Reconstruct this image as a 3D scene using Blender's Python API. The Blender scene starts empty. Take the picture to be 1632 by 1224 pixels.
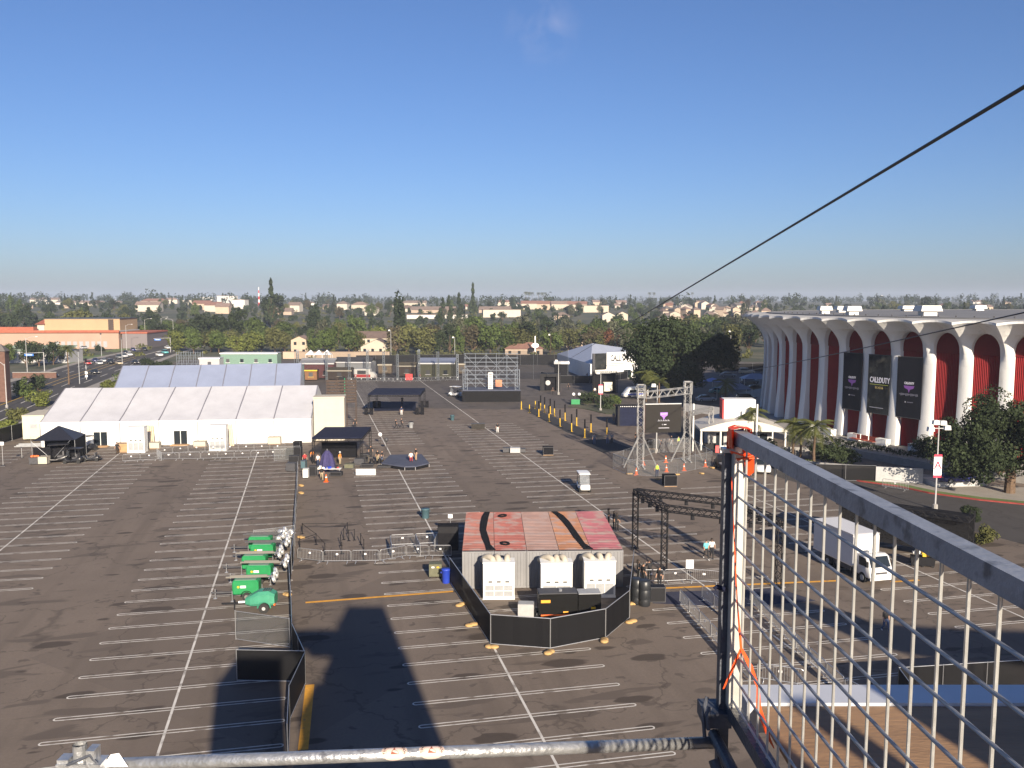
import bpy, bmesh, math, random
from math import sin, cos, pi, radians, atan, atan2, hypot, sqrt
from mathutils import Vector, Matrix, noise
random.seed(11)
sc = bpy.context.scene
COL = sc.collection
# ------------------------------------------------------------------ camera, sky, sun, exposure
F, HOR, H = 1369.0, 478.0, 22.0
PITCH = atan((612 - HOR) / F)
cd = bpy.data.cameras.new('camera'); cam = bpy.data.objects.new('camera', cd); COL.objects.link(cam)
cam.location = (0, 0, H); cam.rotation_euler = (pi / 2 - PITCH, 0, 0)
cd.sensor_width = 36; cd.lens = 36 * F / 1632; cd.clip_start = 0.1; cd.clip_end = 20000
sc.camera = cam
SUN_AZ, SUN_EL = 16.5, 20.5          # sun stands behind the camera, 16 degrees to its right
world = bpy.data.worlds.new('World'); sc.world = world; world.use_nodes = True
wn = world.node_tree.nodes; wl = world.node_tree.links
wn.clear()
sky = wn.new('ShaderNodeTexSky'); sky.sky_type = 'NISHITA'; sky.sun_disc = False
sky.sun_elevation = radians(SUN_EL); sky.sun_rotation = radians(180 - SUN_AZ)
sky.altitude = 0; sky.air_density = 1.0; sky.dust_density = 0.8; sky.ozone_density = 6.0
bgd = wn.new('ShaderNodeBackground'); bgd.inputs[1].default_value = 0.0525
wo = wn.new('ShaderNodeOutputWorld')
# one wisp of high cloud, fixed to its direction in the sky
tc = wn.new('ShaderNodeTexCoord')
dp = wn.new('ShaderNodeVectorMath'); dp.operation = 'DISTANCE'
wl.new(tc.outputs['Generated'], dp.inputs[0])
_d = Vector((49 / F, cos(PITCH) + 567 / F * sin(PITCH), -sin(PITCH) + 567 / F * cos(PITCH))).normalized()
dp.inputs[1].default_value = _d
cn = wn.new('ShaderNodeTexNoise'); cn.inputs['Scale'].default_value = 26; cn.inputs['Detail'].default_value = 6
cn.inputs['Distortion'].default_value = 0.5
wl.new(tc.outputs['Generated'], cn.inputs['Vector'])
r1 = wn.new('ShaderNodeMapRange'); r1.inputs[1].default_value = 0.045; r1.inputs[2].default_value = 0.004
wl.new(dp.outputs['Value'], r1.inputs[0])
r2 = wn.new('ShaderNodeMapRange'); r2.inputs[1].default_value = 0.47; r2.inputs[2].default_value = 0.75
r2.inputs[4].default_value = 0.34
wl.new(cn.outputs[0], r2.inputs[0])
mu = wn.new('ShaderNodeMath'); mu.operation = 'MULTIPLY'
wl.new(r1.outputs[0], mu.inputs[0]); wl.new(r2.outputs[0], mu.inputs[1])
mc = wn.new('ShaderNodeMix'); mc.data_type = 'RGBA'
wl.new(mu.outputs[0], mc.inputs[0]); wl.new(sky.outputs[0], mc.inputs[6]); mc.inputs[7].default_value = (5.2, 5.6, 6.6, 1)
wb = wn.new('ShaderNodeVectorMath'); wb.operation = 'MULTIPLY'; wb.inputs[1].default_value = (1.0, .945, 1.06)   # camera white balance
wl.new(mc.outputs[2], wb.inputs[0]); wl.new(wb.outputs[0], bgd.inputs[0]); wl.new(bgd.outputs[0], wo.inputs[0])
sd = bpy.data.lights.new('sun', 'SUN'); sun = bpy.data.objects.new('sun', sd); COL.objects.link(sun)
sd.energy = 5.0; sd.angle = radians(0.53); sd.color = (1.0, 0.86, 0.68)
_s = Vector((sin(radians(SUN_AZ)) * cos(radians(SUN_EL)), -cos(radians(SUN_AZ)) * cos(radians(SUN_EL)), sin(radians(SUN_EL))))
sun.rotation_euler = _s.to_track_quat('Z', 'Y').to_euler(); sun.location = (0, 0, 200)
sc.view_settings.view_transform = 'Standard'; sc.view_settings.look = 'None'
sc.view_settings.exposure = 1.1; sc.view_settings.gamma = 1.0; sc.view_settings.use_curve_mapping = False
sc.render.engine = 'CYCLES'
sc.cycles.max_bounces = 6; sc.cycles.transparent_max_bounces = 24; sc.cycles.volume_bounces = 0
sc.cycles.use_denoising = True

# ------------------------------------------------------------------ helpers
def ray(px, py):
    u = (px - 816) / F; v = (612 - py) / F
    return Vector((u, cos(PITCH) + v * sin(PITCH), -sin(PITCH) + v * cos(PITCH)))
def G(px, py, z=0.0):                       # ground point (level z) seen at that spot of the picture
    d = ray(px, py); t = (z - H) / d.z
    return Vector((d.x * t, d.y * t, z))
def AT(px, py, Y):                          # point at forward distance Y
    d = ray(px, py); t = Y / d.y
    return Vector((d.x * t, Y, H + d.z * t))
def terr(x, y):                             # rolling land beyond the parking lot
    d = hypot(x, y)
    def ss(a, b, t):
        t = min(1, max(0, (t - a) / (b - a))); return t * t * (3 - 2 * t)
    z = 12.0 * ss(380, 900, d) + 5.0 * ss(900, 2200, d)
    z += ss(450, 1000, d) * 2.2 * noise.noise(Vector((x * .0021, y * .0021, 3.1)))
    z += ss(500, 900, d) * 2.5 * ss(-100, -500, x)
    return z
def T(px, py):                              # where that ray meets the land
    d = ray(px, py); d = d / d.y; y = 150.0
    while y < 4000:
        q = d * y
        if H + q.z <= terr(q.x, q.y): break
        y += 4
    return Vector((q.x, q.y, terr(q.x, q.y)))
class MB:
    def __init__(s): s.v = []; s.f = []; s.mi = []
    def add(s, vs, fs, m=0):
        o = len(s.v); s.v += [tuple(v) for v in vs]
        for f in fs: s.f.append(tuple(i + o for i in f)); s.mi.append(m)
        return s
    def box(s, x0, x1, y0, y1, z0, z1, m=0, rz=0, c=None, tx=1, ty=1):
        cx, cy = (x0 + x1) / 2, (y0 + y1) / 2
        vs = []
        for z, kx, ky in ((z0, 1, 1), (z1, tx, ty)):
            for x, y in ((x0, y0), (x1, y0), (x1, y1), (x0, y1)):
                X, Y = cx + (x - cx) * kx, cy + (y - cy) * ky
                if rz:
                    ox, oy = c if c else (cx, cy)
                    X, Y = ox + (X - ox) * cos(rz) - (Y - oy) * sin(rz), oy + (X - ox) * sin(rz) + (Y - oy) * cos(rz)
                vs.append((X, Y, z))
        return s.add(vs, [(3, 2, 1, 0), (4, 5, 6, 7), (0, 1, 5, 4), (1, 2, 6, 5), (2, 3, 7, 6), (3, 0, 4, 7)], m)
    def quad(s, a, b, c, d, m=0): return s.add([a, b, c, d], [(0, 1, 2, 3)], m)
    def bar(s, a, b, w, h, m=0, up=(0, 0, 1)):          # rectangular bar
        a, b = Vector(a), Vector(b); t = (b - a).normalized(); up = Vector(up)
        if abs(t.dot(up)) > .98: up = Vector((1, 0, 0))
        x = t.cross(up).normalized() * w / 2; y = x.cross(t).normalized() * h / 2
        vs = [p + i * x + j * y for p in (a, b) for i, j in ((-1, -1), (1, -1), (1, 1), (-1, 1))]
        return s.add(vs, [(0, 1, 2, 3), (7, 6, 5, 4), (4, 5, 1, 0), (5, 6, 2, 1), (6, 7, 3, 2), (7, 4, 0, 3)], m)
    def tube(s, a, b, r, n=6, m=0, r2=None, cap=True):
        a, b = Vector(a), Vector(b); t = b - a
        if t.length < 1e-6: return s
        t.normalize(); up = Vector((0, 0, 1)) if abs(t.z) < .95 else Vector((1, 0, 0))
        x = t.cross(up).normalized(); y = x.cross(t)
        r2 = r if r2 is None else r2
        vs = [a + (x * cos(2 * pi * k / n) + y * sin(2 * pi * k / n)) * r for k in range(n)]
        vs += [b + (x * cos(2 * pi * k / n) + y * sin(2 * pi * k / n)) * r2 for k in range(n)]
        fs = [((k + 1) % n, k, n + k, n + (k + 1) % n) for k in range(n)]
        if cap: fs += [tuple(range(n)), tuple(range(2 * n - 1, n - 1, -1))]
        return s.add(vs, fs, m)
    def path(s, pts, r, n=6, m=0):
        pts = [Vector(p) for p in pts]
        rs = r if isinstance(r, (list, tuple)) else [r] * len(pts)
        vs = []; prev = None
        for i, p in enumerate(pts):
            t = (pts[min(i + 1, len(pts) - 1)] - pts[max(i - 1, 0)]).normalized()
            if prev is None:
                up = Vector((0, 0, 1)) if abs(t.z) < .9 else Vector((1, 0, 0))
                x = t.cross(up).normalized()
            else:
                x = (prev - t * prev.dot(t)).normalized()
            prev = x; y = t.cross(x)
            vs += [p + (x * cos(2 * pi * k / n) + y * sin(2 * pi * k / n)) * rs[i] for k in range(n)]
        fs = []
        for i in range(len(pts) - 1):
            for k in range(n): fs.append((i * n + k, i * n + (k + 1) % n, (i + 1) * n + (k + 1) % n, (i + 1) * n + k))
        fs += [tuple(range(n - 1, -1, -1)), tuple(range((len(pts) - 1) * n, len(pts) * n))]
        return s.add(vs, fs, m)
    def prism(s, pts, z0, z1, m=0):                     # plan polygon (ccw) pulled up
        n = len(pts)
        vs = [(p[0], p[1], z0) for p in pts] + [(p[0], p[1], z1) for p in pts]
        return s.add(vs, [tuple(range(n - 1, -1, -1)), tuple(range(n, 2 * n))] + [(k, (k + 1) % n, n + (k + 1) % n, n + k) for k in range(n)], m)
    def side(s, pts, y0, y1, m=0):                      # outline in x-z (ccw) pulled along y
        n = len(pts)
        vs = [(p[0], y0, p[1]) for p in pts] + [(p[0], y1, p[1]) for p in pts]
        return s.add(vs, [tuple(range(n)), tuple(range(2 * n - 1, n - 1, -1))] + [((k + 1) % n, k, n + k, n + (k + 1) % n) for k in range(n)], m)
    def lathe(s, prof, n=12, c=(0, 0, 0), m=0):
        vs = []
        for r, z in prof: vs += [(c[0] + r * cos(2 * pi * k / n), c[1] + r * sin(2 * pi * k / n), c[2] + z) for k in range(n)]
        fs = []
        for i in range(len(prof) - 1):
            for k in range(n): fs.append((i * n + k, i * n + (k + 1) % n, (i + 1) * n + (k + 1) % n, (i + 1) * n + k))
        fs += [tuple(range(n - 1, -1, -1)), tuple(range((len(prof) - 1) * n, len(prof) * n))]
        return s.add(vs, fs, m)
    def ball(s, c, r, n=8, m=0, sz=1.0):
        return s.lathe([(max(.001, r * sin(pi * i / 6)), -r * sz * cos(pi * i / 6)) for i in range(7)], n, c, m)
    def wheel(s, c, r, w, m=0, n=14, ax='y'):
        a = Vector(c); d = Vector((0, w / 2, 0)) if ax == 'y' else Vector((w / 2, 0, 0))
        return s.tube(a - d, a + d, r, n, m)
    def truss(s, a, b, w, step=None, r=.025, rd=.014, m=0, up=(0, 0, 1)):
        a, b = Vector(a), Vector(b); t = (b - a); L = t.length; t.normalize(); up = Vector(up)
        if abs(t.dot(up)) > .9: up = Vector((0, 1, 0))
        x = t.cross(up).normalized() * w / 2; y = x.cross(t).normalized() * w / 2
        cs = [-x - y, x - y, x + y, -x + y]
        for c in cs: s.tube(a + c, b + c, r, 5, m)
        n = max(1, round(L / (step or w)))
        for i in range(n + 1):
            q = a + t * (L * i / n)
            for k in range(4): 
                if i in (0, n): s.tube(q + cs[k], q + cs[(k + 1) % 4], rd, 4, m, cap=False)
                if i < n:
                    q2 = a + t * (L * (i + 1) / n); k2 = (k + 1) % 4
                    A, B = (cs[k], cs[k2]) if i % 2 else (cs[k2], cs[k])
                    s.tube(q + A, q2 + B, rd, 4, m, cap=False)
        return s
    def mesh(s, name, mats, smooth=False):
        me = bpy.data.meshes.new(name); me.from_pydata(s.v, [], s.f)
        for mm in (mats if isinstance(mats, (list, tuple)) else [mats]): me.materials.append(mm)
        if any(s.mi): me.polygons.foreach_set('material_index', s.mi)
        if smooth: me.polygons.foreach_set('use_smooth', [True] * len(s.f))
        me.update()
        return me
    def build(s, name, mats, parent=None, smooth=False, loc=None, rz=0):
        o = bpy.data.objects.new(name, s.mesh(name, mats, smooth)); COL.objects.link(o)
        if parent: o.parent = parent
        if loc is not None: o.location = loc
        if rz: o.rotation_euler = (0, 0, rz)
        return o
def tag(o, label, cat, group=None):
    o['label'] = label; o['category'] = cat
    if group: o['group'] = group
    return o
def thing(name, label, cat, loc=(0, 0, 0), rz=0, group=None):
    o = bpy.data.objects.new(name, None); COL.objects.link(o); o.location = loc; o.rotation_euler = (0, 0, rz)
    o.empty_display_size = .2
    return tag(o, label, cat, group)
def struct(o): o['kind'] = 'structure'; return o
KIDS = {}
def kids(o):
    return [c for c in COL.objects if c.parent is o] if o.name not in KIDS else KIDS[o.name]
def freeze(o):                              # remember a thing's parts so copying is quick
    ks = [c for c in COL.objects if c.parent is o]; KIDS[o.name] = ks
    for k in ks: KIDS[k.name] = [c for c in COL.objects if c.parent is k]
    return o
def link_copy(o, parent=None, m=None):
    c = o.copy(); COL.objects.link(c)
    if parent: c.parent = parent
    if m and o.type == 'MESH':
        for sl in c.material_slots:
            if sl.material and sl.material.name in m:
                new = m[sl.material.name]; sl.link = 'OBJECT'; sl.material = new
    for k in KIDS.get(o.name, []): link_copy(k, c, m)
    return c
_used = set()
def place(proto, loc, rz, label=None, m=None, group=None, scale=None):   # first call moves the first one itself
    if proto.name in _used or m: 
        o = link_copy(proto, None, m)
    else:
        o = proto
    _used.add(proto.name)
    o.location = loc; o.rotation_euler = (0, 0, rz)
    if scale: o.scale = scale if isinstance(scale, tuple) else (scale,) * 3
    if label: o['label'] = label
    if group: o['group'] = group
    return o
def drop(proto):                            # remove a first one that was only copied
    for k in KIDS.get(proto.name, []):
        for g in KIDS.get(k.name, []): bpy.data.objects.remove(g)
        bpy.data.objects.remove(k)
    bpy.data.objects.remove(proto)

# ------------------------------------------------------------------ materials
MATS = {}
def mat(name, col, rough=.6, metal=0, var=0, scale=3.0, bump=0, bscale=40, rnd=0, spec=.5, coords='Object', stretch=None, dirt=None, emis=0):
    if name in MATS: return MATS[name]
    m = bpy.data.materials.new(name); m.use_nodes = True; MATS[name] = m
    nt = m.node_tree; b = nt.nodes['Principled BSDF']; L = nt.links
    b.inputs['Base Color'].default_value = (*col, 1); b.inputs['Roughness'].default_value = rough
    b.inputs['Metallic'].default_value = metal; b.inputs['Specular IOR Level'].default_value = spec
    m.diffuse_color = (*col, 1)
    if emis:
        b.inputs['Emission Color'].default_value = (*col, 1); b.inputs['Emission Strength'].default_value = emis
    if var or bump or rnd or dirt:
        tcn = nt.nodes.new('ShaderNodeTexCoord'); mp = nt.nodes.new('ShaderNodeMapping')
        L.new(tcn.outputs[coords], mp.inputs[0])
        if stretch: mp.inputs['Scale'].default_value = stretch
    if var or rnd or dirt:
        n = nt.nodes.new('ShaderNodeTexNoise'); n.inputs['Scale'].default_value = scale; n.inputs['Detail'].default_value = 5
        n.inputs['Roughness'].default_value = .6
        L.new(mp.outputs[0], n.inputs['Vector'])
        r = nt.nodes.new('ShaderNodeMapRange'); r.inputs[1].default_value = .3; r.inputs[2].default_value = .7
        r.inputs[3].default_value = 1 - var; r.inputs[4].default_value = 1 + var
        L.new(n.outputs[0], r.inputs[0]); f = r.outputs[0]
        if rnd:
            oi = nt.nodes.new('ShaderNodeObjectInfo'); r3 = nt.nodes.new('ShaderNodeMapRange')
            r3.inputs[3].default_value = 1 - rnd; r3.inputs[4].default_value = 1 + rnd
            L.new(oi.outputs['Random'], r3.inputs[0])
            mm = nt.nodes.new('ShaderNodeMath'); mm.operation = 'MULTIPLY'
            L.new(f, mm.inputs[0]); L.new(r3.outputs[0], mm.inputs[1]); f = mm.outputs[0]
        vm = nt.nodes.new('ShaderNodeVectorMath'); vm.operation = 'SCALE'; vm.inputs[0].default_value = col
        L.new(f, vm.inputs['Scale']); src = vm.outputs[0]
        if dirt:                            # (colour, threshold, scale)
            n2 = nt.nodes.new('ShaderNodeTexNoise'); n2.inputs['Scale'].default_value = dirt[2]; n2.inputs['Detail'].default_value = 6
            L.new(mp.outputs[0], n2.inputs['Vector'])
            r4 = nt.nodes.new('ShaderNodeMapRange'); r4.inputs[1].default_value = dirt[1]; r4.inputs[2].default_value = dirt[1] + .15
            L.new(n2.outputs[0], r4.inputs[0])
            mx = nt.nodes.new('ShaderNodeMix'); mx.data_type = 'RGBA'
            L.new(r4.outputs[0], mx.inputs[0]); L.new(src, mx.inputs[6]); mx.inputs[7].default_value = (*dirt[0], 1); src = mx.outputs[2]
        L.new(src, b.inputs['Base Color'])
    if bump:
        nb = nt.nodes.new('ShaderNodeTexNoise'); nb.inputs['Scale'].default_value = bscale; nb.inputs['Detail'].default_value = 4
        L.new(mp.outputs[0], nb.inputs['Vector'])
        bp = nt.nodes.new('ShaderNodeBump'); bp.inputs['Strength'].default_value = bump; bp.inputs['Distance'].default_value = .05
        L.new(nb.outputs[0], bp.inputs['Height']); L.new(bp.outputs[0], b.inputs['Normal'])
    return m
def see_through(name, col, cover, rough=.7, metal=0):       # woven or linked mesh too fine to model
    m = mat(name, col, rough, metal, spec=.15); nt = m.node_tree
    b = nt.nodes['Principled BSDF']; o = nt.nodes['Material Output']
    t = nt.nodes.new('ShaderNodeBsdfTransparent'); x = nt.nodes.new('ShaderNodeMixShader'); x.inputs[0].default_value = cover
    nt.links.new(t.outputs[0], x.inputs[1]); nt.links.new(b.outputs[0], x.inputs[2]); nt.links.new(x.outputs[0], o.inputs[0])
    return m
def leafmat(name, col, var=.35):
    m = mat(name, col, .75, 0, var, .7, rnd=.22, spec=.2); nt = m.node_tree
    b = nt.nodes['Principled BSDF']; o = nt.nodes['Material Output']
    t = nt.nodes.new('ShaderNodeBsdfTranslucent'); x = nt.nodes.new('ShaderNodeMixShader'); x.inputs[0].default_value = .25
    src = b.inputs['Base Color'].links[0].from_socket
    nt.links.new(src, t.inputs[0]); nt.links.new(b.outputs[0], x.inputs[1]); nt.links.new(t.outputs[0], x.inputs[2]); nt.links.new(x.outputs[0], o.inputs[0])
    return m
WHITE = mat('white_paint', (.68, .68, .65), .55, 0, .06, 2)
WHITE2 = mat('white_vinyl', (.80, .80, .80), .5, 0, .04, .6)
BLACK = mat('black_paint', (.010, .010, .012), .6, 0, .2, 4, spec=.25)
BLACKF = mat('black_fabric', (.011, .011, .013), .95, 0, .25, 3, .3, 30, spec=.1)
DKGREY = mat('dark_grey', (.05, .05, .055), .6, 0, .2, 3)
GREY = mat('grey_paint', (.28, .29, .30), .55, 0, .12, 3)
LGREY = mat('light_grey', (.36, .36, .36), .5, 0, .1, 3)
STEEL = mat('galvanised_steel', (.48, .49, .50), .38, .75, .16, 9)
ALU = mat('bright_aluminium', (.72, .72, .72), .32, .7, .08, 8)
TYRE = mat('tyre_rubber', (.018, .018, .018), .85)
GLASS = mat('dark_glass', (.015, .02, .025), .06, 0)
CONC = mat('concrete', (.26, .25, .235), .85, 0, .15, 1.2, .2, 20)
YEL = mat('yellow_paint', (.55, .34, .02), .5, 0, .12, 4)
ORANGE = mat('orange_plastic', (.75, .13, .02), .5)
RED = mat('red_paint', (.45, .03, .03), .5, 0, .12, 3)
BLUE = mat('blue_plastic', (.02, .05, .38), .45)
NAVY = mat('navy_cloth', (.013, .016, .036), .9, 0, .25, 2, spec=.15)
WOOD = mat('plywood', (.36, .22, .11), .7, 0, .22, 1.5, .15, 20, stretch=(1, 6, 1))
CREAM = mat('cream_wall', (.44, .40, .32), .7, 0, .06, 1)
SAND = mat('sandbag_cloth', (.42, .27, .11), .9, 0, .15, 8)
SKIN = mat('skin', (.42, .24, .16), .6)
CHAIN = see_through('chain_link', (.30, .31, .32), .22, .5, .5)
CHAIN2 = see_through('chain_link_dense', (.20, .21, .21), .27, .5, .4)
SCREEN = see_through('black_wind_screen', (.007, .007, .008), .955)
DUCT = mat('duct_cloth', (.40, .36, .29), .8, 0, .12, 3)
GREEN = mat('green_enamel', (.015, .20, .065), .4, 0, .1, 2)
MINT = mat('pale_green_panel', (.13, .215, .17), .5, 0, .1, 2)
BROWN = mat('brown_bark', (.10, .065, .04), .9, 0, .3, 4, .5, 12)
HEADL = mat('lamp_lens', (.75, .75, .72), .15)
TAIL = mat('tail_lamp', (.35, .02, .015), .25)
# ------------------------------------------------------------------ ground
LOT = radians(13.3)                          # the lot's rows run 13.3 degrees left of the view
LU = Vector((-sin(LOT), cos(LOT), 0)); LW = Vector((cos(LOT), sin(LOT), 0))
def asphalt(name, col, stains=1.0):
    m = mat(name, col, .9, 0, .12, .25, coords='Object', spec=.3)
    nt = m.node_tree; L = nt.links; b = nt.nodes['Principled BSDF']
    base = b.inputs['Base Color'].links[0].from_socket
    g = nt.nodes.new('ShaderNodeNewGeometry')
    def noise_mask(scale, stretch, lo, hi, detail=4, dist=0, rot=0.0, off=0):
        mp = nt.nodes.new('ShaderNodeMapping'); mp.inputs['Scale'].default_value = stretch; mp.inputs['Rotation'].default_value = (0, 0, rot)
        mp.inputs['Location'].default_value = (off, off, 0)
        mp.vector_type = 'TEXTURE' if False else 'POINT'
        r0 = nt.nodes.new('ShaderNodeVectorRotate'); r0.rotation_type = 'Z_AXIS'; r0.inputs['Angle'].default_value = -LOT
        L.new(g.outputs['Position'], r0.inputs['Vector']); L.new(r0.outputs[0], mp.inputs[0])
        n = nt.nodes.new('ShaderNodeTexNoise'); n.inputs['Scale'].default_value = scale; n.inputs['Detail'].default_value = detail
        n.inputs['Distortion'].default_value = dist
        L.new(mp.outputs[0], n.inputs['Vector'])
        r = nt.nodes.new('ShaderNodeMapRange'); r.inputs[1].default_value = lo; r.inputs[2].default_value = hi
        L.new(n.outputs[0], r.inputs[0]); return r.outputs[0], mp
    def darken(src, fac, col, k=1.0):
        mu = nt.nodes.new('ShaderNodeMath'); mu.operation = 'MULTIPLY'; mu.inputs[1].default_value = k; L.new(fac, mu.inputs[0])
        x = nt.nodes.new('ShaderNodeMix'); x.data_type = 'RGBA'; L.new(mu.outputs[0], x.inputs[0]); L.new(src, x.inputs[6]); x.inputs[7].default_value = (*col, 1)
        return x.outputs[2]
    s = base
    f, _ = noise_mask(.045, (1, 1, 1), .35, .7, 3); s = darken(s, f, (col[0] * 1.35, col[1] * 1.33, col[2] * 1.3), .6)
    f, _ = noise_mask(.16, (1, .35, 1), .5, .75, 4); s = darken(s, f, (col[0] * .7, col[1] * .7, col[2] * .72), .6)       # long seal-coat streaks
    f, _ = noise_mask(.42, (.45, 1.5, 1), .595, .635, 4, .5); s = darken(s, f, (col[0] * .42, col[1] * .42, col[2] * .44), .6 * stains)   # oil stains along the stalls
    f, _ = noise_mask(1.1, (.6, 1, 1), .63, .67, 3, .4, 0, 31); s = darken(s, f, (col[0] * .4, col[1] * .4, col[2] * .42), .7 * stains)
    f, _ = noise_mask(6, (1, 1, 1), .3, .75, 6); s = darken(s, f, (col[0] * .75, col[1] * .75, col[2] * .76), .45)
    vp = nt.nodes.new('ShaderNodeTexVoronoi'); vp.voronoi_dimensions = '2D'; vp.inputs['Scale'].default_value = .045; vp.distance = 'CHEBYCHEV'      # old repair patches
    r0 = nt.nodes.new('ShaderNodeVectorRotate'); r0.rotation_type = 'Z_AXIS'; r0.inputs['Angle'].default_value = -LOT
    L.new(g.outputs['Position'], r0.inputs['Vector']); L.new(r0.outputs[0], vp.inputs['Vector'])
    sx_ = nt.nodes.new('ShaderNodeSeparateColor'); L.new(vp.outputs['Color'], sx_.inputs[0])
    rp_ = nt.nodes.new('ShaderNodeMapRange'); rp_.inputs[1].default_value = .72; rp_.inputs[2].default_value = .74; L.new(sx_.outputs[0], rp_.inputs[0]); s = darken(s, rp_.outputs[0], (col[0] * .78, col[1] * .78, col[2] * .79), .5)
    f, _ = noise_mask(.6, (1, .06, 1), .52, .68, 3, .2, 0, 77); s = darken(s, f, (col[0] * .72, col[1] * .71, col[2] * .70), .55)       # tyre tracks down the aisles
    mo = nt.nodes.new('ShaderNodeMapping'); mo.inputs['Scale'].default_value = (.16, .39, 1); L.new(r0.outputs[0], mo.inputs[0])      # oil drips, one or two to a stall
    no = nt.nodes.new('ShaderNodeTexNoise'); no.inputs['Scale'].default_value = 2.2; no.inputs['Detail'].default_value = 3; L.new(mo.outputs[0], no.inputs['Vector'])
    ao = nt.nodes.new('ShaderNodeVectorMath'); ao.operation = 'MULTIPLY_ADD'; ao.inputs[1].default_value = (.3, .3, 0); L.new(no.outputs['Color'], ao.inputs[0]); L.new(mo.outputs[0], ao.inputs[2])
    vo_ = nt.nodes.new('ShaderNodeTexVoronoi'); vo_.voronoi_dimensions = '2D'; vo_.inputs['Scale'].default_value = 1.0; L.new(ao.outputs[0], vo_.inputs['Vector'])
    so = nt.nodes.new('ShaderNodeSeparateColor'); L.new(vo_.outputs['Color'], so.inputs[0])
    th_ = nt.nodes.new('ShaderNodeMath'); th_.operation = 'MULTIPLY_ADD'; th_.inputs[1].default_value = .30; th_.inputs[2].default_value = -.06; L.new(so.outputs[1], th_.inputs[0])
    df = nt.nodes.new('ShaderNodeMath'); df.operation = 'SUBTRACT'; L.new(th_.outputs[0], df.inputs[0]); L.new(vo_.outputs['Distance'], df.inputs[1])
    ro = nt.nodes.new('ShaderNodeMapRange'); ro.inputs[1].default_value = 0; ro.inputs[2].default_value = .035; L.new(df.outputs[0], ro.inputs[0]); s = darken(s, ro.outputs[0], (col[0] * .38, col[1] * .37, col[2] * .37), .9 * stains)
    # cracks
    v = nt.nodes.new('ShaderNodeTexVoronoi'); v.feature = 'DISTANCE_TO_EDGE'; v.inputs['Scale'].default_value = .11
    n = nt.nodes.new('ShaderNodeTexNoise'); n.inputs['Scale'].default_value = .5; n.inputs['Detail'].default_value = 5
    L.new(g.outputs['Position'], n.inputs['Vector'])
    va = nt.nodes.new('ShaderNodeVectorMath'); va.operation = 'MULTIPLY_ADD'; va.inputs[1].default_value = (5, 5, 0)
    L.new(n.outputs['Color'], va.inputs[0]); L.new(g.outputs['Position'], va.inputs[2]); L.new(va.outputs[0], v.inputs['Vector'])
    r = nt.nodes.new('ShaderNodeMapRange'); r.inputs[1].default_value = .012; r.inputs[2].default_value = .003; L.new(v.outputs[0], r.inputs[0])
    s = darken(s, r.outputs[0], (col[0] * .36, col[1] * .36, col[2] * .36), .5)
    L.new(s, b.inputs['Base Color'])
    nb = nt.nodes.new('ShaderNodeTexNoise'); nb.inputs['Scale'].default_value = 25; nb.inputs['Detail'].default_value = 3
    L.new(g.outputs['Position'], nb.inputs['Vector'])
    bp = nt.nodes.new('ShaderNodeBump'); bp.inputs['Strength'].default_value = .25; bp.inputs['Distance'].default_value = .02
    L.new(nb.outputs[0], bp.inputs['Height']); L.new(bp.outputs[0], b.inputs['Normal'])
    return m
ASPH = asphalt('old_asphalt', (.148, .120, .098))
ASPH2 = asphalt('dark_asphalt', (.060, .056, .054), .4)
EARTH = mat('dry_earth_and_scrub', (.075, .072, .042), .95, 0, .4, .02, coords='Object', dirt=((.03, .04, .018), .44, .05))
LAWN = mat('lawn', (.09, .13, .035), .95, 0, .25, .3)
PAVE = mat('pavement_concrete', (.25, .23, .205), .9, 0, .12, .4)

ys = [-120, 0, 100, 200, 300, 380] + [380 + 40 * k for k in range(1, 32)] + [1800, 2100, 2500, 3000, 4000, 6000, 9000]
xs = [-9000, -5000, -3000, -2000, -1500] + [-1200 + 60 * k for k in range(41)] + [1500, 2000, 3000, 5000, 9000]
b = MB(); nx = len(xs)
b.v = [(x, y, terr(x, y)) for y in ys for x in xs]
b.f = [(j * nx + i, j * nx + i + 1, (j + 1) * nx + i + 1, (j + 1) * nx + i) for j in range(len(ys) - 1) for i in range(nx - 1)]
b.mi = [0] * len(b.f)
struct(b.build('ground', EARTH, smooth=True))

def sheet(pts, z): 
    b = MB(); b.add([(p[0], p[1], z) for p in pts], [tuple(range(len(pts)))]); return b
lot = sheet([(-48, -40), (150, -40), (190, 110), (190, 300), (60, 306), (-122, 318), (-105, 236), (-78, 126)], .02).build('parking_lot', ASPH)
struct(lot)
drive = sheet([G(1120, 720), G(1200, 748), G(1320, 785), G(1480, 828), G(1632, 868), (95, 70), (130, 60), (118, 95), G(1632, 804), G(1560, 797), G(1480, 786), G(1400, 765), G(1290, 740), G(1180, 705), G(1120, 680), G(1060, 650), G(1030, 660)], .024).build('drive_lane', ASPH2)
struct(drive)
ASPH3 = asphalt('dimmed_asphalt', (.092, .080, .072), .7)
struct(sheet([(-88, 168), (-40, 176), (0, 172), (40, 180), (62, 186), (96, 190), (150, 205), (150, 300), (60, 305), (-121, 316), (-105, 236)], .023).build('dimmed_far_lot', ASPH3))  # darker sheet: grazing-light dimming of the far lot put into its colour
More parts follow.
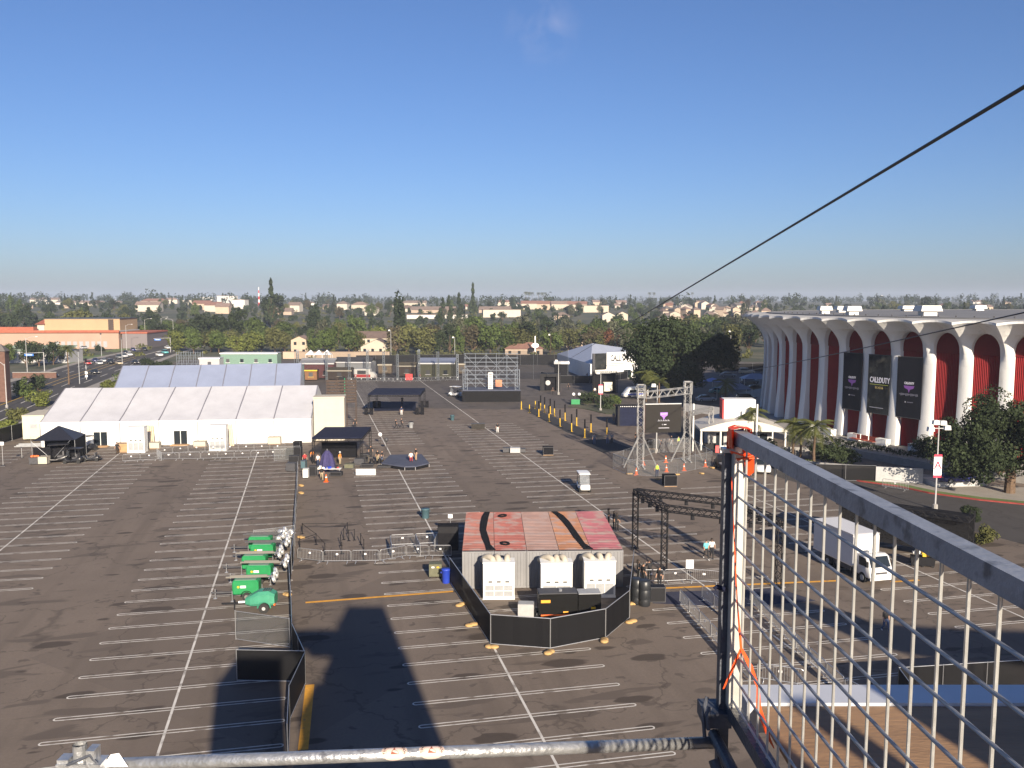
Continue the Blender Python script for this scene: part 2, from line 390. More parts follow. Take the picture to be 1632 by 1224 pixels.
# faded hairpin stall lines: a loop of white paint each
PAINT = mat('worn_white_paint', (.54, .52, .48), .8, 0, .15, .8, coords='Object', dirt=((.17, .15, .13), .53, .9))
def hairpin(L=11.9, w=.38, t=.085, n=6):
    def outline(L, w):
        r = w / 2; pts = []
        for k in range(n + 1): a = -pi / 2 + pi * k / n; pts.append((L / 2 - r + r * cos(a), r * sin(a)))
        for k in range(n + 1): a = pi / 2 + pi * k / n; pts.append((-L / 2 + r + r * cos(a), r * sin(a)))
        return pts
    o, i = outline(L, w), outline(L - 2 * t, w - 2 * t); N = len(o)
    b = MB(); b.add([(x, y, 0) for x, y in o] + [(x, y, 0) for x, y in i], [(k, (k + 1) % N, N + (k + 1) % N, N + k) for k in range(N)])
    return b
hp = hairpin(); hp_me = hp.mesh('stall_line', PAINT)
tip = G(277, 1130); t_0 = tip.dot(LU)
ROWS = [-45.6, -26.9, -7.6, 11.0, 29.3, 47.9, 66.4]
spots = []
for ri, s in enumerate(ROWS):
    for k in range(-6, 86):
        t = t_0 + 2.585 * k
        p = LW * s + LU * t
        if p.y < 30 or p.y > 285: continue
        az = p.x / p.y
        if az < -.68 or az > .66: continue
        if ri <= 2 and t > 138 and ri < 2: continue          # the tents stand there
        if ri == 3 and 122 < t < 128: continue
        if ri >= 5 and t > 92: continue
        if ri == 4 and t > 150: continue
        if ri == 6: continue
        spots.append((p.length, p, ri, k))
spots.sort(key=lambda q: q[0])
rest = MB()
for i, (d, p, ri, k) in enumerate(spots):
    rr = random.Random(ri * 97 + k); a = LOT + rr.uniform(-.004, .004) - radians(1.4)
    if i < 290:
        o = bpy.data.objects.new('stall_line', hp_me); COL.objects.link(o); o.parent = lot
        o.location = (p.x, p.y, .028); o.rotation_euler = (0, 0, a)
    else:
        c, s_ = cos(a), sin(a)
        rest.add([(p.x + x * c - y * s_, p.y + x * s_ + y * c, .028) for x, y, z in hp.v], hp.f)
if rest.v: o = rest.build('stall_lines_far', PAINT, lot); o['kind'] = 'stuff'
for s, t0, t1 in ((-26.9, 30, 138), (-7.6, 24, 128), (11.0, 30, 246), (29.3, 40, 250), (47.9, 36, 92), (-45.6, 60, 120)):
    a, c = LW * s + LU * t0, LW * s + LU * t1
    b = MB(); w = LW * .07; b.add([a - w + Vector((0, 0, .032)), a + w + Vector((0, 0, .032)), c + w + Vector((0, 0, .032)), c - w + Vector((0, 0, .032))], [(0, 1, 2, 3)])
    b.build('row_line', PAINT, lot)
OPAINT = mat('orange_stripe_paint', (.62, .30, .03), .8, 0, .2, 2, dirt=((.2, .14, .08), .6, 2))
for p0, p1, w in ((G(487, 961), G(722, 943), .32), (G(1035, 939), G(1335, 926), .32), (G(1420, 928), G(1465, 925), .3), (G(494, 1092), G(483, 1196), .5)):
    d = (p1 - p0).normalized(); nrm = Vector((-d.y, d.x, 0)) * w / 2; e = Vector((0, 0, .034))
    b = MB(); b.add([p0 - nrm + e, p1 - nrm + e, p1 + nrm + e, p0 + nrm + e], [(0, 1, 2, 3)]); b.build('orange_stripe', OPAINT, lot)
# red kerb, verge and pavement by the arena drive
REDK = mat('red_kerb_paint', (.24, .035, .028), .7, 0, .25, 1.5)
kp = [G(*q) for q in ((1215, 735), (1290, 752), (1370, 768), (1430, 776), (1480, 787), (1560, 798), (1640, 806), (1720, 812))]
def ribbon(pts, off0, off1, z0, z1):
    b = MB(); L, R_ = [], []
    for i, p in enumerate(pts):
        d = (pts[min(i + 1, len(pts) - 1)] - pts[max(0, i - 1)]); d.z = 0; d.normalize(); n = Vector((-d.y, d.x, 0))
        L.append(p + n * off0); R_.append(p + n * off1)
    for i in range(len(pts) - 1):
        q = [L[i], L[i + 1], R_[i + 1], R_[i]]
        vs = [(v.x, v.y, z0 + v.z) for v in q] + [(v.x, v.y, z1 + v.z) for v in q]
        b.add(vs, [(4, 7, 6, 5), (0, 1, 5, 4), (2, 3, 7, 6), (1, 2, 6, 5), (3, 0, 4, 7)])
    return b
struct(ribbon(kp, 0, .25, .0, .16).build('kerb', REDK))
struct(ribbon(kp[2:], .25, 1.6, 0, .13).build('grass_verge', LAWN))
struct(ribbon(kp[2:], 1.6, 9.5, 0, .14).build('pavement', PAVE))
# boulevard on the left
RL = [(-160, 655), (50, 601), (150, 573), (266, 547), (330, 531), (400, 516), (450, 507)]
RR = [(-160, 752), (0, 690), (127, 622), (225, 583), (290, 560), (365, 537), (418, 519), (460, 509)]
def resample(px, n):
    P = [T(*q) if q[1] < 560 else G(*q) for q in px]; L = [0]
    for a, c in zip(P, P[1:]): L.append(L[-1] + (c - a).length)
    out = []
    for k in range(n):
        t = L[-1] * k / (n - 1); i = max(j for j in range(len(P) - 1) if L[j] <= t + 1e-6)
        u = (t - L[i]) / (L[i + 1] - L[i]); p = P[i].lerp(P[i + 1], u); out.append(Vector((p.x, p.y, 0)))
    return out
A, B = resample(RL, 60), resample(RR, 60)
def rz_(p, dz): return (p.x, p.y, terr(p.x, p.y) + dz)
def strip(u0, u1, dz, name, m, i0=0, i1=60, kind=True):
    b = MB()
    for i in range(i0, min(i1, 60) - 1):
        q = [B[i].lerp(A[i], u0), B[i + 1].lerp(A[i + 1], u0), B[i + 1].lerp(A[i + 1], u1), B[i].lerp(A[i], u1)]
        b.add([rz_(v, dz) for v in q], [(0, 1, 2, 3)])
    o = b.build(name, m); struct(o); return o
road = strip(0, 1, .05, 'road', ASPH2)
strip(-.13, 0, .09, 'pavement', PAVE); strip(1, 1.12, .09, 'pavement', PAVE)
strip(1.12, 1.5, .06, 'verge', LAWN, 14)
struct(sheet([G(-140, 598), G(80, 591), G(150, 575), G(60, 603), G(-140, 645)], .045).build('side_street', ASPH2))
strip(.47, .53, .16, 'median', PAVE, 22)
lm = MB(); lw = MB()
def strip_to(mb, u0, u1, i0, i1):
    for i in range(i0, min(i1, 60) - 1):
        q = [B[i].lerp(A[i], u0), B[i + 1].lerp(A[i + 1], u0), B[i + 1].lerp(A[i + 1], u1), B[i].lerp(A[i], u1)]
        mb.add([rz_(v, .06) for v in q], [(0, 1, 2, 3)])
strip_to(lm, .44, .45, 0, 22); strip_to(lm, .55, .56, 0, 60)
for u in (.16, .31, .70, .85):
    for i in range(0, 58, 2): strip_to(lw, u, u + .012, i, i + 2)
lm.build('centre_line', YEL, road); lw.build('lane_line', PAINT, road)
# ------------------------------------------------------------------ text helper
def text(name, s, size, mx, m, parent=None, bold=0.0, ext=.01, sx=1.0, align='CENTER'):
    cu = bpy.data.curves.new(name, 'FONT'); cu.body = s; cu.size = size; cu.align_x = align; cu.align_y = 'CENTER'
    cu.offset = bold; cu.extrude = ext; cu.resolution_u = 2
    t = bpy.data.objects.new(name, cu); COL.objects.link(t)
    dg = bpy.context.evaluated_depsgraph_get(); me = bpy.data.meshes.new_from_object(t.evaluated_get(dg))
    bpy.data.objects.remove(t); bpy.data.curves.remove(cu)
    me.materials.clear(); me.materials.append(m)
    if sx != 1: me.transform(Matrix.Diagonal((sx, 1, 1, 1)))
    o = bpy.data.objects.new(name, me); COL.objects.link(o)
    if parent: o.parent = parent
    o.matrix_local = mx
    return o
def upright(loc, rz=0):                      # text standing up, read from -Y when rz = 0
    return Matrix.Translation(loc) @ Matrix.Rotation(rz, 4, 'Z') @ Matrix.Rotation(pi / 2, 4, 'X')
# ------------------------------------------------------------------ arena
AC = Vector((114, 154, 0)); AR = 66.0; NB = 80; ST = 2 * pi / NB
A0 = atan2(-154, -114) + .01309 - 13 * ST    # column 0, by the left edge of the view
POD = 1.0
WSH = mat('arena_white_concrete', (.66, .66, .64), .7, 0, .06, .5, .1, 6, stretch=(1, 1, .22), dirt=((.46, .455, .43), .60, .9))
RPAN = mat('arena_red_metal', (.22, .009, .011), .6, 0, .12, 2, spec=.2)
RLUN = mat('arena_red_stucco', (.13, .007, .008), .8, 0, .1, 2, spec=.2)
ROOFR = mat('roof_rim_concrete', (.34, .34, .335), .8, 0, .1, .3); ROOFM = mat('roof_membrane', (.15, .15, .152), .8, 0, .12, .15)
arena = thing('arena', 'round white colonnaded arena with red arched panels and flat grey roof', 'arena', (AC.x, AC.y, POD))
ZS, ZA, ZT, HB = 14.4, 16.5, 17.85, AR * ST / 2
def halfw(z):
    if z <= ZS: return .80 + .12 * max(0, 1 - z / 5) + .0
    q = min(1, (z - ZS) / (ZA - ZS)); return HB - (HB - .80) * sqrt(max(0, 1 - q * q))
def face_r(z):
    r = AR + .55 * max(0, 1 - z / 9) ** 1.5
    if z > 11.5: r += 3.3 * ((z - 11.5) / (ZT - 11.5)) ** 2.3
    return r
zz = [0, 1, 2.5, 5, 8, 10, 11, 12, 13, 13.7, ZS, 14.8, 15.2, 15.6, 15.95, 16.2, 16.38, ZA, 16.75, 17.0, 17.3, 17.6, ZT]
b = MB(); NA = 10
rows = []
for z in zz:
    h = halfw(z); r = face_r(z); row = []
    k = max(0, (z - 13.5) / (ZT - 13.5))
    for j in range(NA + 1):
        s = -1 + 2 * j / NA; y = s * h; sa = abs(y) / HB; bl = (1 - sa) ** 2
        ef = .10 + .90 * max(0, (z - ZA) / (ZT - ZA)); rr = AR + (r - AR) * (1 - ((1 - ef) * abs(s) ** 1.5 if z > 11.5 else 0)) + .7 * bl * k ** 2 - (.10 * s * s if z < ZS else 0); z2 = z + k * k * .30 * (1 - bl) - .10 * k * k
        a = y / AR; row.append((rr * cos(a), rr * sin(a), z2))
    rows.append(row)
o0 = len(b.v); W = NA + 1
b.v += [v for row in rows for v in row]
for i in range(len(zz) - 1):
    for j in range(NA): b.f.append((i * W + j, i * W + j + 1, (i + 1) * W + j + 1, (i + 1) * W + j)); b.mi.append(0)
for side, j in ((-1, 0), (1, NA)):           # jambs and arch soffit back to the wall
    for i in range(len(zz) - 1):
        if zz[i] >= ZA: break
        p, q = rows[i][j], rows[i + 1][j]
        def inn(v):
            a = atan2(v[1], v[0]); return ((AR - .95) * cos(a), (AR - .95) * sin(a), v[2] - (.0))
        f = [p, q, inn(q), inn(p)] if side < 0 else [inn(p), inn(q), q, p]
        b.quad(*f)
top = rows[-1]; inner = []                   # rim fascia and roof edge
fas = [(v[0] * 1.0, v[1] * 1.0, v[2] + .30) for v in top]
for j in range(NA): b.quad(top[j], top[j + 1], fas[j + 1], fas[j])
back = []
for v in fas:
    a = atan2(v[1], v[0]); back.append(((AR - .5) * cos(a), (AR - .5) * sin(a), ZT + .60))
for j in range(NA): b.quad(fas[j], fas[j + 1], back[j + 1], back[j], 1)
col_me = b.mesh('column', [WSH, ROOFR]); col_me.polygons.foreach_set('use_smooth', [False] * len(col_me.polygons))
# red panel of one bay: ribbed metal below, smooth lunette above
b = MB(); n = 34; pts = []
half = (HB - .66) / AR
for k in range(n + 1):
    a = -half + 2 * half * k / n; r = AR - .85 + (.13 if (k // 1) % 2 else 0); pts.append((r * cos(a), r * sin(a)))
for k in range(n): b.quad((*pts[k], 0), (*pts[k + 1], 0), (*pts[k + 1], 13.9), (*pts[k], 13.9))
rib_me = b.mesh('ribbed_panel', RPAN)
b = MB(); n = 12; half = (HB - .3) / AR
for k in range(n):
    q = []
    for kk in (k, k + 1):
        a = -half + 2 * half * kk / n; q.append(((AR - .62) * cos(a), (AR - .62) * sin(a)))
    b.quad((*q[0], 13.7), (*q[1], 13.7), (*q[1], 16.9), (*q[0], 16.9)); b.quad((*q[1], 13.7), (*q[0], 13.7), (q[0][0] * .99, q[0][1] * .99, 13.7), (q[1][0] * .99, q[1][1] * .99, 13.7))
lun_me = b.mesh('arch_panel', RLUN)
for k in range(-6, 20):
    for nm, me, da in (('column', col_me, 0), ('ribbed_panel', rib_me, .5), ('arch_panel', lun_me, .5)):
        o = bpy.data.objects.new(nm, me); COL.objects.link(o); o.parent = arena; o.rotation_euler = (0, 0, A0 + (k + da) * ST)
b = MB(); n = 160
aa = [A0 - 6.5 * ST + (25.5 * ST) * 0 - (2 * pi - 25 * ST) * k / n for k in range(n + 1)]
for k in range(n):
    p, q = aa[k], aa[k + 1]
    b.quad(((AR - 1) * cos(q), (AR - 1) * sin(q), 0), ((AR - 1) * cos(p), (AR - 1) * sin(p), 0), ((AR - 1) * cos(p), (AR - 1) * sin(p), ZT), ((AR - 1) * cos(q), (AR - 1) * sin(q), ZT))
    b.quad(((AR - 1) * cos(p), (AR - 1) * sin(p), ZT), ((AR - 1) * cos(q), (AR - 1) * sin(q), ZT), ((AR + 3.5) * cos(q), (AR + 3.5) * sin(q), ZT + .5), ((AR + 3.5) * cos(p), (AR + 3.5) * sin(p), ZT + .5))
    b.quad(((AR - 1) * cos(p), (AR - 1) * sin(p), ZT + .62), ((AR + 3.5) * cos(p), (AR + 3.5) * sin(p), ZT + .5), ((AR + 3.5) * cos(q), (AR + 3.5) * sin(q), ZT + .5), ((AR - 1) * cos(q), (AR - 1) * sin(q), ZT + .62))
b.build('rear_wall', WSH, arena)
b = MB(); b.lathe([(AR - .3, ZT + .55), (AR - .3, ZT + .75), (AR - 1.2, ZT + .78), (AR - 1.3, ZT + .70), (AR * .5, ZT + .86), (.1, ZT + .95)], 120)
b.build('roof', ROOFM, arena)
VENTW = mat('vent_white', (.60, .59, .56), .6)
for px, py, w, h in ((1314, 499, 20, 12), (1341, 497, 20, 10), (1358, 501, 24, 14), (1445, 495.5, 22, 9), (1478, 502, 34, 16), (1559, 495, 20, 9)):
    q = G(px, py, POD + ZT + .85); d = q.y; s = w * d / F / 2; hh = h * d / F
    b = MB(); x, y = q.x - AC.x, q.y - AC.y; z = ZT + .75
    b.box(x - s * .62, x + s * .62, y - s * .6, y + s * .6, z, z + hh * .5)
    b.box(x - s, x + s, y - s * .9, y + s * .9, z + hh * .45, z + hh, tx=.86, ty=.86)
    b.build('roof_vent', VENTW, arena)
b = MB()
for k in range(60):
    a = A0 + k * .5 * ST; b.tube(((AR - 2) * cos(a), (AR - 2) * sin(a), ZT + .7), ((AR - 2) * cos(a), (AR - 2) * sin(a), ZT + 1.0), .09, 6)
    b.v[-1]
b.build('roof_edge_lamps', DKGREY, arena)['kind'] = 'stuff'
# podium with its concrete wall and the planter hedge
pod = MB().lathe([(AR + 8.2, 0), (AR + 8.2, POD - .02), (AR + 7.9, POD - .02), (AR + 7.9, POD - .06), (1, POD - .06)], 120).build('arena_podium', CONC, loc=(AC.x, AC.y, 0)); struct(pod)
# long banners hung between the columns
BANM = mat('dark_banner_print', (.011, .012, .017), .9, 0, .3, .4, spec=.1)
BANG = mat('smoky_banner_print', (.022, .024, .025), .9, 0, .75, .55, dirt=((.09, .085, .07), .56, .7), spec=.1)
LET = mat('pale_lettering', (.62, .62, .70), .6); LETY = mat('dull_gold_lettering', (.45, .36, .12), .6); PUR = mat('purple_emblem', (.22, .08, .34), .6)
OLIVE = mat('olive_rule', (.35, .38, .06), .6)
def banner(k, m, label, kind):
    a = A0 + (k + .5) * ST; r = AR + .12
    t = thing('hanging_banner', label, 'banner', (AC.x + r * cos(a), AC.y + r * sin(a), POD), a + pi / 2, 'dark banners hung between the arena columns')
    b = MB(); b.box(-1.98, 1.98, -.03, .03, 4.3, 12.9); b.build('banner_sheet', m, t)
    for z in (12.95, 4.25): MB().tube((-2.05, 0, z), (2.05, 0, z), .05).build('banner_rod', DKGREY, t)
    if kind == 1:
        text('lettering', 'CALL', 1.12, upright((-.78, -.05, 9.2)), LET, t, .03, sx=.64); text('lettering', 'OF', .36, upright((.10, -.05, 9.3), 0), LET, t, .01, sx=.7)
        text('lettering', 'DUTY', 1.12, upright((1.02, -.05, 9.2)), LET, t, .03, sx=.64)
        MB().box(-1.6, 1.75, -.05, -.031, 8.52, 8.6).build('rule', OLIVE, t)
        text('lettering', '11.4.16', .5, upright((.1, -.05, 8.1)), LETY, t, .01)
        MB().box(-1.5, 1.0, -.05, -.031, 5.1, 5.16).build('small_print', LET, t)
    else:
        text('lettering', 'CALL', .46, upright((-.42, -.05, 9.2)), LET, t, .015, sx=.64); text('lettering', 'OF', .15, upright((-.04, -.05, 9.2)), LET, t, .004, sx=.7)
        text('lettering', 'DUTY', .46, upright((.36, -.05, 9.2)), LET, t, .015, sx=.64)
        b = MB(); b.add([(-.85, -.045, 8.85), (.85, -.045, 8.85), (.7, -.045, 8.5), (.15, -.045, 8.3), (0, -.045, 7.8), (-.15, -.045, 8.3), (-.7, -.045, 8.5)], [tuple(range(6, -1, -1))]); b.build('emblem', PUR, t)
        b = MB()
        for i in range(15):
            x = -1.5 + i * .2; h = .12 + .2 * ((i * 7) % 4) / 4; b.box(x, x + .12, -.05, -.032, 7.65 - h, 7.65 + h * .4)
        b.build('skyline_print', mat('dim_print', (.13, .13, .17), .6), t)
        text('lettering', 'A', .3, upright((-.5, -.05, 6.5)), LET, t); MB().box(-.25, .7, -.05, -.032, 6.45, 6.56).build('small_print', mat('dim_print', (.13, .13, .17)), t)
banner(5, BANM, 'dark banner with small emblem, leftmost of three between arena columns', 0)
banner(6, BANG, 'smoky banner with large CALL OF DUTY lettering between arena columns', 1)
banner(7, BANM, 'dark banner with purple emblem, nearest the tree among arena columns', 0)
# ------------------------------------------------------------------ marquees
ROOFW = mat('tent_roof_vinyl', (.42, .425, .455), .5, 0, .07, .5, .45, 1.6)
ROOFB = mat('blue_grey_tent_vinyl', (.225, .26, .36), .5, 0, .06, .4, .35, 1.6); ROOFC = mat('pale_tent_vinyl', (.33, .36, .43), .5, 0, .06, .4, .3, 1.6)
SEAM = mat('tent_seam_strip', (.16, .16, .19), .7)  # grey ribs along the seams between panels
WALLW = mat('tent_wall_vinyl', (.66, .66, .645), .5, 0, .05, .5, .4, 1.3)
def marquee(name, label, loc, rz, L, W, eave, ridge, bays, rm, wm, doors=(), seam=SEAM):
    t = thing(name, label, 'tent', loc, rz); w = L / bays
    for k in range(bays):
        x0, x1 = k * w, (k + 1) * w
        b = MB()                              # slack vinyl between the ribs
        n, m_ = 4, 5
        for fr in (0, 1):
            g = []
            for j in range(m_ + 1):
                v = j / m_; y = v * W / 2 if fr == 0 else W - v * W / 2
                for i in range(n + 1):
                    u = i / n; sag = .17 * sin(pi * u) * sin(pi * min(1, v * 1.05 + .0)) 
                    g.append((x0 + .09 + (w - .18) * u, y - (.12 if (fr == 0 and j == 0) else 0), eave + (ridge - eave) * v - sag + .04 * sin(9 * v + k)))
            b.add(g, [((j * (n + 1) + i), (j * (n + 1) + i + 1), ((j + 1) * (n + 1) + i + 1), ((j + 1) * (n + 1) + i))[::1 if fr == 0 else -1] for j in range(m_) for i in range(n)])
        b.build('roof_panel', rm, t, smooth=True)
        b = MB(); dd = [d for d in doors if int(d[0]) == k]
        if dd:
            c = x0 + w * (dd[0][0] - k); hw, hh = 1.05, 2.25
            b.box(x0 + .06, c - hw, -.03, .03, 0, eave - .02); b.box(c + hw, x1 - .06, -.03, .03, 0, eave - .02); b.box(c - hw, c + hw, -.03, .03, hh, eave - .02)
        else: b.box(x0 + .06, x1 - .06, -.03, .03, .02, eave - .02)
        b.build('wall_panel', wm, t)
        for d in dd:
            dr = MB().box(c - 1.0, c + 1.0, .0, .02, .12, 2.2).build('door', GLASS, t)
            b = MB()
            for x in (-1.05, -.04, .97): b.box(c + x, c + x + .08, -.06, .04, 0, 2.25)
            b.box(c - 1.05, c + 1.05, -.055, .035, 2.17, 2.25); b.box(c - 1.05, c + 1.05, -.055, .035, 0, .12)
            b.build('door_frame', WHITE, dr)
            MB().box(c - 1.3, c + 1.3, -1.2, -.08, 0, .14).build('door_step', WOOD, t)
    for k in range(bays + 1):
        b = MB(); x = k * w
        b.bar((x, -.02, 0), (x, -.02, eave), .12, .12, 0); b.bar((x, 0, eave), (x, W / 2, ridge), .14, .05); b.bar((x, W / 2, ridge), (x, W, eave), .14, .05); b.bar((x, W, 0), (x, W, eave), .12, .12)
        b.build('frame_rib', seam, t)
    for x, s in ((0, 1), (L, -1)):
        b = MB(); b.add([(x - s * .08, 0, 0), (x - s * .08, W, 0), (x - s * .08, W, eave), (x - s * .08, W / 2, ridge - .05), (x - s * .08, 0, eave)], [(0, 1, 2, 3, 4)]); b.build('gable_wall', wm, t)
    MB().box(.1, L - .1, W - .03, W + .03, 0, eave).build('rear_wall', wm, t)
    MB().box(0, L, -.16, -.04, eave - .16, eave + .02).build('eave_beam', wm, t)
    return t
FL = G(66, 713); FR = G(497, 705); _d = FR - FL
TR = atan2(_d.y, _d.x)
marquee('marquee_tent', 'long white marquee with two glass double doors and seven bays', FL, TR, _d.length, 20, 3.75, 7.9, 7, ROOFW, WALLW, ((1.5, 0), (3.55, 0)))
p = Vector((-77.0, 164.0, 0)); q = Vector((-42.4, 171.0, 0)); _d = q - p
marquee('marquee_tent', 'blue-grey roofed marquee behind the long white one', p, atan2(_d.y, _d.x), _d.length, 20, 3.6, 8.7, 7, ROOFB, WALLW)
# lettered tent far behind, by the big pine
a_, b_, c_ = AT(888, 573, 282), AT(941, 585, 236), AT(1026, 563.5, 244)
d_ = a_ + c_ - b_; r0, r1 = AT(944, 547, 262), AT(992, 554, 264)
cod = thing('event_tent', 'pale tent with lettered white fascia beside the big dark pine', 'tent', (b_.x, b_.y, 0))
def loc_(v, dz=0): return (v.x - b_.x, v.y - b_.y, v.z + dz)
e = 4.4
def lv(v, z=e): return (v.x - b_.x, v.y - b_.y, z)
for f in ((lv(a_), lv(b_), loc_(r0)), (lv(b_), lv(c_), loc_(r1), loc_(r0)), (lv(c_), lv(d_), loc_(r1)), (lv(d_), lv(a_), loc_(r0), loc_(r1))):
    MB().add(f, [tuple(range(len(f)))]).build('roof_panel', ROOFC, cod)
for f0, f1 in ((a_, b_), (b_, c_), (c_, d_), (d_, a_)):
    b = MB(); b.add([lv(f0, 0), lv(f1, 0), lv(f1), lv(f0)], [(0, 1, 2, 3)]); b.build('wall_panel', WALLW, cod)
n_ = (c_ - b_); n_.z = 0; Lc = n_.length; n_.normalize(); rz_c = atan2(n_.y, n_.x)
b = MB(); b.box(5.0, Lc + 1, -.5, -.3, 3.9, 7.5); fs = b.build('fascia', WHITE2, cod, rz=rz_c)
MB().box(1.2, 4.9, -.55, -.32, 2.9, 7.3).build('poster', BANG, cod, rz=rz_c)
MB().box(.4, 1.15, -.6, -.25, .1, 7.3).build('poster_side', DKGREY, cod, rz=rz_c)
LETB = mat('black_lettering', (.015, .015, .015), .6)
text('lettering', 'CALL', 2.4, Matrix.Rotation(rz_c, 4, 'Z') @ upright((7.9, -.56, 5.8)), LETB, cod, .06, sx=.62)
text('lettering', 'OF', .8, Matrix.Rotation(rz_c, 4, 'Z') @ upright((10.0, -.56, 6.0)), LETB, cod, .02, sx=.7)
text('lettering', 'DUTY', 2.4, Matrix.Rotation(rz_c, 4, 'Z') @ upright((12.2, -.56, 5.8)), LETB, cod, .06, sx=.62)
MB().box(6.0, 14.2, -.56, -.51, 4.25, 4.42).build('rule', OLIVE, cod, rz=rz_c)
MB().box(11.0, 13.4, -.06, -.02, .1, 2.4).build('door', GLASS, cod, rz=rz_c)

# ------------------------------------------------------------------ shipping containers in the middle
CW, CL, CH = 2.44, 12.19, 2.89
c0 = G(737, 938); CR = radians(1.6)
cols = [((.36, .145, .11), 'orange-red'), ((.34, .115, .09), 'faded red'), ((.33, .21, .175), 'pale pinkish'), ((.37, .175, .095), 'orange'), ((.36, .12, .135), 'rose-red')]
CGREY = mat('container_grey_paint', (.19, .19, .195), .6, 0, .1, .8, dirt=((.22, .2, .18), .66, 2.5))
for k in range(5):
    x = k * (CW + .035); o = c0 + Vector((x * cos(CR), x * sin(CR), 0))
    t = thing('shipping_container', 'grey shipping container with %s roof, %s of five side by side' % (cols[k][1], ('leftmost', 'second from left', 'middle one', 'second from right', 'rightmost')[k]), 'container', o, CR, 'shipping containers side by side')
    rmx = mat('weathered_roof_%d' % k, cols[k][0], .75, 0, .22, .5, dirt=((.32, .23, .205), .48, .9))
    b = MB(); n = 7; d = .055; pts = []      # ribbed roof: ribs run across
    for i in range(26):
        y0 = .12 + i * (CL - .24) / 26; st = (CL - .24) / 26
        pts += [(y0, 0), (y0 + st * .35, 0), (y0 + st * .5, -.03), (y0 + st * .85, -.03)]
    pts.append((CL - .12, 0))
    for (ya, za), (yb, zb) in zip(pts, pts[1:]): b.quad((.0, ya, CH + .034 + za), (CW, ya, CH + .034 + za), (CW, yb, CH + .034 + zb), (.0, yb, CH + .034 + zb))
    b.build('roof', rmx, t)
    b = MB()
    for xx in (0, CW - .07):
        for yy in (0, CL - .07): b.box(xx, xx + .07, yy, yy + .07, 0, CH)
        b.box(xx + .001, xx + .069, .07, CL - .07, CH - .09, CH - .001); b.box(xx + .001, xx + .069, .07, CL - .07, .001, .15)
    for yy in (0, CL - .07): b.box(.07, CW - .07, yy, yy + .069, CH - .1, CH - .002); b.box(.07, CW - .07, yy, yy + .069, .002, .16)
    b.build('frame', CGREY, t)
    b = MB(); pr = []
    nn = 9; st = (CW - .14) / nn
    for i in range(nn):
        xx = .07 + i * st; pr += [(xx, .05), (xx + st * .4, .05), (xx + st * .55, .02), (xx + st * .85, .02)]
    pr.append((CW - .07, .05))
    for (xa, ya), (xb, yb) in zip(pr, pr[1:]): b.quad((xa, ya, .16), (xb, yb, .16), (xb, yb, CH - .1), (xa, ya, CH - .1))
    b.build('end_wall', CGREY, t)
    for xx, s in ((.03, -1), (CW - .03, 1)):
        b = MB(); pr = []; nn = 40; st = (CL - .14) / nn
        for i in range(nn):
            yy = .07 + i * st; pr += [(xx, yy), (xx, yy + st * .4), (xx - s * .03, yy + st * .55), (xx - s * .03, yy + st * .85)]
        pr.append((xx, CL - .07))
        for (xa, ya), (xb, yb) in zip(pr, pr[1:]): b.quad((xa, ya, .15), (xb, yb, .15), (xb, yb, CH - .09), (xa, ya, CH - .09))
        b.build('side_wall', CGREY, t)
    MB().box(.07, CW - .07, CL - .05, CL - .02, .16, CH - .1).build('door_end', CGREY, t)
def cl(x, y, z): return c0 + Vector((x * cos(CR) - y * sin(CR), x * sin(CR) + y * cos(CR), z))
for name, pts, lab in (('rubber_mat', [(1.9, 6.0), (1.72, 5.2), (1.6, 4.0), (1.55, 3.0), (1.75, 1.8), (1.95, .8), (2.2, .1)], 'black rubber cable mat lying across the leftmost container roofs'),
                       ('rubber_mat', [(7.95, 6.0), (8.35, 5.3), (8.7, 4.2), (8.95, 3.0), (9.15, 1.8), (9.35, .9), (9.7, .1)], 'black rubber cable mat lying across the rightmost container roofs')):
    b = MB(); w = [.24, .3, .3, .26, .28, .22, .36]
    for i in range(len(pts) - 1):
        q = []
        for j, s in ((i, -1), (i, 1), (i + 1, 1), (i + 1, -1)): q.append(cl(pts[j][0] + s * w[j], pts[j][1] * 2.0, CH + .04))
        b.add([(v.x, v.y, v.z) for v in q] + [(v.x, v.y, v.z + .05) for v in q], [(4, 5, 6, 7), (0, 1, 5, 4), (1, 2, 6, 5), (2, 3, 7, 6), (3, 0, 4, 7)])
    tag(b.build(name, BLACKF), lab, 'mat')
for x, y, lab in ((3.25, 10.6, 'small heap of black cable near the back of the faded red container roof'), (3.3, 1.9, 'small heap of black cable near the front of the faded red container roof')):
    b = MB(); rr = random.Random(int(y * 10)); 
    for k in range(5):
        r = .3 + .05 * k; b.path([(r * cos(a * .5 + k), r * .7 * sin(a * .5 + k), .03 + .03 * (k % 3)) for a in range(14)], .035, 5)
    tag(b.build('cable_heap', BLACKF, loc=cl(x, y, CH + .035), rz=y), lab, 'cable')
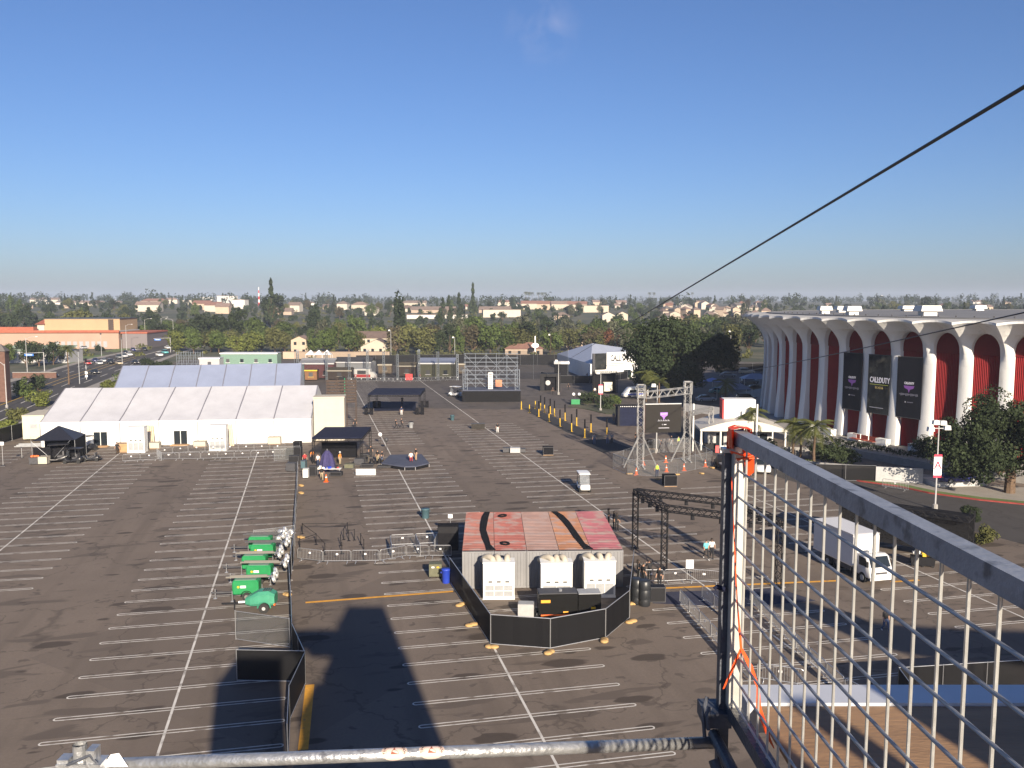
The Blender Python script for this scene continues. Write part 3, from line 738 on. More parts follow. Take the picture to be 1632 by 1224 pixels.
# ------------------------------------------------------------------ portable air conditioners with cloth ducts
def aircon(loc, rz, label, ducts, grid=(3, 2)):
    t = thing('air_conditioner', label, 'air conditioner', loc, rz, 'air conditioners')
    w, d, h = 2.3, 1.15, 2.75
    b = MB(); b.box(-w / 2, w / 2, 0, d, .12, h); b.box(-w / 2 - .04, w / 2 + .04, -.03, d + .03, h, h + .07); b.box(-w / 2 - .03, w / 2 + .03, -.02, d + .02, .02, .14)
    b.build('cabinet', WHITE, t)
    MB().box(-w / 2 + .14, w / 2 - .14, -.012, .01, .26, 1.12).build('grille', GREY, t)
    b = MB(); gx, gy = grid
    for i in range(gx + 1):
        x = -w / 2 + .12 + i * (w - .24) / gx; b.box(x - .02, x + .02, -.03, -.005, .24, 1.14)
    for i in range(gy + 1):
        z = .25 + i * .87 / gy; b.box(-w / 2 + .1, w / 2 - .1, -.028, -.006, z - .02, z + .02)
    b.build('grille_frame', WHITE, t)
    for x in (-.62, 0, .62): MB().box(x - .15, x + .15, -.015, .01, 1.3, 1.42).build('control_panel', DKGREY, t)
    for pts, r in ducts:
        P = [Vector(p) for p in pts]; fine = []; rs = []
        for i in range(len(P) - 1):
            p0, p1, p2, p3 = P[max(0, i - 1)], P[i], P[i + 1], P[min(len(P) - 1, i + 2)]
            for k in range(8):
                u = k / 8; fine.append(.5 * ((2 * p1) + (p2 - p0) * u + (2 * p0 - 5 * p1 + 4 * p2 - p3) * u * u + (3 * p1 - p0 - 3 * p2 + p3) * u ** 3)); rs.append(r * (1 if k % 2 else .9))
        fine.append(P[-1]); rs.append(r)
        MB().path(fine, rs, 12).build('duct', DUCT, t, smooth=True)
    return t
def dset(tr):
    out = []
    for x, dx in tr: out.append(([(x, .5, 2.6), (x, .55, 2.88), (x + dx * .35, .85, 3.0), (x + dx * .8, 1.35, 2.8), (x + dx, 1.95, 2.45)], .23))
    return out
D1 = dset(((-.45, -.75), (.0, -.35), (.62, .05))); D2 = dset(((-.3, -.8), (.05, -.1), (.62, -.4))); D3 = dset(((-.55, -.6), (.1, -.25), (.6, .3)))
aircon(G(795, 956), CR, 'white portable air conditioner with six-pane grille, leftmost before the containers', D1, (3, 2))
aircon(G(887, 956.5), CR, 'white portable air conditioner behind the generator, middle one before the containers', D2, (2, 2))
aircon(G(956, 953), CR, 'white portable air conditioner, rightmost of three before the containers', D3, (3, 1))
# ------------------------------------------------------------------ generator and box inside the screen fence
t = thing('generator', 'black towable generator with orange stripe inside the black screen fence', 'generator', G(908, 988), radians(4))
b = MB(); b.box(-2.15, .55, 0, 1.25, .4, 1.85); b.box(.62, 2.2, .1, 1.2, .42, 1.75); b.build('housing', mat('black_gloss', (.01, .01, .01), .25), t)
MB().box(-2.12, .53, .02, 1.23, 1.85, 1.9).build('top_cover', DKGREY, t); MB().box(.64, 2.18, .12, 1.18, 1.75, 1.8).build('top_cover', GREY, t)
MB().box(-2.0, -1.35, -.02, 0, 1.25, 1.45).build('warning_label', mat('amber_label', (.75, .32, .03), .5), t)
MB().box(-.45, -.1, -.02, 0, .5, .62).build('warning_label', mat('amber_label', (.75, .32, .03), .5), t)
MB().box(1.5, 1.8, .08, .1, .7, .85).build('warning_label', YEL, t)
MB().box(-2.0, 0, -.03, .0, .32, .42).build('orange_sill', ORANGE, t)
b = MB(); b.box(-2.3, 2.3, .3, .9, .28, .4); b.build('chassis', DKGREY, t)
for x in (-1.2, 1.2):
    for y in (.12, 1.13): MB().wheel((x, y, .3), .3, .2).build('wheel', TYRE, t)
MB().tube((-.6, .5, 1.9), (-.6, .5, 2.05), .12, 8).build('exhaust', STEEL, t)
t = thing('distribution_box', 'pale grey open-topped electrical box beside the black generator', 'electrical box', G(838, 985), radians(-4))
b = MB(); b.box(-.55, .55, 0, .8, 0, .95); b.build('case', LGREY, t); MB().box(-.5, .5, .05, .75, .95, .97).build('lid', GREY, t)
MB().box(.6, 1.1, .1, .7, 0, .5).build('cable_reel', BLACK, t)
# black screen fence round them
scr = [G(*q) for q in ((717, 928), (782, 1027), (877, 1034), (965, 1017), (1003, 985), (1010, 915))]
sf = thing('screen_fence', 'low black screen fence curving round the air conditioners and generator', 'fence', scr[1])
for i, (p, q) in enumerate(zip(scr, scr[1:])):
    p2, q2 = p - scr[1], q - scr[1]; n = 8; b = MB()
    nn = Vector((-(q - p).y, (q - p).x, 0)).normalized()
    for k in range(n):
        pts = []
        for kk in (k, k + 1):
            v = p2.lerp(q2, kk / n) + nn * .012 * sin(kk * 2.3 + i); pts.append(v)
        b.quad((pts[0].x, pts[0].y, .06), (pts[1].x, pts[1].y, .06), (pts[1].x, pts[1].y, 1.95), (pts[0].x, pts[0].y, 1.95))
    b.build('screen', SCREEN, sf)
    b = MB(); b.tube((p2.x, p2.y, 0), (p2.x, p2.y, 2.0), .03); b.tube((p2.x, p2.y, 1.98), (q2.x, q2.y, 1.98), .028); b.tube((p2.x, p2.y, .05), (q2.x, q2.y, .05), .025); b.build('frame', STEEL, sf)
SB = MB()
for k in range(2):
    SB.lathe([(.05, 0), (.30, .02), (.36, .10), (.28, .18), (.05, .21)], 9, (k * .34, .06 * k, .0 + .03 * k))
sb_me = SB.mesh('sandbag', SAND, True)
def sandbag(px, py, label, s=1.0):
    o = bpy.data.objects.new('sandbag', sb_me); COL.objects.link(o); o.location = G(px, py); o.scale = (s * .92, s * .8, s * .85); o.rotation_euler = (0, 0, px * .37)
    return tag(o, label, 'sandbag', 'sandbags weighing down the fences')
for px, py, l in ((732, 966, 'tan sandbag at the left bend of the black screen fence'), (748, 998, 'tan sandbag on the left side of the black screen fence'), (780, 1032, 'flat orange sandbag at the front left corner of the black screen fence'),
                  (877, 1040, 'tan sandbag under the middle of the black screen fence'), (963, 1021, 'dull sandbag at the right front of the black screen fence'), (1003, 993, 'tan sandbag right of the black screen fence'), (1011, 963, 'tan sandbag beside the dark barrels'),
                  (481, 775, 'tan sandbag by the long fence, nearest the band area'), (481, 787, 'tan sandbag by the long fence, second from the band area'), (482, 858, 'tan sandbag beside the stanchions at the long fence'), (456, 948, 'tan sandbag beside the last green trailer')):
    sandbag(px, py, l)
# ------------------------------------------------------------------ beige block, scaffold and black panel right of the white marquee
p = G(501, 703); 
t = thing('beige_booth', 'tall plain beige box at the end of the white marquee', 'booth', p, TR)
b = MB(); b.box(0, 4.7, 0, 3.2, 0, 6.75); b.build('wall', CREAM, t); MB().box(-.08, 4.78, -.08, 3.28, 6.75, 6.95).build('coping', CREAM, t)
t = thing('brown_scaffold', 'brown planked scaffold standing behind the beige box', 'scaffold', (-32.0, 148, 0), TR)
BRN = mat('brown_planks', (.05, .034, .026), .85, 0, .3, 3)
for i in range(4): b = MB().tube((i * 1.6, 0, 0), (i * 1.6, 0, 8.3), .06); b.tube((i * 1.6, 2, 0), (i * 1.6, 2, 8.3), .06); b.build('upright', BRN, t)
for k in range(8): MB().bar((-.2, 0, 4.4 + k * .52), (5.0, 0, 4.4 + k * .52), .06, .34).build('plank', BRN, t)
for i in range(3): b = MB().bar((i * 1.6, -.06, 4.4), (i * 1.6 + 1.6, -.06, 8), .05, .06); b.bar((i * 1.6 + 1.6, -.08, 4.4), (i * 1.6, -.08, 8), .05, .06); b.build('cross_brace', BRN, t)
t = thing('lit_screen', 'tall black panel with green lit edge behind the beige box', 'panel', AT(541, 632, 158) * 1.0, 0)
t.location.z = 0
b = MB(); b.box(0, .95, 0, .4, 0, 7.9); b.build('panel', BLACK, t)
MB().box(.95, 1.02, .05, .35, 0, 7.6).build('green_edge', mat('green_glow', (.0, .35, .16), .5), t)
# ------------------------------------------------------------------ black flat canopies on truss legs
def canopy(name, label, p, rz, W, D, z, m, wall=False, stacks=True, legs=True):
    t = thing(name, label, 'canopy', p, rz)
    b = MB(); b.box(-.15, W + .15, -.15, D + .15, z, z + .12); b.build('roof', m, t)
    for s in ((0, 0, W, 0), (W, 0, W, D), (W, D, 0, D), (0, D, 0, 0)):
        b = MB().truss((s[0], s[1], z - .22), (s[2], s[3], z - .22), .3, .5, .03, .018); b.build('roof_truss', BLACK, t)
    for x in (0, W):
        for y in (0, D):
            MB().truss((x, y, 0), (x, y, z - .37), .3, .5, .03, .018).build('leg', BLACK, t)
            if stacks:
                for dx in (-.55, .5): MB().box(x + dx - .28, x + dx + .28, y - .3, y + .3, 0, 1.35).build('ballast_case', BLACKF, t)
    if wall: MB().box(.3, W - 1.2, D * .45, D * .45 + .1, 0, 2.2).build('backdrop', BLACKF, t)
    return t
canopy('stage_canopy', 'black flat canopy over the crowded table area beside the white marquee', G(500, 739), radians(2), 6.4, 9.5, 3.45, NAVY, True, False)
canopy('stage_canopy', 'black flat canopy standing alone on the open lot', G(588, 661), radians(1), 9.8, 11, 3.9, NAVY)
sheet([G(596, 655), G(664, 655), G(662, 640), G(597, 640)], .03).build('dark_deck', NAVY)
bpy.data.objects['dark_deck'].name = 'floor_mat'; tag(bpy.data.objects['floor_mat'], 'dark mat on the ground under the lone black canopy', 'mat')
# low deck with people
t = thing('low_stage', 'low blue-grey stage deck right of the table area', 'stage', G(640, 740))
o = G(640, 740); pl = [G(*q, .55) - o for q in ((608, 738), (622, 725), (672, 724), (684, 738), (662, 743), (645, 743.5))]
DECK = mat('blue_grey_deck', (.05, .058, .09), .8, 0, .2, 1)
b = MB(); b.prism([(v.x, v.y) for v in pl][::-1] if False else [(v.x, v.y) for v in (pl[0], pl[5], pl[4], pl[3], pl[2], pl[1])], .42, .58); b.build('deck', DECK, t)
b = MB(); b.prism([(v.x * .97, v.y * .97) for v in (pl[0], pl[5], pl[4], pl[3], pl[2], pl[1])], 0, .42); b.build('skirt', BLACKF, t)
for v in pl: MB().tube((v.x, v.y, 0), (v.x, v.y, .42), .04).build('leg', ALU, t)
# ------------------------------------------------------------------ scaffold stage
t = thing('scaffold_stage', 'silver scaffold stage with black skirt at the back of the lot', 'stage', G(737, 641), radians(2))
W_, D_, Z_ = 12.6, 7.0, 2.6
b = MB(); b.box(0, W_, 0, D_, Z_ - .2, Z_); b.build('deck', DECK, t)
for a, c in (((0, 0), (W_, 0)), ((W_, 0), (W_, D_)), ((0, D_), (0, 0)), ((W_, D_), (0, D_))):
    b = MB(); b.quad((*a, 0), (*c, 0), (*c, Z_ - .22), (*a, Z_ - .22)); b.build('skirt', SCREEN, t)
SC = mat('scaffold_tube', (.24, .27, .31), .45, .5, .15, 5)
nb = 5
for i in range(nb + 1):
    x = .5 + i * (W_ - 1.0) / nb
    for y, zt in ((D_ - .3, 10.2), (D_ - 2.2, 9.4 if i not in (0, nb) else 8.0)): MB().tube((x, y, Z_), (x, y, zt), .05, 6).build('standard', SC, t)
for lev in range(8):
    z = Z_ + 1.0 + lev * .93
    for y in (D_ - .3, D_ - 2.2):
        if y < D_ - 1 and lev > 6: continue
        MB().tube((.3, y, z), (W_ - .3, y, z), .045, 6).build('ledger', SC, t)
    b = MB()
    for i in range(nb + 1): x = .5 + i * (W_ - 1.0) / nb; b.tube((x, D_ - .3, z), (x, D_ - 2.2, z), .04, 5)
    o = b.build('transom_set', SC, t); o['kind'] = 'stuff'
for i in range(nb):
    x = .5 + i * (W_ - 1.0) / nb; x2 = x + (W_ - 1) / nb
    for lev in range(3):
        z = Z_ + lev * 2.4; a, c = (x, x2) if (i + lev) % 2 else (x2, x)
        MB().tube((a, D_ - .22, z), (c, D_ - .22, z + 2.4), .04, 5).build('diagonal_brace', SC, t)
        if lev < 2: MB().tube((c, D_ - 2.28, z), (a, D_ - 2.28, z + 2.4), .04, 5).build('diagonal_brace', SC, t)
for x in (0.2, W_ - .2):
    b = MB()
    for zz_ in (.5, 1.05): b.tube((x, .2, Z_ + zz_), (x, D_ - 2.5, Z_ + zz_), .035)
    for k in range(4): b.tube((x, .2 + k * 1.4, Z_), (x, .2 + k * 1.4, Z_ + 1.1), .035)
    b.build('guard_rail', SC, t)
for x0 in (.0, W_ - 1.3):
    MB().truss((x0 + .6, .9, Z_), (x0 + .6, .9, Z_ + 4.4), .95, 1.2, .045, .035).build('side_tower', SC, t)
b = MB(); b.box(5.6, 6.6, 2.4, 2.7, Z_, Z_ + 3.6); b.build('ladder_sign', WHITE, t)
for k in range(7): MB().box(5.7, 6.5, 2.34, 2.4, Z_ + .3 + k * .46, Z_ + .48 + k * .46).build('rung', DKGREY, t)
b = MB(); b.box(7.2, 8.6, 2.3, 2.6, Z_ + .5, Z_ + 2.0); b.build('orange_poster', mat('dull_orange_print', (.40, .15, .08), .6, 0, .4, 1.5), t)
# ------------------------------------------------------------------ bollards with padded poles
BOL = [(122, 878, 0), (173, 900, 0), (232, 925, 1), (296, 957, 1), (365, 987, 1), (438, 1020, 1), (521, 1058, 1)]
BOR = [(210, 875, 0), (243, 885, 1), (268, 897, 1), (304, 907, 1), (330, 922, 1), (397, 950, 1), (470, 982, 1), (560, 1022, 1), (660, 1050, 1)]
def bollard(zx, zy, pad, label, g):
    p = G(800 + zx / 3.95, 430 + zy / 3.95)
    t = thing('bollard', label, 'bollard', p, 0, g)
    MB().lathe([(.09, 0), (.09, 1.55), (.05, 1.62)], 10).build('post', YEL, t)
    MB().lathe([(.28, 0), (.28, .05), (.1, .08)], 10).build('base_plate', YEL, t)
    if pad:
        MB().lathe([(.1, 1.5), (.13, 1.52), (.13, 2.95), (.08, 3.0)], 10).build('padded_pole', BLACKF, t)
        MB().tube((-.14, 0, 1.9), (.14, 0, 1.9), .1, 6).build('strap', NAVY, t)
for i, (x, y, pd) in enumerate(BOL): bollard(x, y, pd, 'yellow post on the stage side of the dark walkway' + (' with a black padded pole' if pd else ', bare on top'), 'yellow posts along the stage side of the walkway')
for i, (x, y, pd) in enumerate(BOR): bollard(x, y, pd, 'yellow post on the arena side of the dark walkway' + (' with a black padded pole' if pd else ', bare on top'), 'yellow posts along the arena side of the walkway')
CARP = mat('dark_carpet', (.014, .014, .016), .95, 0, .25, 1.5)
def carpet(px, label, z=.03, m=CARP):
    b = MB(); pts = [G(*q) for q in px]; ar = sum(pts[i].x * pts[(i + 1) % len(pts)].y - pts[(i + 1) % len(pts)].x * pts[i].y for i in range(len(pts)))
    if ar < 0: pts = pts[::-1]
    b.prism([(p.x, p.y) for p in pts], .0, z); return tag(b.build('carpet', m), label, 'carpet')
carpet(((834, 651), (850, 651), (890, 668), (930, 685), (966, 697), (946, 703), (905, 690), (870, 672)), 'dark carpet walkway between the two rows of yellow posts', .032)
carpet(((922, 704), (960, 698), (1010, 716), (962, 722)), 'dark carpet square at the near end of the walkway', .030)
CARPB = mat('dark_blue_carpet', (.022, .025, .05), .95, 0, .2, 1)
carpet(((1040, 962), (1060, 944), (1240, 938), (1300, 958), (1180, 968)), 'dark blue carpet beyond the crowd barriers under the truss arch', .036, CARPB)
# ------------------------------------------------------------------ truss goal with hung screen
TRW = mat('truss_silver', (.33, .33, .325), .4, .5, .1, 6)
pL, pR = G(1020, 745), G(1094, 735)
t = thing('screen_truss', 'silver truss gate carrying the large dark screen', 'truss gate', pL)
v = pR - pL; zt = 10.5
MB().truss((0, 0, 0), (0, 0, zt), .8, .7, .045, .026, up=(0, 1, 0)).build('tower', TRW, t)
MB().truss((v.x, v.y, 0), (v.x, v.y, zt + .3), .8, .7, .045, .026).build('tower', TRW, t)
MB().truss((.4, v.y * .07, zt - .95), (v.x - .4, v.y * .93, zt - .75), .85, .7, .05, .034).build('top_beam', TRW, t)
for p in ((0, 0), (v.x, v.y)):
    b = MB(); b.box(p[0] - .55, p[0] + .55, p[1] - .55, p[1] + .55, zt - .9, zt + .35 if p[0] else zt + .05)
    bb = MB()
    for dx in (-.5, .5):
        for dy in (-.5, .5): bb.tube((p[0] + dx, p[1] + dy, zt - 1.2), (p[0] + dx, p[1] + dy, zt + .45), .06, 6)
    for zz_ in (zt - 1.2, zt - .3, zt + .45):
        for s in ((-.5, -.5, .5, -.5), (.5, -.5, .5, .5), (.5, .5, -.5, .5), (-.5, .5, -.5, -.5)): bb.tube((p[0] + s[0], p[1] + s[1], zz_), (p[0] + s[2], p[1] + s[3], zz_), .05, 5)
    bb.build('sleeve_block', TRW, t)
    for dx, dy in ((-2.2, -.4), (2.2, -.4)): MB().truss((p[0] + dx * .12, p[1] - .3, 4.2), (p[0] + dx, p[1] + dy, .05), .10, .4, .03, .015).build('strut', TRW, t)
    for dx in (-1, 1): MB().bar((p[0] + dx * .4, p[1] - 1.4, .08), (p[0] + dx * .4, p[1] + 1.6, .08), .18, .16).build('outrigger', TRW, t)
q = G(1132, 714) - pL
MB().truss((v.x + .4, v.y, 6.6), (q.x, q.y, 6.0), .55, .55, .045, .03).build('side_beam', TRW, t)
MB().truss((q.x, q.y, 0), (q.x, q.y, 6.2), .6, .55, .045, .03).build('side_tower', TRW, t)
MB().box(q.x - .9, q.x + .9, q.y - .7, q.y + .7, 0, .7).build('ballast', BLACK, t)
# the screen itself
SCRM = mat('screen_face', (.014, .012, .0105), .6, spec=.2)
s = thing('video_screen', 'large dark video screen with small purple logo hung in the truss gate', 'screen', AT(1028, 690, pL.y + .8), radians(8))
s.location.z = 0; zb = AT(1028, 690, pL.y + .8).z; zt2 = AT(1028, 645, pL.y + .8).z; sw = 4.95
MB().box(0, sw, 0, .25, zb, zt2).build('face_panel', SCRM, s)
MB().box(-.3, -.01, .02, .3, zb, zt2 - .05).build('side_panel', mat('screen_side', (.05, .012, .012), .6), s)
MB().box(0, sw, .02, .3, zt2, zt2 + .12).build('top_frame', STEEL, s)
LOGO = mat('screen_logo_light', (.22, .10, .36), .5, emis=.3); LOGO2 = mat('screen_white_light', (.45, .45, .5), .5, emis=.15)
cx, cz = 2.55, zb + 2.15
b = MB(); b.add([(cx - .52, -.02, cz + .55), (cx + .52, -.02, cz + .55), (cx + .50, -.02, cz + .15), (cx + .2, -.02, cz - .05), (cx, -.02, cz - .5), (cx - .2, -.02, cz - .05), (cx - .50, -.02, cz + .15)], [tuple(range(6, -1, -1))]); b.build('shield_logo', LOGO, s)
text('lettering', 'CALL OF DUTY', .22, upright((cx, -.03, cz + .34)), LOGO2, s, .004, sx=.62)
b = MB()
for i in range(16): x = cx - .85 + i * .107; h = .06 + .08 * ((i * 5) % 3); b.box(x, x + .07, -.022, -.004, cz - .62, cz - .62 + h)
b.build('skyline_logo', mat('dim_grey_light', (.25, .25, .28), .5, emis=.2), s)
text('lettering', 'A', .22, upright((cx - .2, -.03, cz - 1.08)), LOGO2, s); MB().box(cx, cx + .35, -.02, -.004, cz - 1.12, cz - 1.03).build('small_print', LOGO2, s)
MB().box(cx - .7, cx + .75, -.02, -.004, cz - 1.56, cz - 1.50).build('small_print', LOGO2, s)
# ------------------------------------------------------------------ black truss arches by the containers
t = thing('truss_arch', 'black truss frame of square arches right of the containers', 'truss arch')
def g3(px, py): return G(px, py)
f0, f1 = G(1058, 908), G(1241, 938); k0 = G(1012, 874)
dv = k0 - f0; k1 = f1 + dv; zt = 5.05
f1 = f0 + (f1 - f0); 
t.location = f0
def rel(v): return (v.x - f0.x, v.y - f0.y)
for nm, pp in (('leg', f0), ('leg', k0), ('leg', f1), ('leg', k1)):
    x, y = rel(pp); MB().truss((x, y, 0), (x, y, zt), .46, .5, .04, .028).build('leg', BLACK, t)
    b = MB(); b.box(x - .33, x + .33, y - .33, y + .33, 0, .06); b.build('base_plate', BLACK, t)
for a, c in ((f0, k0), (f0, f1), (k0, k1), (f1, k1)):
    x, y = rel(a); x2, y2 = rel(c); MB().truss((x, y, zt + .1), (x2, y2, zt + .1), .48, .5, .045, .03).build('beam', BLACK, t)
    n = 3
    for k in range(1, n + 1):
        u = k / (n + 1); X, Y = x + (x2 - x) * u, y + (y2 - y) * u; MB().tube((X, Y, zt - .1), (X, Y - .15, zt - .55), .13, 8, r2=.17).build('spotlight', BLACK, t)
# ------------------------------------------------------------------ crowd barriers
def barrier_proto():
    t = thing('crowd_barrier', 'x', 'barrier', (0, 0, 0), 0, 'galvanised crowd barriers'); L = 2.2
    b = MB(); b.path([(-L / 2, 0, .2), (-L / 2, 0, 1.0), (-L / 2 + .1, 0, 1.1), (L / 2 - .1, 0, 1.1), (L / 2, 0, 1.0), (L / 2, 0, .2)], .022, 6); b.tube((-L / 2, 0, .22), (L / 2, 0, .22), .02, 6); b.build('frame', STEEL, t)
    b = MB()
    for k in range(1, 17): x = -L / 2 + k * L / 17; b.tube((x, 0, .22), (x, 0, 1.08), .009, 4, cap=False)
    b.build('bars', STEEL, t)['kind'] = 'stuff'
    for x in (-.8, .8): MB().bar((x, -.33, .03), (x, .33, .03), .05, .03).tube((x, 0, .03), (x, 0, .22), .02).build('foot', STEEL, t)
    MB().box(-.09, .09, -.03, -.024, .72, .86).build('tag_plate', WHITE2, t)
    return freeze(t)
BAR = barrier_proto()
def barriers(pts, label, z=0):
    P = [G(*q) for q in pts]
    for p, q in zip(P, P[1:]):
        d = q - p; n = max(1, round(d.length / 2.3))
        for k in range(n):
            c = p.lerp(q, (k + .5) / n); o = place(BAR, (c.x, c.y, z), atan2(d.y, d.x), label, None, label)
            o.scale = (d.length / n / 2.3, 1, 1)
barriers(((474, 893), (515, 898), (605, 897), (648, 889), (720, 889)), 'crowd barrier in the line left of the containers')
barriers(((622, 872), (700, 868)), 'crowd barrier in the short row behind the line left of the containers')
barriers(((622, 872), (625, 893)), 'crowd barrier turned end-on between the two rows left of the containers'); barriers(((662, 870), (670, 889)), 'crowd barrier joining the two rows left of the containers'); barriers(((698, 866), (692, 880)), 'crowd barrier end-on beside the black box left of the containers')
barriers(((1018, 930), (1058, 930), (1094, 928), (1150, 933)), 'crowd barrier in the row under the black truss arch')
barriers(((1083, 962), (1152, 1040), (1196, 1090)), 'crowd barrier in the slanting outer line by the gate post')
barriers(((1118, 955), (1180, 1005)), 'crowd barrier in the short slanting line behind the outer one')
barriers(((1195, 960), (1290, 1060), (1345, 1110), (1400, 1140)), 'crowd barrier in the slanting inner line behind the mesh gate')
barriers(((1205, 1085), (1282, 1097)), 'crowd barrier closing the lane near the plywood deck')
barriers(((1405, 777), (1448, 784)), 'crowd barrier standing by the grey wall near the red kerb')
barriers(((195, 737), (252, 734), (320, 733), (400, 731), (470, 727)), 'crowd barrier in the front row before the white marquee')
barriers(((250, 727), (300, 722), (380, 720), (455, 719)), 'crowd barrier in the back row before the white marquee'); barriers(((250, 727), (258, 734)), 'crowd barrier end-on between the marquee rows')
barriers(((552, 609), (600, 608), (640, 609), (700, 607), (735, 606)), 'crowd barrier in the far row before the food trucks')
# ------------------------------------------------------------------ fences
def fence(pts, h, label, sheet_m=CHAIN, post_m=STEEL, step=3.0, name='chain_link_fence', rail=True, brace=False, worldpts=False, base=0):
    P = pts if worldpts else [G(*q) for q in pts]; o = P[0].copy(); o.z = 0
    t = thing(name, label, 'fence', o)
    for p, q in zip(P, P[1:]):
        d = q - p; n = max(1, round(d.length / step))
        for k in range(n):
            a, c = p.lerp(q, k / n) - o, p.lerp(q, (k + 1) / n) - o
            wob = .04 * sin(k * 2.1)
            m_ = (a + c) / 2 + Vector((wob, wob, 0))
            b = MB(); b.quad((a.x, a.y, a.z + .08), (m_.x, m_.y, m_.z + .08), (m_.x, m_.y, m_.z + h), (a.x, a.y, a.z + h)); b.quad((m_.x, m_.y, m_.z + .08), (c.x, c.y, c.z + .08), (c.x, c.y, c.z + h), (m_.x, m_.y, m_.z + h))
            b.build('fence_panel', sheet_m, t)
            b = MB(); b.tube((a.x, a.y, a.z), (a.x, a.y, a.z + h + .05), .025, 6)
            if rail: b.tube((a.x, a.y, a.z + h), (c.x, c.y, c.z + h), .02, 5); b.tube((a.x, a.y, a.z + .08), (c.x, c.y, c.z + .08), .018, 5)
            b.build('fence_frame', post_m, t)
        a = q - o; MB().tube((a.x, a.y, a.z), (a.x, a.y, a.z + h + .05), .025, 6).build('fence_post', post_m, t)
    return t
fence(((475, 760), (473, 800), (470, 850), (468, 895), (461, 935), (465, 1000), (466, 1040), (487, 1090)), 1.9, 'long dark screened fence running past the green trailers', SCREEN)
fence(((487, 1090), (462, 1148), (459, 1215)), 1.9, 'dark screened fence in the tower shadow at the bottom', SCREEN)
fence(((378, 1086), (487, 1088)), 1.9, 'single black screen panel standing in the tower shadow', SCREEN, step=6)
fence(((376, 1020), (462, 1033)), 1.95, 'bare chain-link panel behind the black panel below the green trailers', CHAIN2, step=3.5)
fence(((405, 880), (440, 876), (470, 871)), 1.95, 'bare chain-link panel behind the green trailers', CHAIN, step=4)
fence(((437, 735), (478, 733)), 1.95, 'bare chain-link panel beside the road cases', CHAIN2, step=3)
fence(((977, 747), (1000, 757), (1047, 760), (1080, 755), (1135, 743)), 2.0, 'chain-link fence round the front of the screen truss', CHAIN, step=3)
fence(((977, 747), (1010, 735), (1042, 722), (1100, 720), (1135, 743)), 2.0, 'chain-link fence behind the screen truss', CHAIN, step=3)
fence(((1430, 1120), (1640, 1106)), 2.0, 'dark screened fence below the arena drive seen through the mesh gate', SCREEN, step=3)
fence(((1430, 1120), (1500, 1224), (1560, 1300)), 2.0, 'dark screened fence running toward the plywood deck', SCREEN, step=3)
fence(((-60, 745), (0, 708), (38, 697)), 2.4, 'black screened fence beside the boulevard at the far left', SCREEN, step=3)
fence([Vector((-52, 286, 0)), Vector((-20, 290, 0)), Vector((20, 290, 0)), Vector((62, 283, 0))], 3.6, 'tall black screened fence closing off the back of the lot', SCREEN, step=6, worldpts=True)
fence([Vector((62, 262, 0)), Vector((110, 268, 0)), Vector((140, 272, 0))], 2.6, 'black screened fence behind the big pine', SCREEN, step=6, worldpts=True)
fence(((862, 605), (890, 612), (940, 612), (1000, 604)), 2.2, 'low black screened fence before the lettered tent', SCREEN, step=4)
fence(((1255, 748), (1300, 765), (1395, 768)), 2.0, 'dark screened fence at the foot of the arena ramp', SCREEN, step=3)
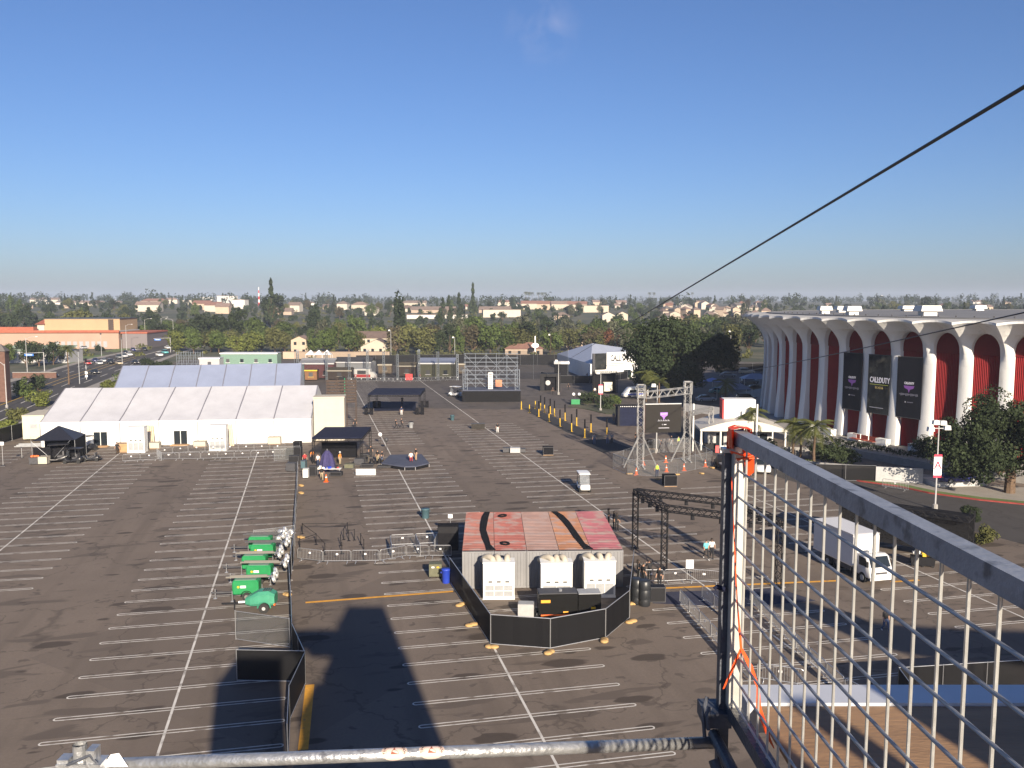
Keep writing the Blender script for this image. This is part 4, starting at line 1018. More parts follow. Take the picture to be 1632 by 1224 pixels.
# ------------------------------------------------------------------ people
POSES = {}
def pose_mesh(kind):
    if kind in POSES: return POSES[kind]
    hL, hR, kL, kR, aL, aR = (.1, 0, .92), (-.1, 0, .92), (.11, -.01, .5), (-.11, -.01, .5), (.12, .02, .09), (-.12, .02, .09)
    eL, eR, wL, wR, dL, dR = (.27, .03, 1.13), (-.27, .03, 1.13), (.29, -.05, .9), (-.29, -.05, .9), (.29, -.08, .80), (-.29, -.08, .80)
    if kind == 'walk':
        kL, kR, aL, aR = (.10, -.2, .53), (-.10, .04, .5), (.10, -.30, .10), (-.10, .36, .17)
        eL, wL, dL = (.26, .15, 1.15), (.27, .1, .93), (.27, .07, .84); eR, wR, dR = (-.26, -.12, 1.15), (-.26, -.25, .98), (-.26, -.3, .9)
    if kind == 'phone':
        eL, wL, dL = (.24, -.16, 1.18), (.1, -.33, 1.38), (.06, -.36, 1.45); eR, wR, dR = (-.25, -.1, 1.15), (-.08, -.33, 1.28), (-.04, -.36, 1.34)
    if kind == 'point':
        eL, wL, dL = (.36, -.2, 1.3), (.42, -.42, 1.32), (.43, -.52, 1.33)
    if kind == 'sit':
        hL, hR, kL, kR, aL, aR = (.1, 0, .92), (-.1, 0, .92), (.13, -.45, .93), (-.13, -.45, .93), (.13, -.45, .5), (-.13, -.42, .5)
        wL, dL, wR, dR = (.2, -.2, .98), (.18, -.28, .98), (-.2, -.2, .98), (-.18, -.28, .98)
    J = [((0, 0, .97), (.155, .115), 'leg'), ((0, 0, 1.14), (.145, .105), 'top'), ((0, -.01, 1.34), (.18, .12), 'top'), ((0, 0, 1.47), (.075, .075), 'top'), ((0, -.01, 1.54), (.058, .06), 'skin'), ((0, -.02, 1.63), (.078, .095), 'skin'), ((0, -.01, 1.74), (.06, .07), 'hair')]
    E = [(0, 1), (1, 2), (2, 3), (3, 4), (4, 5), (5, 6)]
    def chain(root, pts):
        pr = root
        for p, r, k in pts: J.append((p, r, k)); E.append((pr, len(J) - 1)); pr = len(J) - 1
    def toe(a): return (a[0] * 1.1, a[1] - .17, a[2] - .045)
    for s, e, w, d in ((1, eL, wL, dL), (-1, eR, wR, dR)): chain(2, [((s * .19, 0, 1.42), (.065, .065), 'top'), (e, (.05, .05), 'top'), (w, (.034, .034), 'arm'), (d, (.03, .042), 'skin')])
    for h, k, a in ((hL, kL, aL), (hR, kR, aR)): chain(0, [(h, (.095, .1), 'leg'), (k, (.07, .07), 'leg'), (a, (.048, .05), 'leg'), (toe(a), (.04, .035), 'shoe')])
    me = bpy.data.meshes.new('body'); me.from_pydata([j[0] for j in J], E, [])
    o = bpy.data.objects.new('tmp', me); COL.objects.link(o)
    md = o.modifiers.new('s', 'SKIN'); md.use_smooth_shade = True
    for i, sv in enumerate(me.skin_vertices[0].data): sv.radius = J[i][1]; sv.use_root = (i == 0)
    s2 = o.modifiers.new('d', 'SUBSURF'); s2.levels = 1
    dg = bpy.context.evaluated_depsgraph_get(); out = bpy.data.meshes.new_from_object(o.evaluated_get(dg)); bpy.data.objects.remove(o)
    segs = [(Vector(J[a][0]), Vector(J[c][0]), J[c][2]) for a, c in E]
    idx = {'top': 0, 'leg': 1, 'skin': 2, 'shoe': 3, 'hair': 4, 'arm': 2}
    out.materials.clear()
    for k in range(5): out.materials.append(SKIN)
    for p in out.polygons:
        c = Vector(p.center); best = 9; bk = 'top'
        for a, q, k in segs:
            ab = q - a; u = max(0, min(1, (c - a).dot(ab) / ab.length_squared)); d = (c - (a + ab * u)).length
            if d < best: best, bk = d, k
        if c.z > 1.70 or (bk == 'skin' and c.z > 1.56 and c.y > .035): bk = 'hair'
        p.material_index = idx[bk]; p.use_smooth = True
    POSES[kind] = out; return out
HAIRM = mat('dark_hair', (.02, .014, .01), .6); SHOE = mat('dark_shoe', (.02, .02, .02), .6); SHOEW = mat('white_shoe', (.6, .6, .6), .6)
CLOTH = {'black': (.012, .012, .014), 'white': (.6, .6, .58), 'grey': (.2, .2, .21), 'navy': (.02, .03, .07), 'khaki': (.30, .24, .15), 'red': (.35, .03, .03), 'orange': (.6, .2, .03), 'teal': (.12, .42, .45), 'lime': (.35, .55, .05), 'denim': (.06, .09, .17), 'tan': (.35, .24, .14)}
def cm(n): return mat('cloth_' + n, CLOTH[n], .85, 0, .15, 6)
def person(px, py, rz, pose, top, legs, label, z=0, shoes=None, extra=None, s=1.0):
    me = pose_mesh(pose); t = thing('person', label, 'person', G(px, py, z), radians(rz))
    t.scale = (s, s, s)
    o = bpy.data.objects.new('body', me); COL.objects.link(o); o.parent = t
    if pose == 'sit': o.location.z = -.42
    for i, m in enumerate((cm(top), cm(legs), SKIN, shoes or SHOE, HAIRM)): o.material_slots[i].link = 'OBJECT'; o.material_slots[i].material = m
    zo = o.location.z
    if extra == 'hat': MB().lathe([(.16, 1.71), (.16, 1.73), (.10, 1.74), (.09, 1.83), (.02, 1.85)], 10, (0, -.02, zo)).build('hat', cm('white'), t)
    elif extra == 'cap': MB().lathe([(.105, 1.68), (.105, 1.76), (.05, 1.82), (.01, 1.83)], 10, (0, -.01, zo)).build('cap', cm('black'), t)
    elif extra == 'pack': MB().box(-.17, .17, .12, .30, 1.0, 1.45).build('backpack', cm('black'), t)
    elif extra == 'print': MB().lathe([(.11, 0), (.11, .012)], 12, (0, 0, 0)).build('back_print', LGREY, t).matrix_local = Matrix.Translation((0, .128, 1.22)) @ Matrix.Rotation(-pi / 2, 4, 'X')
    elif extra == 'vest': MB().lathe([(.2, .98), (.21, 1.2), (.21, 1.4), (.1, 1.46)], 12).build('vest', cm('lime'), t).scale = (1, .72, 1)
    elif extra == 'long': MB().lathe([(.05, 1.4), (.10, 1.45), (.115, 1.6), (.11, 1.72), (.05, 1.78)], 10, (0, .03, zo)).build('long_hair', HAIRM, t)
    return t
PEOPLE = [
 (1411, 1009, 5, 'walk', 'black', 'denim', 'person in black top with pale round back print walking through the lot', 0, SHOEW, 'print'),
 (1125, 892, 10, 'walk', 'teal', 'black', 'person in pale blue shirt and black trousers, left of a walking pair', 0, SHOEW, None),
 (1134, 890, -10, 'walk', 'white', 'black', 'long-haired person in white top, right of a walking pair', 0, None, 'long'),
 (1017, 927, 60, 'phone', 'black', 'black', 'person in black at the left of the group by the dark barrels', 0, None, 'long'),
 (1025, 932, 120, 'stand', 'black', 'black', 'person in black in the middle of the group by the dark barrels', 0, None, None),
 (1035, 926, 200, 'phone', 'black', 'black', 'person in black with raised arms in the group by the barrels', 0, None, None),
 (1051, 938, -40, 'stand', 'black', 'black', 'person in black with bare arms standing right of the dark barrels', 0, None, None),
 (970, 838, 90, 'stand', 'black', 'black', 'person in black, leftmost of three behind the rose-red container', 0, None, 'long'),
 (978, 843, -90, 'stand', 'black', 'black', 'person in black, middle of three behind the rose-red container', 0, None, 'long'),
 (983, 846, 150, 'stand', 'black', 'black', 'person in black, rightmost of three behind the rose-red container', 0, None, 'long'),
 (713, 862, 30, 'phone', 'red', 'black', 'person in red and black standing left of the orange-red container', 0, None, None),
 (793, 690, 200, 'stand', 'black', 'white', 'lone person in black top and pale trousers on the open lot', 0, None, None),
 (566, 683, 20, 'stand', 'black', 'black', 'lone person in black walking right of the beige box', 0, None, None),
 (631, 684, 90, 'walk', 'black', 'black', 'person in black, left of a pair beyond the low stage', 0, None, None),
 (640, 682, 90, 'walk', 'black', 'black', 'person in black, right of a pair beyond the low stage', 0, None, None),
 (640, 662, 0, 'stand', 'navy', 'white', 'person in pale trousers before the lone black canopy', 0, None, None),
 (641, 645, 0, 'stand', 'black', 'black', 'person in black under the lone black canopy', 0, None, None),
 (187, 724, 10, 'stand', 'black', 'black', 'person in black before the white marquee beside wooden crates', 0, None, 'cap'),
 (513, 766, 15, 'walk', 'black', 'khaki', 'person in black top and khaki trousers walking from the tables', 0, None, None),
 (556, 722, 0, 'stand', 'black', 'black', 'person in black standing on the stage under the black canopy', 0, None, 'cap'),
 (498, 737, 40, 'stand', 'orange', 'black', 'person in orange top between the tables and the road cases', 0, None, None),
 (507, 744, -20, 'stand', 'white', 'navy', 'person in white top behind the cluttered table', 0, None, None),
 (542, 741, 60, 'stand', 'orange', 'khaki', 'person in orange and white with a hat right of the table', 0, None, 'hat'),
 (486, 742, 10, 'stand', 'red', 'black', 'person in red beside the long fence at the tables', 0, None, None),
 (591, 729, 20, 'stand', 'black', 'black', 'person in black, left one by the music gear', 0, None, None),
 (602, 737, -30, 'stand', 'black', 'khaki', 'person in black top and khaki shorts by the music gear', 0, None, None),
 (609, 738, 70, 'stand', 'black', 'denim', 'person in black and jeans at the left end of the low stage', 0, None, None),
 (655, 735, 10, 'sit', 'white', 'red', 'person in white and red sitting on the low stage', .58, None, None),
 (663, 734, -50, 'stand', 'black', 'tan', 'person in black standing on the low stage', .58, None, None),
 (947, 709, 0, 'stand', 'grey', 'denim', 'person in grey, leftmost of three on the dark carpet', 0, None, None),
 (968, 708, 0, 'stand', 'grey', 'denim', 'person in grey, middle of three on the dark carpet', 0, None, None),
 (975, 708, 0, 'stand', 'grey', 'black', 'person in grey, rightmost of three on the dark carpet', 0, None, None),
 (1013, 706, 60, 'stand', 'black', 'black', 'person in dark clothes left of the screen truss tower', 0, None, None),
 (1051, 717, 100, 'point', 'grey', 'black', 'person leaning by the black crate under the screen', 0, None, None),
 (1070, 712, -80, 'walk', 'black', 'grey', 'person in black under the right half of the screen', 0, None, None),
 (1081, 713, 40, 'stand', 'grey', 'black', 'person in grey beside the right truss tower', 0, None, 'vest'),
 (1117, 713, 20, 'walk', 'black', 'white', 'person in black top and white trousers by the small truss tower', 0, None, None),
 (1047, 760, 0, 'stand', 'grey', 'navy', 'worker in lime vest at the fence before the screen', 0, None, 'vest'),
 (1193, 768, 0, 'stand', 'orange', 'black', 'worker in lime vest right behind the gate post', 0, None, 'vest'),
 (881, 629, 40, 'stand', 'black', 'black', 'person in black beside the slim lamp post', 0, None, None),
 (906, 622, 0, 'stand', 'black', 'black', 'small dark person between the lamp post and the lettered sign post', 0, None, None),
 (936, 604, 0, 'stand', 'black', 'black', 'far person in black before the lettered tent', 0, None, None),
 (948, 629, 0, 'stand', 'white', 'black', 'person in white cap and shirt beside the sign post', 0, None, 'cap'),
 (978, 672, 30, 'stand', 'grey', 'tan', 'person in grey left of the dark blue cabin', 0, None, None),
 (567, 606, 0, 'stand', 'white', 'black', 'far person in white before the food trucks, left one', 0, None, None), (576, 605, 0, 'stand', 'white', 'denim', 'far person in white before the food trucks, right one', 0, None, None),
 (598, 607, 0, 'stand', 'grey', 'black', 'far person in grey before the food trucks', 0, None, None), (699, 605, 40, 'walk', 'white', 'black', 'far person in white walking right of the red sign', 0, None, None), (669, 605, 0, 'stand', 'red', 'black', 'far person in dark red beside the red sign', 0, None, None),
]
for q in PEOPLE: person(*q)
# ------------------------------------------------------------------ vehicles
def loft(secs, b=None, m=0):                  # sections (x, half width, z0, z1, chamfer)
    b = b or MB(); N = 8; vs = []
    for x, w, z0, z1, c in secs: vs += [(x, -w + c * .6, z0), (x, -w, z0 + c), (x, -w, z1 - c), (x, -w + c, z1), (x, w - c, z1), (x, w, z1 - c), (x, w, z0 + c), (x, w - c * .6, z0)]
    fs = []
    for i in range(len(secs) - 1):
        for k in range(N): fs.append((i * N + (k + 1) % N, i * N + k, (i + 1) * N + k, (i + 1) * N + (k + 1) % N))
    fs += [tuple(range(N)), tuple(range(len(secs) * N - 1, len(secs) * N - N - 1, -1))]
    return b.add(vs, fs, m)
CARP_ = mat('car_paint', (.3, .3, .3), .3)
def car_proto(kind):
    t = thing('parked_car', 'x', 'car')
    if kind == 'sedan':
        body = [(-2.25, .72, .35, .72, .08), (-2.1, .84, .25, .88, .12), (-1.2, .89, .22, .94, .14), (.9, .89, .22, .93, .14), (1.9, .84, .24, .80, .14), (2.25, .70, .32, .62, .08)]
        cab = [(-1.75, .62, .90, .95, .02), (-1.0, .70, .90, 1.38, .12), (-.1, .70, .90, 1.45, .13), (.35, .69, .90, 1.36, .12), (1.15, .62, .88, .93, .02)]; roof = [(-1.0, .60, 1.37, 1.41, .01), (-.2, .61, 1.42, 1.47, .02), (.3, .60, 1.36, 1.40, .01)]
    else:
        body = [(-2.3, .80, .4, 1.0, .08), (-2.15, .92, .3, 1.12, .12), (-.9, .95, .28, 1.12, .12), (.9, .95, .28, 1.10, .14), (2.0, .90, .3, 1.02, .14), (2.3, .78, .4, .85, .08)]
        cab = [(-2.15, .76, 1.08, 1.2, .02), (-1.95, .80, 1.08, 1.70, .1), (-.2, .80, 1.08, 1.78, .1), (.4, .78, 1.08, 1.70, .1), (1.1, .72, 1.06, 1.12, .02)]; roof = [(-1.95, .72, 1.70, 1.75, .01), (-.2, .72, 1.76, 1.81, .02), (.35, .70, 1.70, 1.74, .01)]
    loft(body).build('body', CARP_, t, True); loft(cab).build('windows', GLASS, t, True); loft(roof).build('roof', CARP_, t)
    r = .33 if kind == 'sedan' else .38
    for x in (-1.4, 1.4):
        for y in (-.80, .80): MB().wheel((x, y, r), r, .24).build('wheel', TYRE, t); MB().wheel((x, y * 1.02, r), r * .6, .24, n=10).build('hubcap', GREY, t)
    z = .66 if kind == 'sedan' else .85
    for y in (-.58, .58): MB().box(2.14, 2.27, y - .17, y + .17, z - .08, z + .04).build('headlight', HEADL, t); MB().box(-2.27, -2.14, y - .15, y + .15, z + .0, z + .14).build('tail_light', TAIL, t)
    return freeze(t)
SED, SUV = car_proto('sedan'), car_proto('suv')
def cp(n, c): return mat('car_paint_' + n, c, .28, 0, .04, 2)
PC = {'white': cp('white', (.68, .68, .66)), 'black': cp('black', (.012, .012, .014)), 'silver': cp('silver', (.36, .37, .39)), 'red': cp('red', (.32, .02, .02)), 'grey': cp('grey', (.12, .125, .13)), 'navy': cp('navy', (.015, .02, .12)), 'teal': cp('teal', (.08, .3, .32)), 'tan': cp('tan', (.35, .29, .2))}
def car(px, py, deg, colr, label, kind='sedan', world=None, name='parked_car'):
    p = world or (G(px, py) if py > 560 else T(px, py))
    o = place(SUV if kind == 'suv' else SED, p + Vector((0, 0, .03)), radians(deg), label, {'car_paint': PC[colr]}); o.name = name
    return o
RD = degrees_ = 128
for px, py, c, l, k in ((140, 581, 'red', 'red car waiting at the boulevard crossing, at the front left', 'sedan'), (152, 577, 'navy', 'dark blue car behind the red one on the boulevard', 'sedan'), (158, 581, 'silver', 'silver car in the front row of the waiting traffic', 'sedan'), (166, 577, 'silver', 'silver car in the second row of the waiting traffic', 'sedan'),
                        (176, 580, 'black', 'black SUV in the middle of the waiting traffic', 'suv'), (190, 581, 'tan', 'tan car at the near side of the waiting traffic', 'sedan'), (190, 572, 'grey', 'grey car in the third row of the waiting traffic', 'suv'), (198, 570, 'silver', 'silver SUV in the third row of the waiting traffic', 'suv'), (206, 567, 'white', 'white car in the fourth row of the waiting traffic', 'sedan'),
                        (200, 564, 'black', 'black car in the fourth row of the waiting traffic', 'sedan'), (212, 560, 'navy', 'dark car near the tail of the waiting traffic', 'sedan'), (230, 560, 'black', 'black car last in the waiting traffic', 'suv'),
                        (84, 601, 'grey', 'grey car turning in the side street', 'sedan'), (151, 596, 'black', 'black car alone on the near lanes of the boulevard', 'sedan'), (215, 580, 'black', 'black car at the near kerb by the blue-roofed marquee', 'sedan'),
                        (254, 568, 'white', 'white van driving away at the near lanes', 'suv'), (263, 564, 'teal', 'teal truck-like car on the near lanes', 'suv'), (267, 556, 'white', 'white car far up the boulevard', 'sedan'), (277, 561, 'grey', 'grey car beside the teal one', 'sedan')):
    car(px, py, -52 if py < 600 else -40, c, l, k, name='moving_car')
for px, py, d, c, l, k in ((135, 557, 70, 'silver', 'silver car parked at the orange-roofed school', 'sedan'), (152, 556, 75, 'white', 'white car parked at the orange-roofed school', 'sedan'),
                           (1214, 752, -100, 'white', 'white pickup-like car parked behind the gate top', 'suv'), (1030, 628, 10, 'black', 'black car in the shade of the big pine', 'sedan'), (1108, 613, 20, 'navy', 'dark blue car in the pine shade, nearer the umbrella', 'sedan'), (1160, 601, 0, 'grey', 'grey car behind the blue umbrella', 'sedan'), (1190, 596, 0, 'tan', 'tan car beside the far black fence', 'suv'),
                           (1125, 640, 10, 'silver', 'silver car beside the curved grey canopy', 'sedan'), (1145, 627, 15, 'teal', 'teal car under the blue umbrella', 'sedan'), (1205, 622, 5, 'black', 'black car at the left foot of the arena', 'sedan'), (1190, 640, 5, 'black', 'black SUV at the left foot of the arena', 'suv'), (1195, 612, 5, 'grey', 'grey SUV behind the left foot of the arena', 'suv')):
    car(px, py, d, c, l, k)
o = car(1522, 770, 8, 'navy', 'glossy dark blue car shown on a low podium under the right tree', 'sedan'); o.location = G(1525, 768, .75) ; o.location.z = .75
# box truck
tf, tr_ = G(1403, 932), G(1322, 893)
th = atan2((tf - tr_).y, (tf - tr_).x)
t = thing('box_truck', 'white box truck parked on the lot behind the mesh gate', 'truck', tf, th)
TW = mat('truck_white_paint', (.60, .60, .60), .35, 0, .04, .7, dirt=((.5, .48, .44), .68, 2))
b = MB(); x1, x0 = -1.75, -7.1
loft([(x0, 1.2, 1.0, 3.55, .05), (x1 - .3, 1.2, 1.0, 3.55, .05), (x1 - .1, 1.19, 1.0, 3.5, .12), (x1, 1.12, 1.05, 3.4, .15)], b); b.build('cargo_box', TW, t)
b = MB()
for z in (1.02, 3.5):
    for y in (-1.21, 1.21): b.bar((x0, y, z), (x1 - .1, y, z), .03, .1)
b.build('box_edge_trim', ALU, t)
b = loft([(-1.6, 1.0, .55, 2.15, .08), (-.75, 1.02, .5, 2.28, .12), (-.45, 1.02, .5, 2.2, .12), (-.02, 1.0, .5, 1.35, .1), (.05, .96, .5, 1.0, .08)]); cab = b.build('cab', TW, t, True)
b = MB(); b.add([(-.40, -.84, 2.14), (-.40, .84, 2.14), (-.005, .88, 1.38), (-.005, -.88, 1.38)], [(0, 1, 2, 3)[::-1]]); b.build('windscreen', GLASS, cab)
for s in (-1, 1):
    b = MB(); b.add([(-1.3, s * 1.03, 1.35), (-.15, s * 1.03, 1.35), (-.5, s * 1.035, 2.02), (-1.3, s * 1.035, 2.05)], [(0, 1, 2, 3) if s < 0 else (3, 2, 1, 0)]); b.build('side_window', GLASS, cab)
    b = MB(); b.box(-.2, -.05, s * 1.18 - .1, s * 1.18 + .1, 1.45, 1.85); b.tube((-.25, s * 1.0, 1.6), (-.15, s * 1.15, 1.65), .02); b.build('mirror', BLACK, t)
    MB().box(.02, .09, s * .72 - .2, s * .72 + .2, .8, .98).build('headlight', HEADL, t)
    for x in (-.85, -5.3): w = MB().wheel((x, s * .9, .42), .42, .28, n=18).build('wheel', TYRE, t); MB().wheel((x, s * .96, .42), .22, .2, n=12).build('rim', GREY, w)
MB().box(.0, .1, -.98, .98, .38, .66).build('bumper', TW, t); MB().box(.04, .085, -.5, .5, .86, 1.0).build('front_grille', DKGREY, t); MB().box(.1, .115, -.18, .18, .45, .58).build('number_plate', LGREY, t)
b = MB(); b.box(-7.0, -.4, -.4, .4, .5, .95); b.build('chassis', BLACK, t); MB().box(-4.3, -2.2, -1.1, 1.1, .55, .98).build('side_tank', DKGREY, t)
MB().box(-1.3, -1.0, -.35, .35, 2.28, 2.42).build('roof_marker', WHITE, t)
# dark stage trailer behind the truck, with crates
t = thing('stage_trailer', 'long dark stage trailer with glossy black side behind the white truck', 'trailer', G(1335, 868), radians(-38))
b = MB(); b.box(0, 10.5, 0, 2.6, .9, 1.25); b.build('deck', BLACK, t)
MB().box(0, 10.5, .02, .12, 1.25, 3.7).build('side_wall', mat('black_vinyl', (.012, .012, .013), .22, 0, .2, 1, .8, 3), t)
MB().box(.0, 10.5, 0, 2.9, 3.7, 3.85).build('roof', BLACKF, t); MB().box(0, 10.5, 2.5, 2.58, 1.25, 3.7).build('rear_wall', BLACK, t)
for x in (.15, 10.3): MB().truss((x, 2.4, 1.25), (x, 2.4, 4.2), .35, .4, .035, .02).build('corner_truss', BLACK, t)
MB().truss((0, -.6, 4.1), (10.6, -.6, 4.1), .4, .45, .04, .025).build('roof_beam', BLACK, t)
for x in (1.2, 2.1, 8.0, 8.9): MB().wheel((x, .3, .45), .45, .3).build('wheel', TYRE, t)
for k, (px, py) in enumerate(((1462, 902), (1478, 903))):
    t = thing('tote_bin', ('dark wheeled bin left of the yellow-topped one by the truck', 'dark wheeled bin heaped with yellow boxes by the truck')[k], 'bin', G(px, py), radians(-20))
    MB().box(-.5, .5, -.35, .35, .15, .85, tx=1.1, ty=1.1).build('tub', BLACK, t)
    for x in (-.4, .4):
        for y in (-.28, .28): MB().wheel((x, y, .07), .07, .05).build('castor', TYRE, t)
    rr = random.Random(k)
    for j in range(9 if k else 4):
        x, y, z = rr.uniform(-.4, .4), rr.uniform(-.25, .25), .85 + rr.random() * .3; MB().box(x - .22, x + .22, y - .14, y + .14, z, z + .16, rz=rr.random()).build('yellow_box' if k else 'white_bundle', YEL if k else WHITE, t)
# golf carts
def cart_proto():
    t = thing('golf_cart', 'x', 'golf cart', (0, 0, 0), 0, 'golf carts'); CB = mat('cart_body_white', (.7, .7, .68), .35)
    loft([(-1.15, .5, .3, .8, .08), (-.9, .56, .25, .82, .1), (-.2, .56, .25, .62, .08), (.1, .56, .25, .42, .05), (.55, .56, .25, .45, .05), (.75, .54, .25, .85, .12), (1.2, .46, .3, .62, .1)]).build('body', CB, t, True)
    MB().box(-.55, -.05, -.5, .5, .6, .78).box(-.68, -.52, -.5, .5, .75, 1.2).build('seat', DKGREY, t)
    for x in (-.95, .7):
        for y in (-.5, .5): MB().tube((x, y, .75), (x * .86 - .03, y, 1.82), .022).build('roof_post', BLACK, t)
    b = MB(); loft([(-1.1, .56, 1.8, 1.88, .03), (.0, .6, 1.82, 1.92, .03), (.8, .56, 1.8, 1.88, .03)], b); b.build('canopy', CB, t)
    b = MB(); b.add([(.72, -.5, .85), (.72, .5, .85), (.58, .5, 1.78), (.58, -.5, 1.78)], [(0, 1, 2, 3)]); b.build('windscreen', see_through('clear_screen', (.5, .55, .6), .25, .1), t)
    for x in (-.8, .8):
        for y in (-.5, .5): MB().wheel((x, y, .23), .23, .2).build('wheel', TYRE, t)
    MB().tube((.5, .25, .6), (.3, .25, .95), .02).build('steering_column', BLACK, t)
    for y in (-.3, .3): MB().box(1.12, 1.2, y - .08, y + .08, .5, .6).build('headlight', HEADL, t)
    return freeze(t)
GC = cart_proto(); cartb = {'cart_body_white': mat('cart_body_black', (.015, .015, .017), .35)}
place(GC, G(930, 782), radians(-85), 'white golf cart alone in the middle of the lot', scale=1.15); place(GC, G(725, 632), radians(150), 'golf cart with pale roof left of the scaffold stage', scale=1.25)
place(GC, G(737, 634), radians(170), 'dark golf cart tucked against the scaffold stage', cartb, scale=1.1)
for px, py, d, l, sc_ in ((92, 737, 200, 'dark utility cart with grey roof before the black canopy tent', 1.35), (138, 719, 60, 'dark golf cart parked tight against the white marquee', 1.2), (146, 735, 190, 'black quad bike with front lamp, nearest the crowd barriers', .95), (117, 738, 185, 'olive-fronted utility cart in the row before the white marquee', 1.1)):
    place(GC, G(px, py), radians(d), l, cartb, scale=sc_)
for o in list(COL.objects):                  # the quad bike has no roof
    if o.parent and o.parent.get('label', '').startswith('black quad') and o.name.split('.')[0] in ('canopy', 'roof_post', 'windscreen'): bpy.data.objects.remove(o)
# shuttle van
t = thing('shuttle_van', 'white and blue shuttle van in the shade left of the screen truss', 'van', G(1012, 634), radians(200))
loft([(-2.9, .98, .4, 2.2, .1), (-2.6, 1.02, .35, 2.45, .15), (1.6, 1.02, .35, 2.45, .15), (2.1, 1.0, .35, 2.0, .15), (2.7, .95, .35, 1.2, .1), (3.0, .9, .45, 1.0, .08)]).build('body', PC['white'], t, True)
for s in (-1, 1): MB().box(-2.4, 1.9, s * 1.03 - .01, s * 1.03 + .01, 1.35, 1.95).build('side_windows', GLASS, t); MB().box(-2.5, 2.4, s * 1.03 - .015, s * 1.03 + .015, .8, 1.1).build('blue_band', BLUE, t)
MB().box(-2.93, -2.88, -.8, .8, 1.3, 2.0).build('rear_window', GLASS, t)
for x in (-1.9, 1.9):
    for y in (-.92, .92): MB().wheel((x, y, .38), .38, .25).build('wheel', TYRE, t)
# flatbed cart by the gate post
t = thing('flatbed_truck', 'dark flatbed truck with grey load bed left of the gate post', 'truck', G(1165, 752), radians(100))
MB().box(-2.8, 1.6, -1.0, 1.0, .8, .95).build('load_bed', GREY, t); MB().box(-2.8, 1.6, -1.0, -.95, .4, .8).box(-2.8, 1.6, .95, 1.0, .4, .8).build('side_rails', BLACK, t)
loft([(1.7, .9, .5, 1.9, .1), (2.4, .92, .45, 1.95, .12), (2.9, .9, .45, 1.3, .1), (3.7, .8, .45, 1.1, .1)]).build('cab', PC['black'], t, True)
for x in (-1.9, 2.9):
    for y in (-.85, .85): MB().wheel((x, y, .4), .4, .25).build('wheel', TYRE, t)
# ------------------------------------------------------------------ green light-tower trailers
def tower_proto():
    t = thing('light_tower_trailer', 'x', 'trailer', (0, 0, 0), 0, 'green light tower trailers')
    loft([(-.95, .48, .5, 1.35, .06), (-.85, .55, .45, 1.5, .08), (.85, .55, .45, 1.5, .08), (.95, .5, .5, 1.35, .06)]).build('cabinet', GREEN, t)
    MB().box(-.75, .75, -.45, .45, 1.5, 1.53).build('cabinet_lid', MINT, t)
    MB().box(-.35, .05, -.565, -.55, .95, 1.12).build('maker_label', WHITE2, t); MB().lathe([(.09, 0), (.09, .01)], 10).build('maker_dot', YEL, t).matrix_local = Matrix.Translation((-.5, -.555, 1.03)) @ Matrix.Rotation(pi / 2, 4, 'X')
    MB().bar((-1.0, 0, .48), (-2.6, 0, .48), .09, .1).build('drawbar', DKGREY, t); MB().tube((-2.3, 0, .05), (-2.3, 0, .75), .035).box(-2.42, -2.18, -.1, .1, 0, .05).build('jack', STEEL, t)
    for y in (-.62, .62):
        w = MB().wheel((.1, y, .32), .32, .2, n=16).build('wheel', TYRE, t); MB().wheel((.1, y * 1.03, .32), .15, .2, n=10).build('rim', GREY, w)
        b = MB(); b.path([(.1 + .42 * cos(a), y, .32 + .42 * sin(a)) for a in [pi * k / 6 for k in range(7)]], .03, 4); b.build('fender', BLACK, t)
    for x, y in ((.95, -.7), (.95, .7), (-.9, -.75), (-.9, .75)): MB().tube((x, y, .05), (x, y, .8), .03).box(x - .1, x + .1, y - .1, y + .1, 0, .05).build('outrigger_leg', STEEL, t)
    m = MB(); m.bar((-1.5, 0, 1.62), (1.9, 0, 1.62), .12, .12).bar((-1.2, 0, 1.72), (1.5, 0, 1.72), .08, .08); mm = m.build('mast', GREY, t)
    MB().bar((1.75, -.7, 1.66), (1.75, .7, 1.66), .06, .06).build('lamp_bar', STEEL, mm)
    for k, (y, z) in enumerate(((-.55, 1.5), (-.2, 1.9), (.25, 1.9), (.6, 1.5))):
        h = MB(); h.lathe([(.08, 0), (.26, .06), (.27, .16), (.22, .22), (.12, .24)], 10); hd = h.build('lamp_head', ALU, t, True); hd.matrix_local = Matrix.Translation((1.95, y, z)) @ Matrix.Rotation(radians(70 + 25 * (k % 2)), 4, 'Y')
        MB().lathe([(.2, .225), (.17, .245)], 10).build('lens', HEADL, hd)
    return freeze(t)
LT = tower_proto()
for px, py, d, l in ((416, 880, 3, 'green light tower trailer, farthest back of the row at the fence'), (420, 893, 2, 'green light tower trailer with yellow dot label, second from the back'), (407, 912, 3, 'green light tower trailer, third from the back with grey mast'), (415, 928, 2, 'green light tower trailer with grey mast across its top, fourth from the back'), (394, 953, 5, 'green light tower trailer with visible wheel beside the rounded mint one')):
    o = place(LT, G(px, py), radians(d), l, {'grey_paint': DKGREY} if py < 900 else {'grey_paint': mat('mast_buff', (.15, .14, .125), .6)})
t = thing('compressor_trailer', 'mint green rounded trailer with one large wheel, nearest of the row', 'trailer', G(419, 972), radians(2))
loft([(-1.15, .3, .5, .95, .1), (-.75, .5, .45, 1.15, .12), (-.2, .58, .45, 1.45, .2), (.5, .58, .45, 1.5, .2), (.95, .5, .5, 1.25, .15)]).build('hood', mat('mint_enamel', (.05, .24, .15), .4, 0, .12, 2), t)
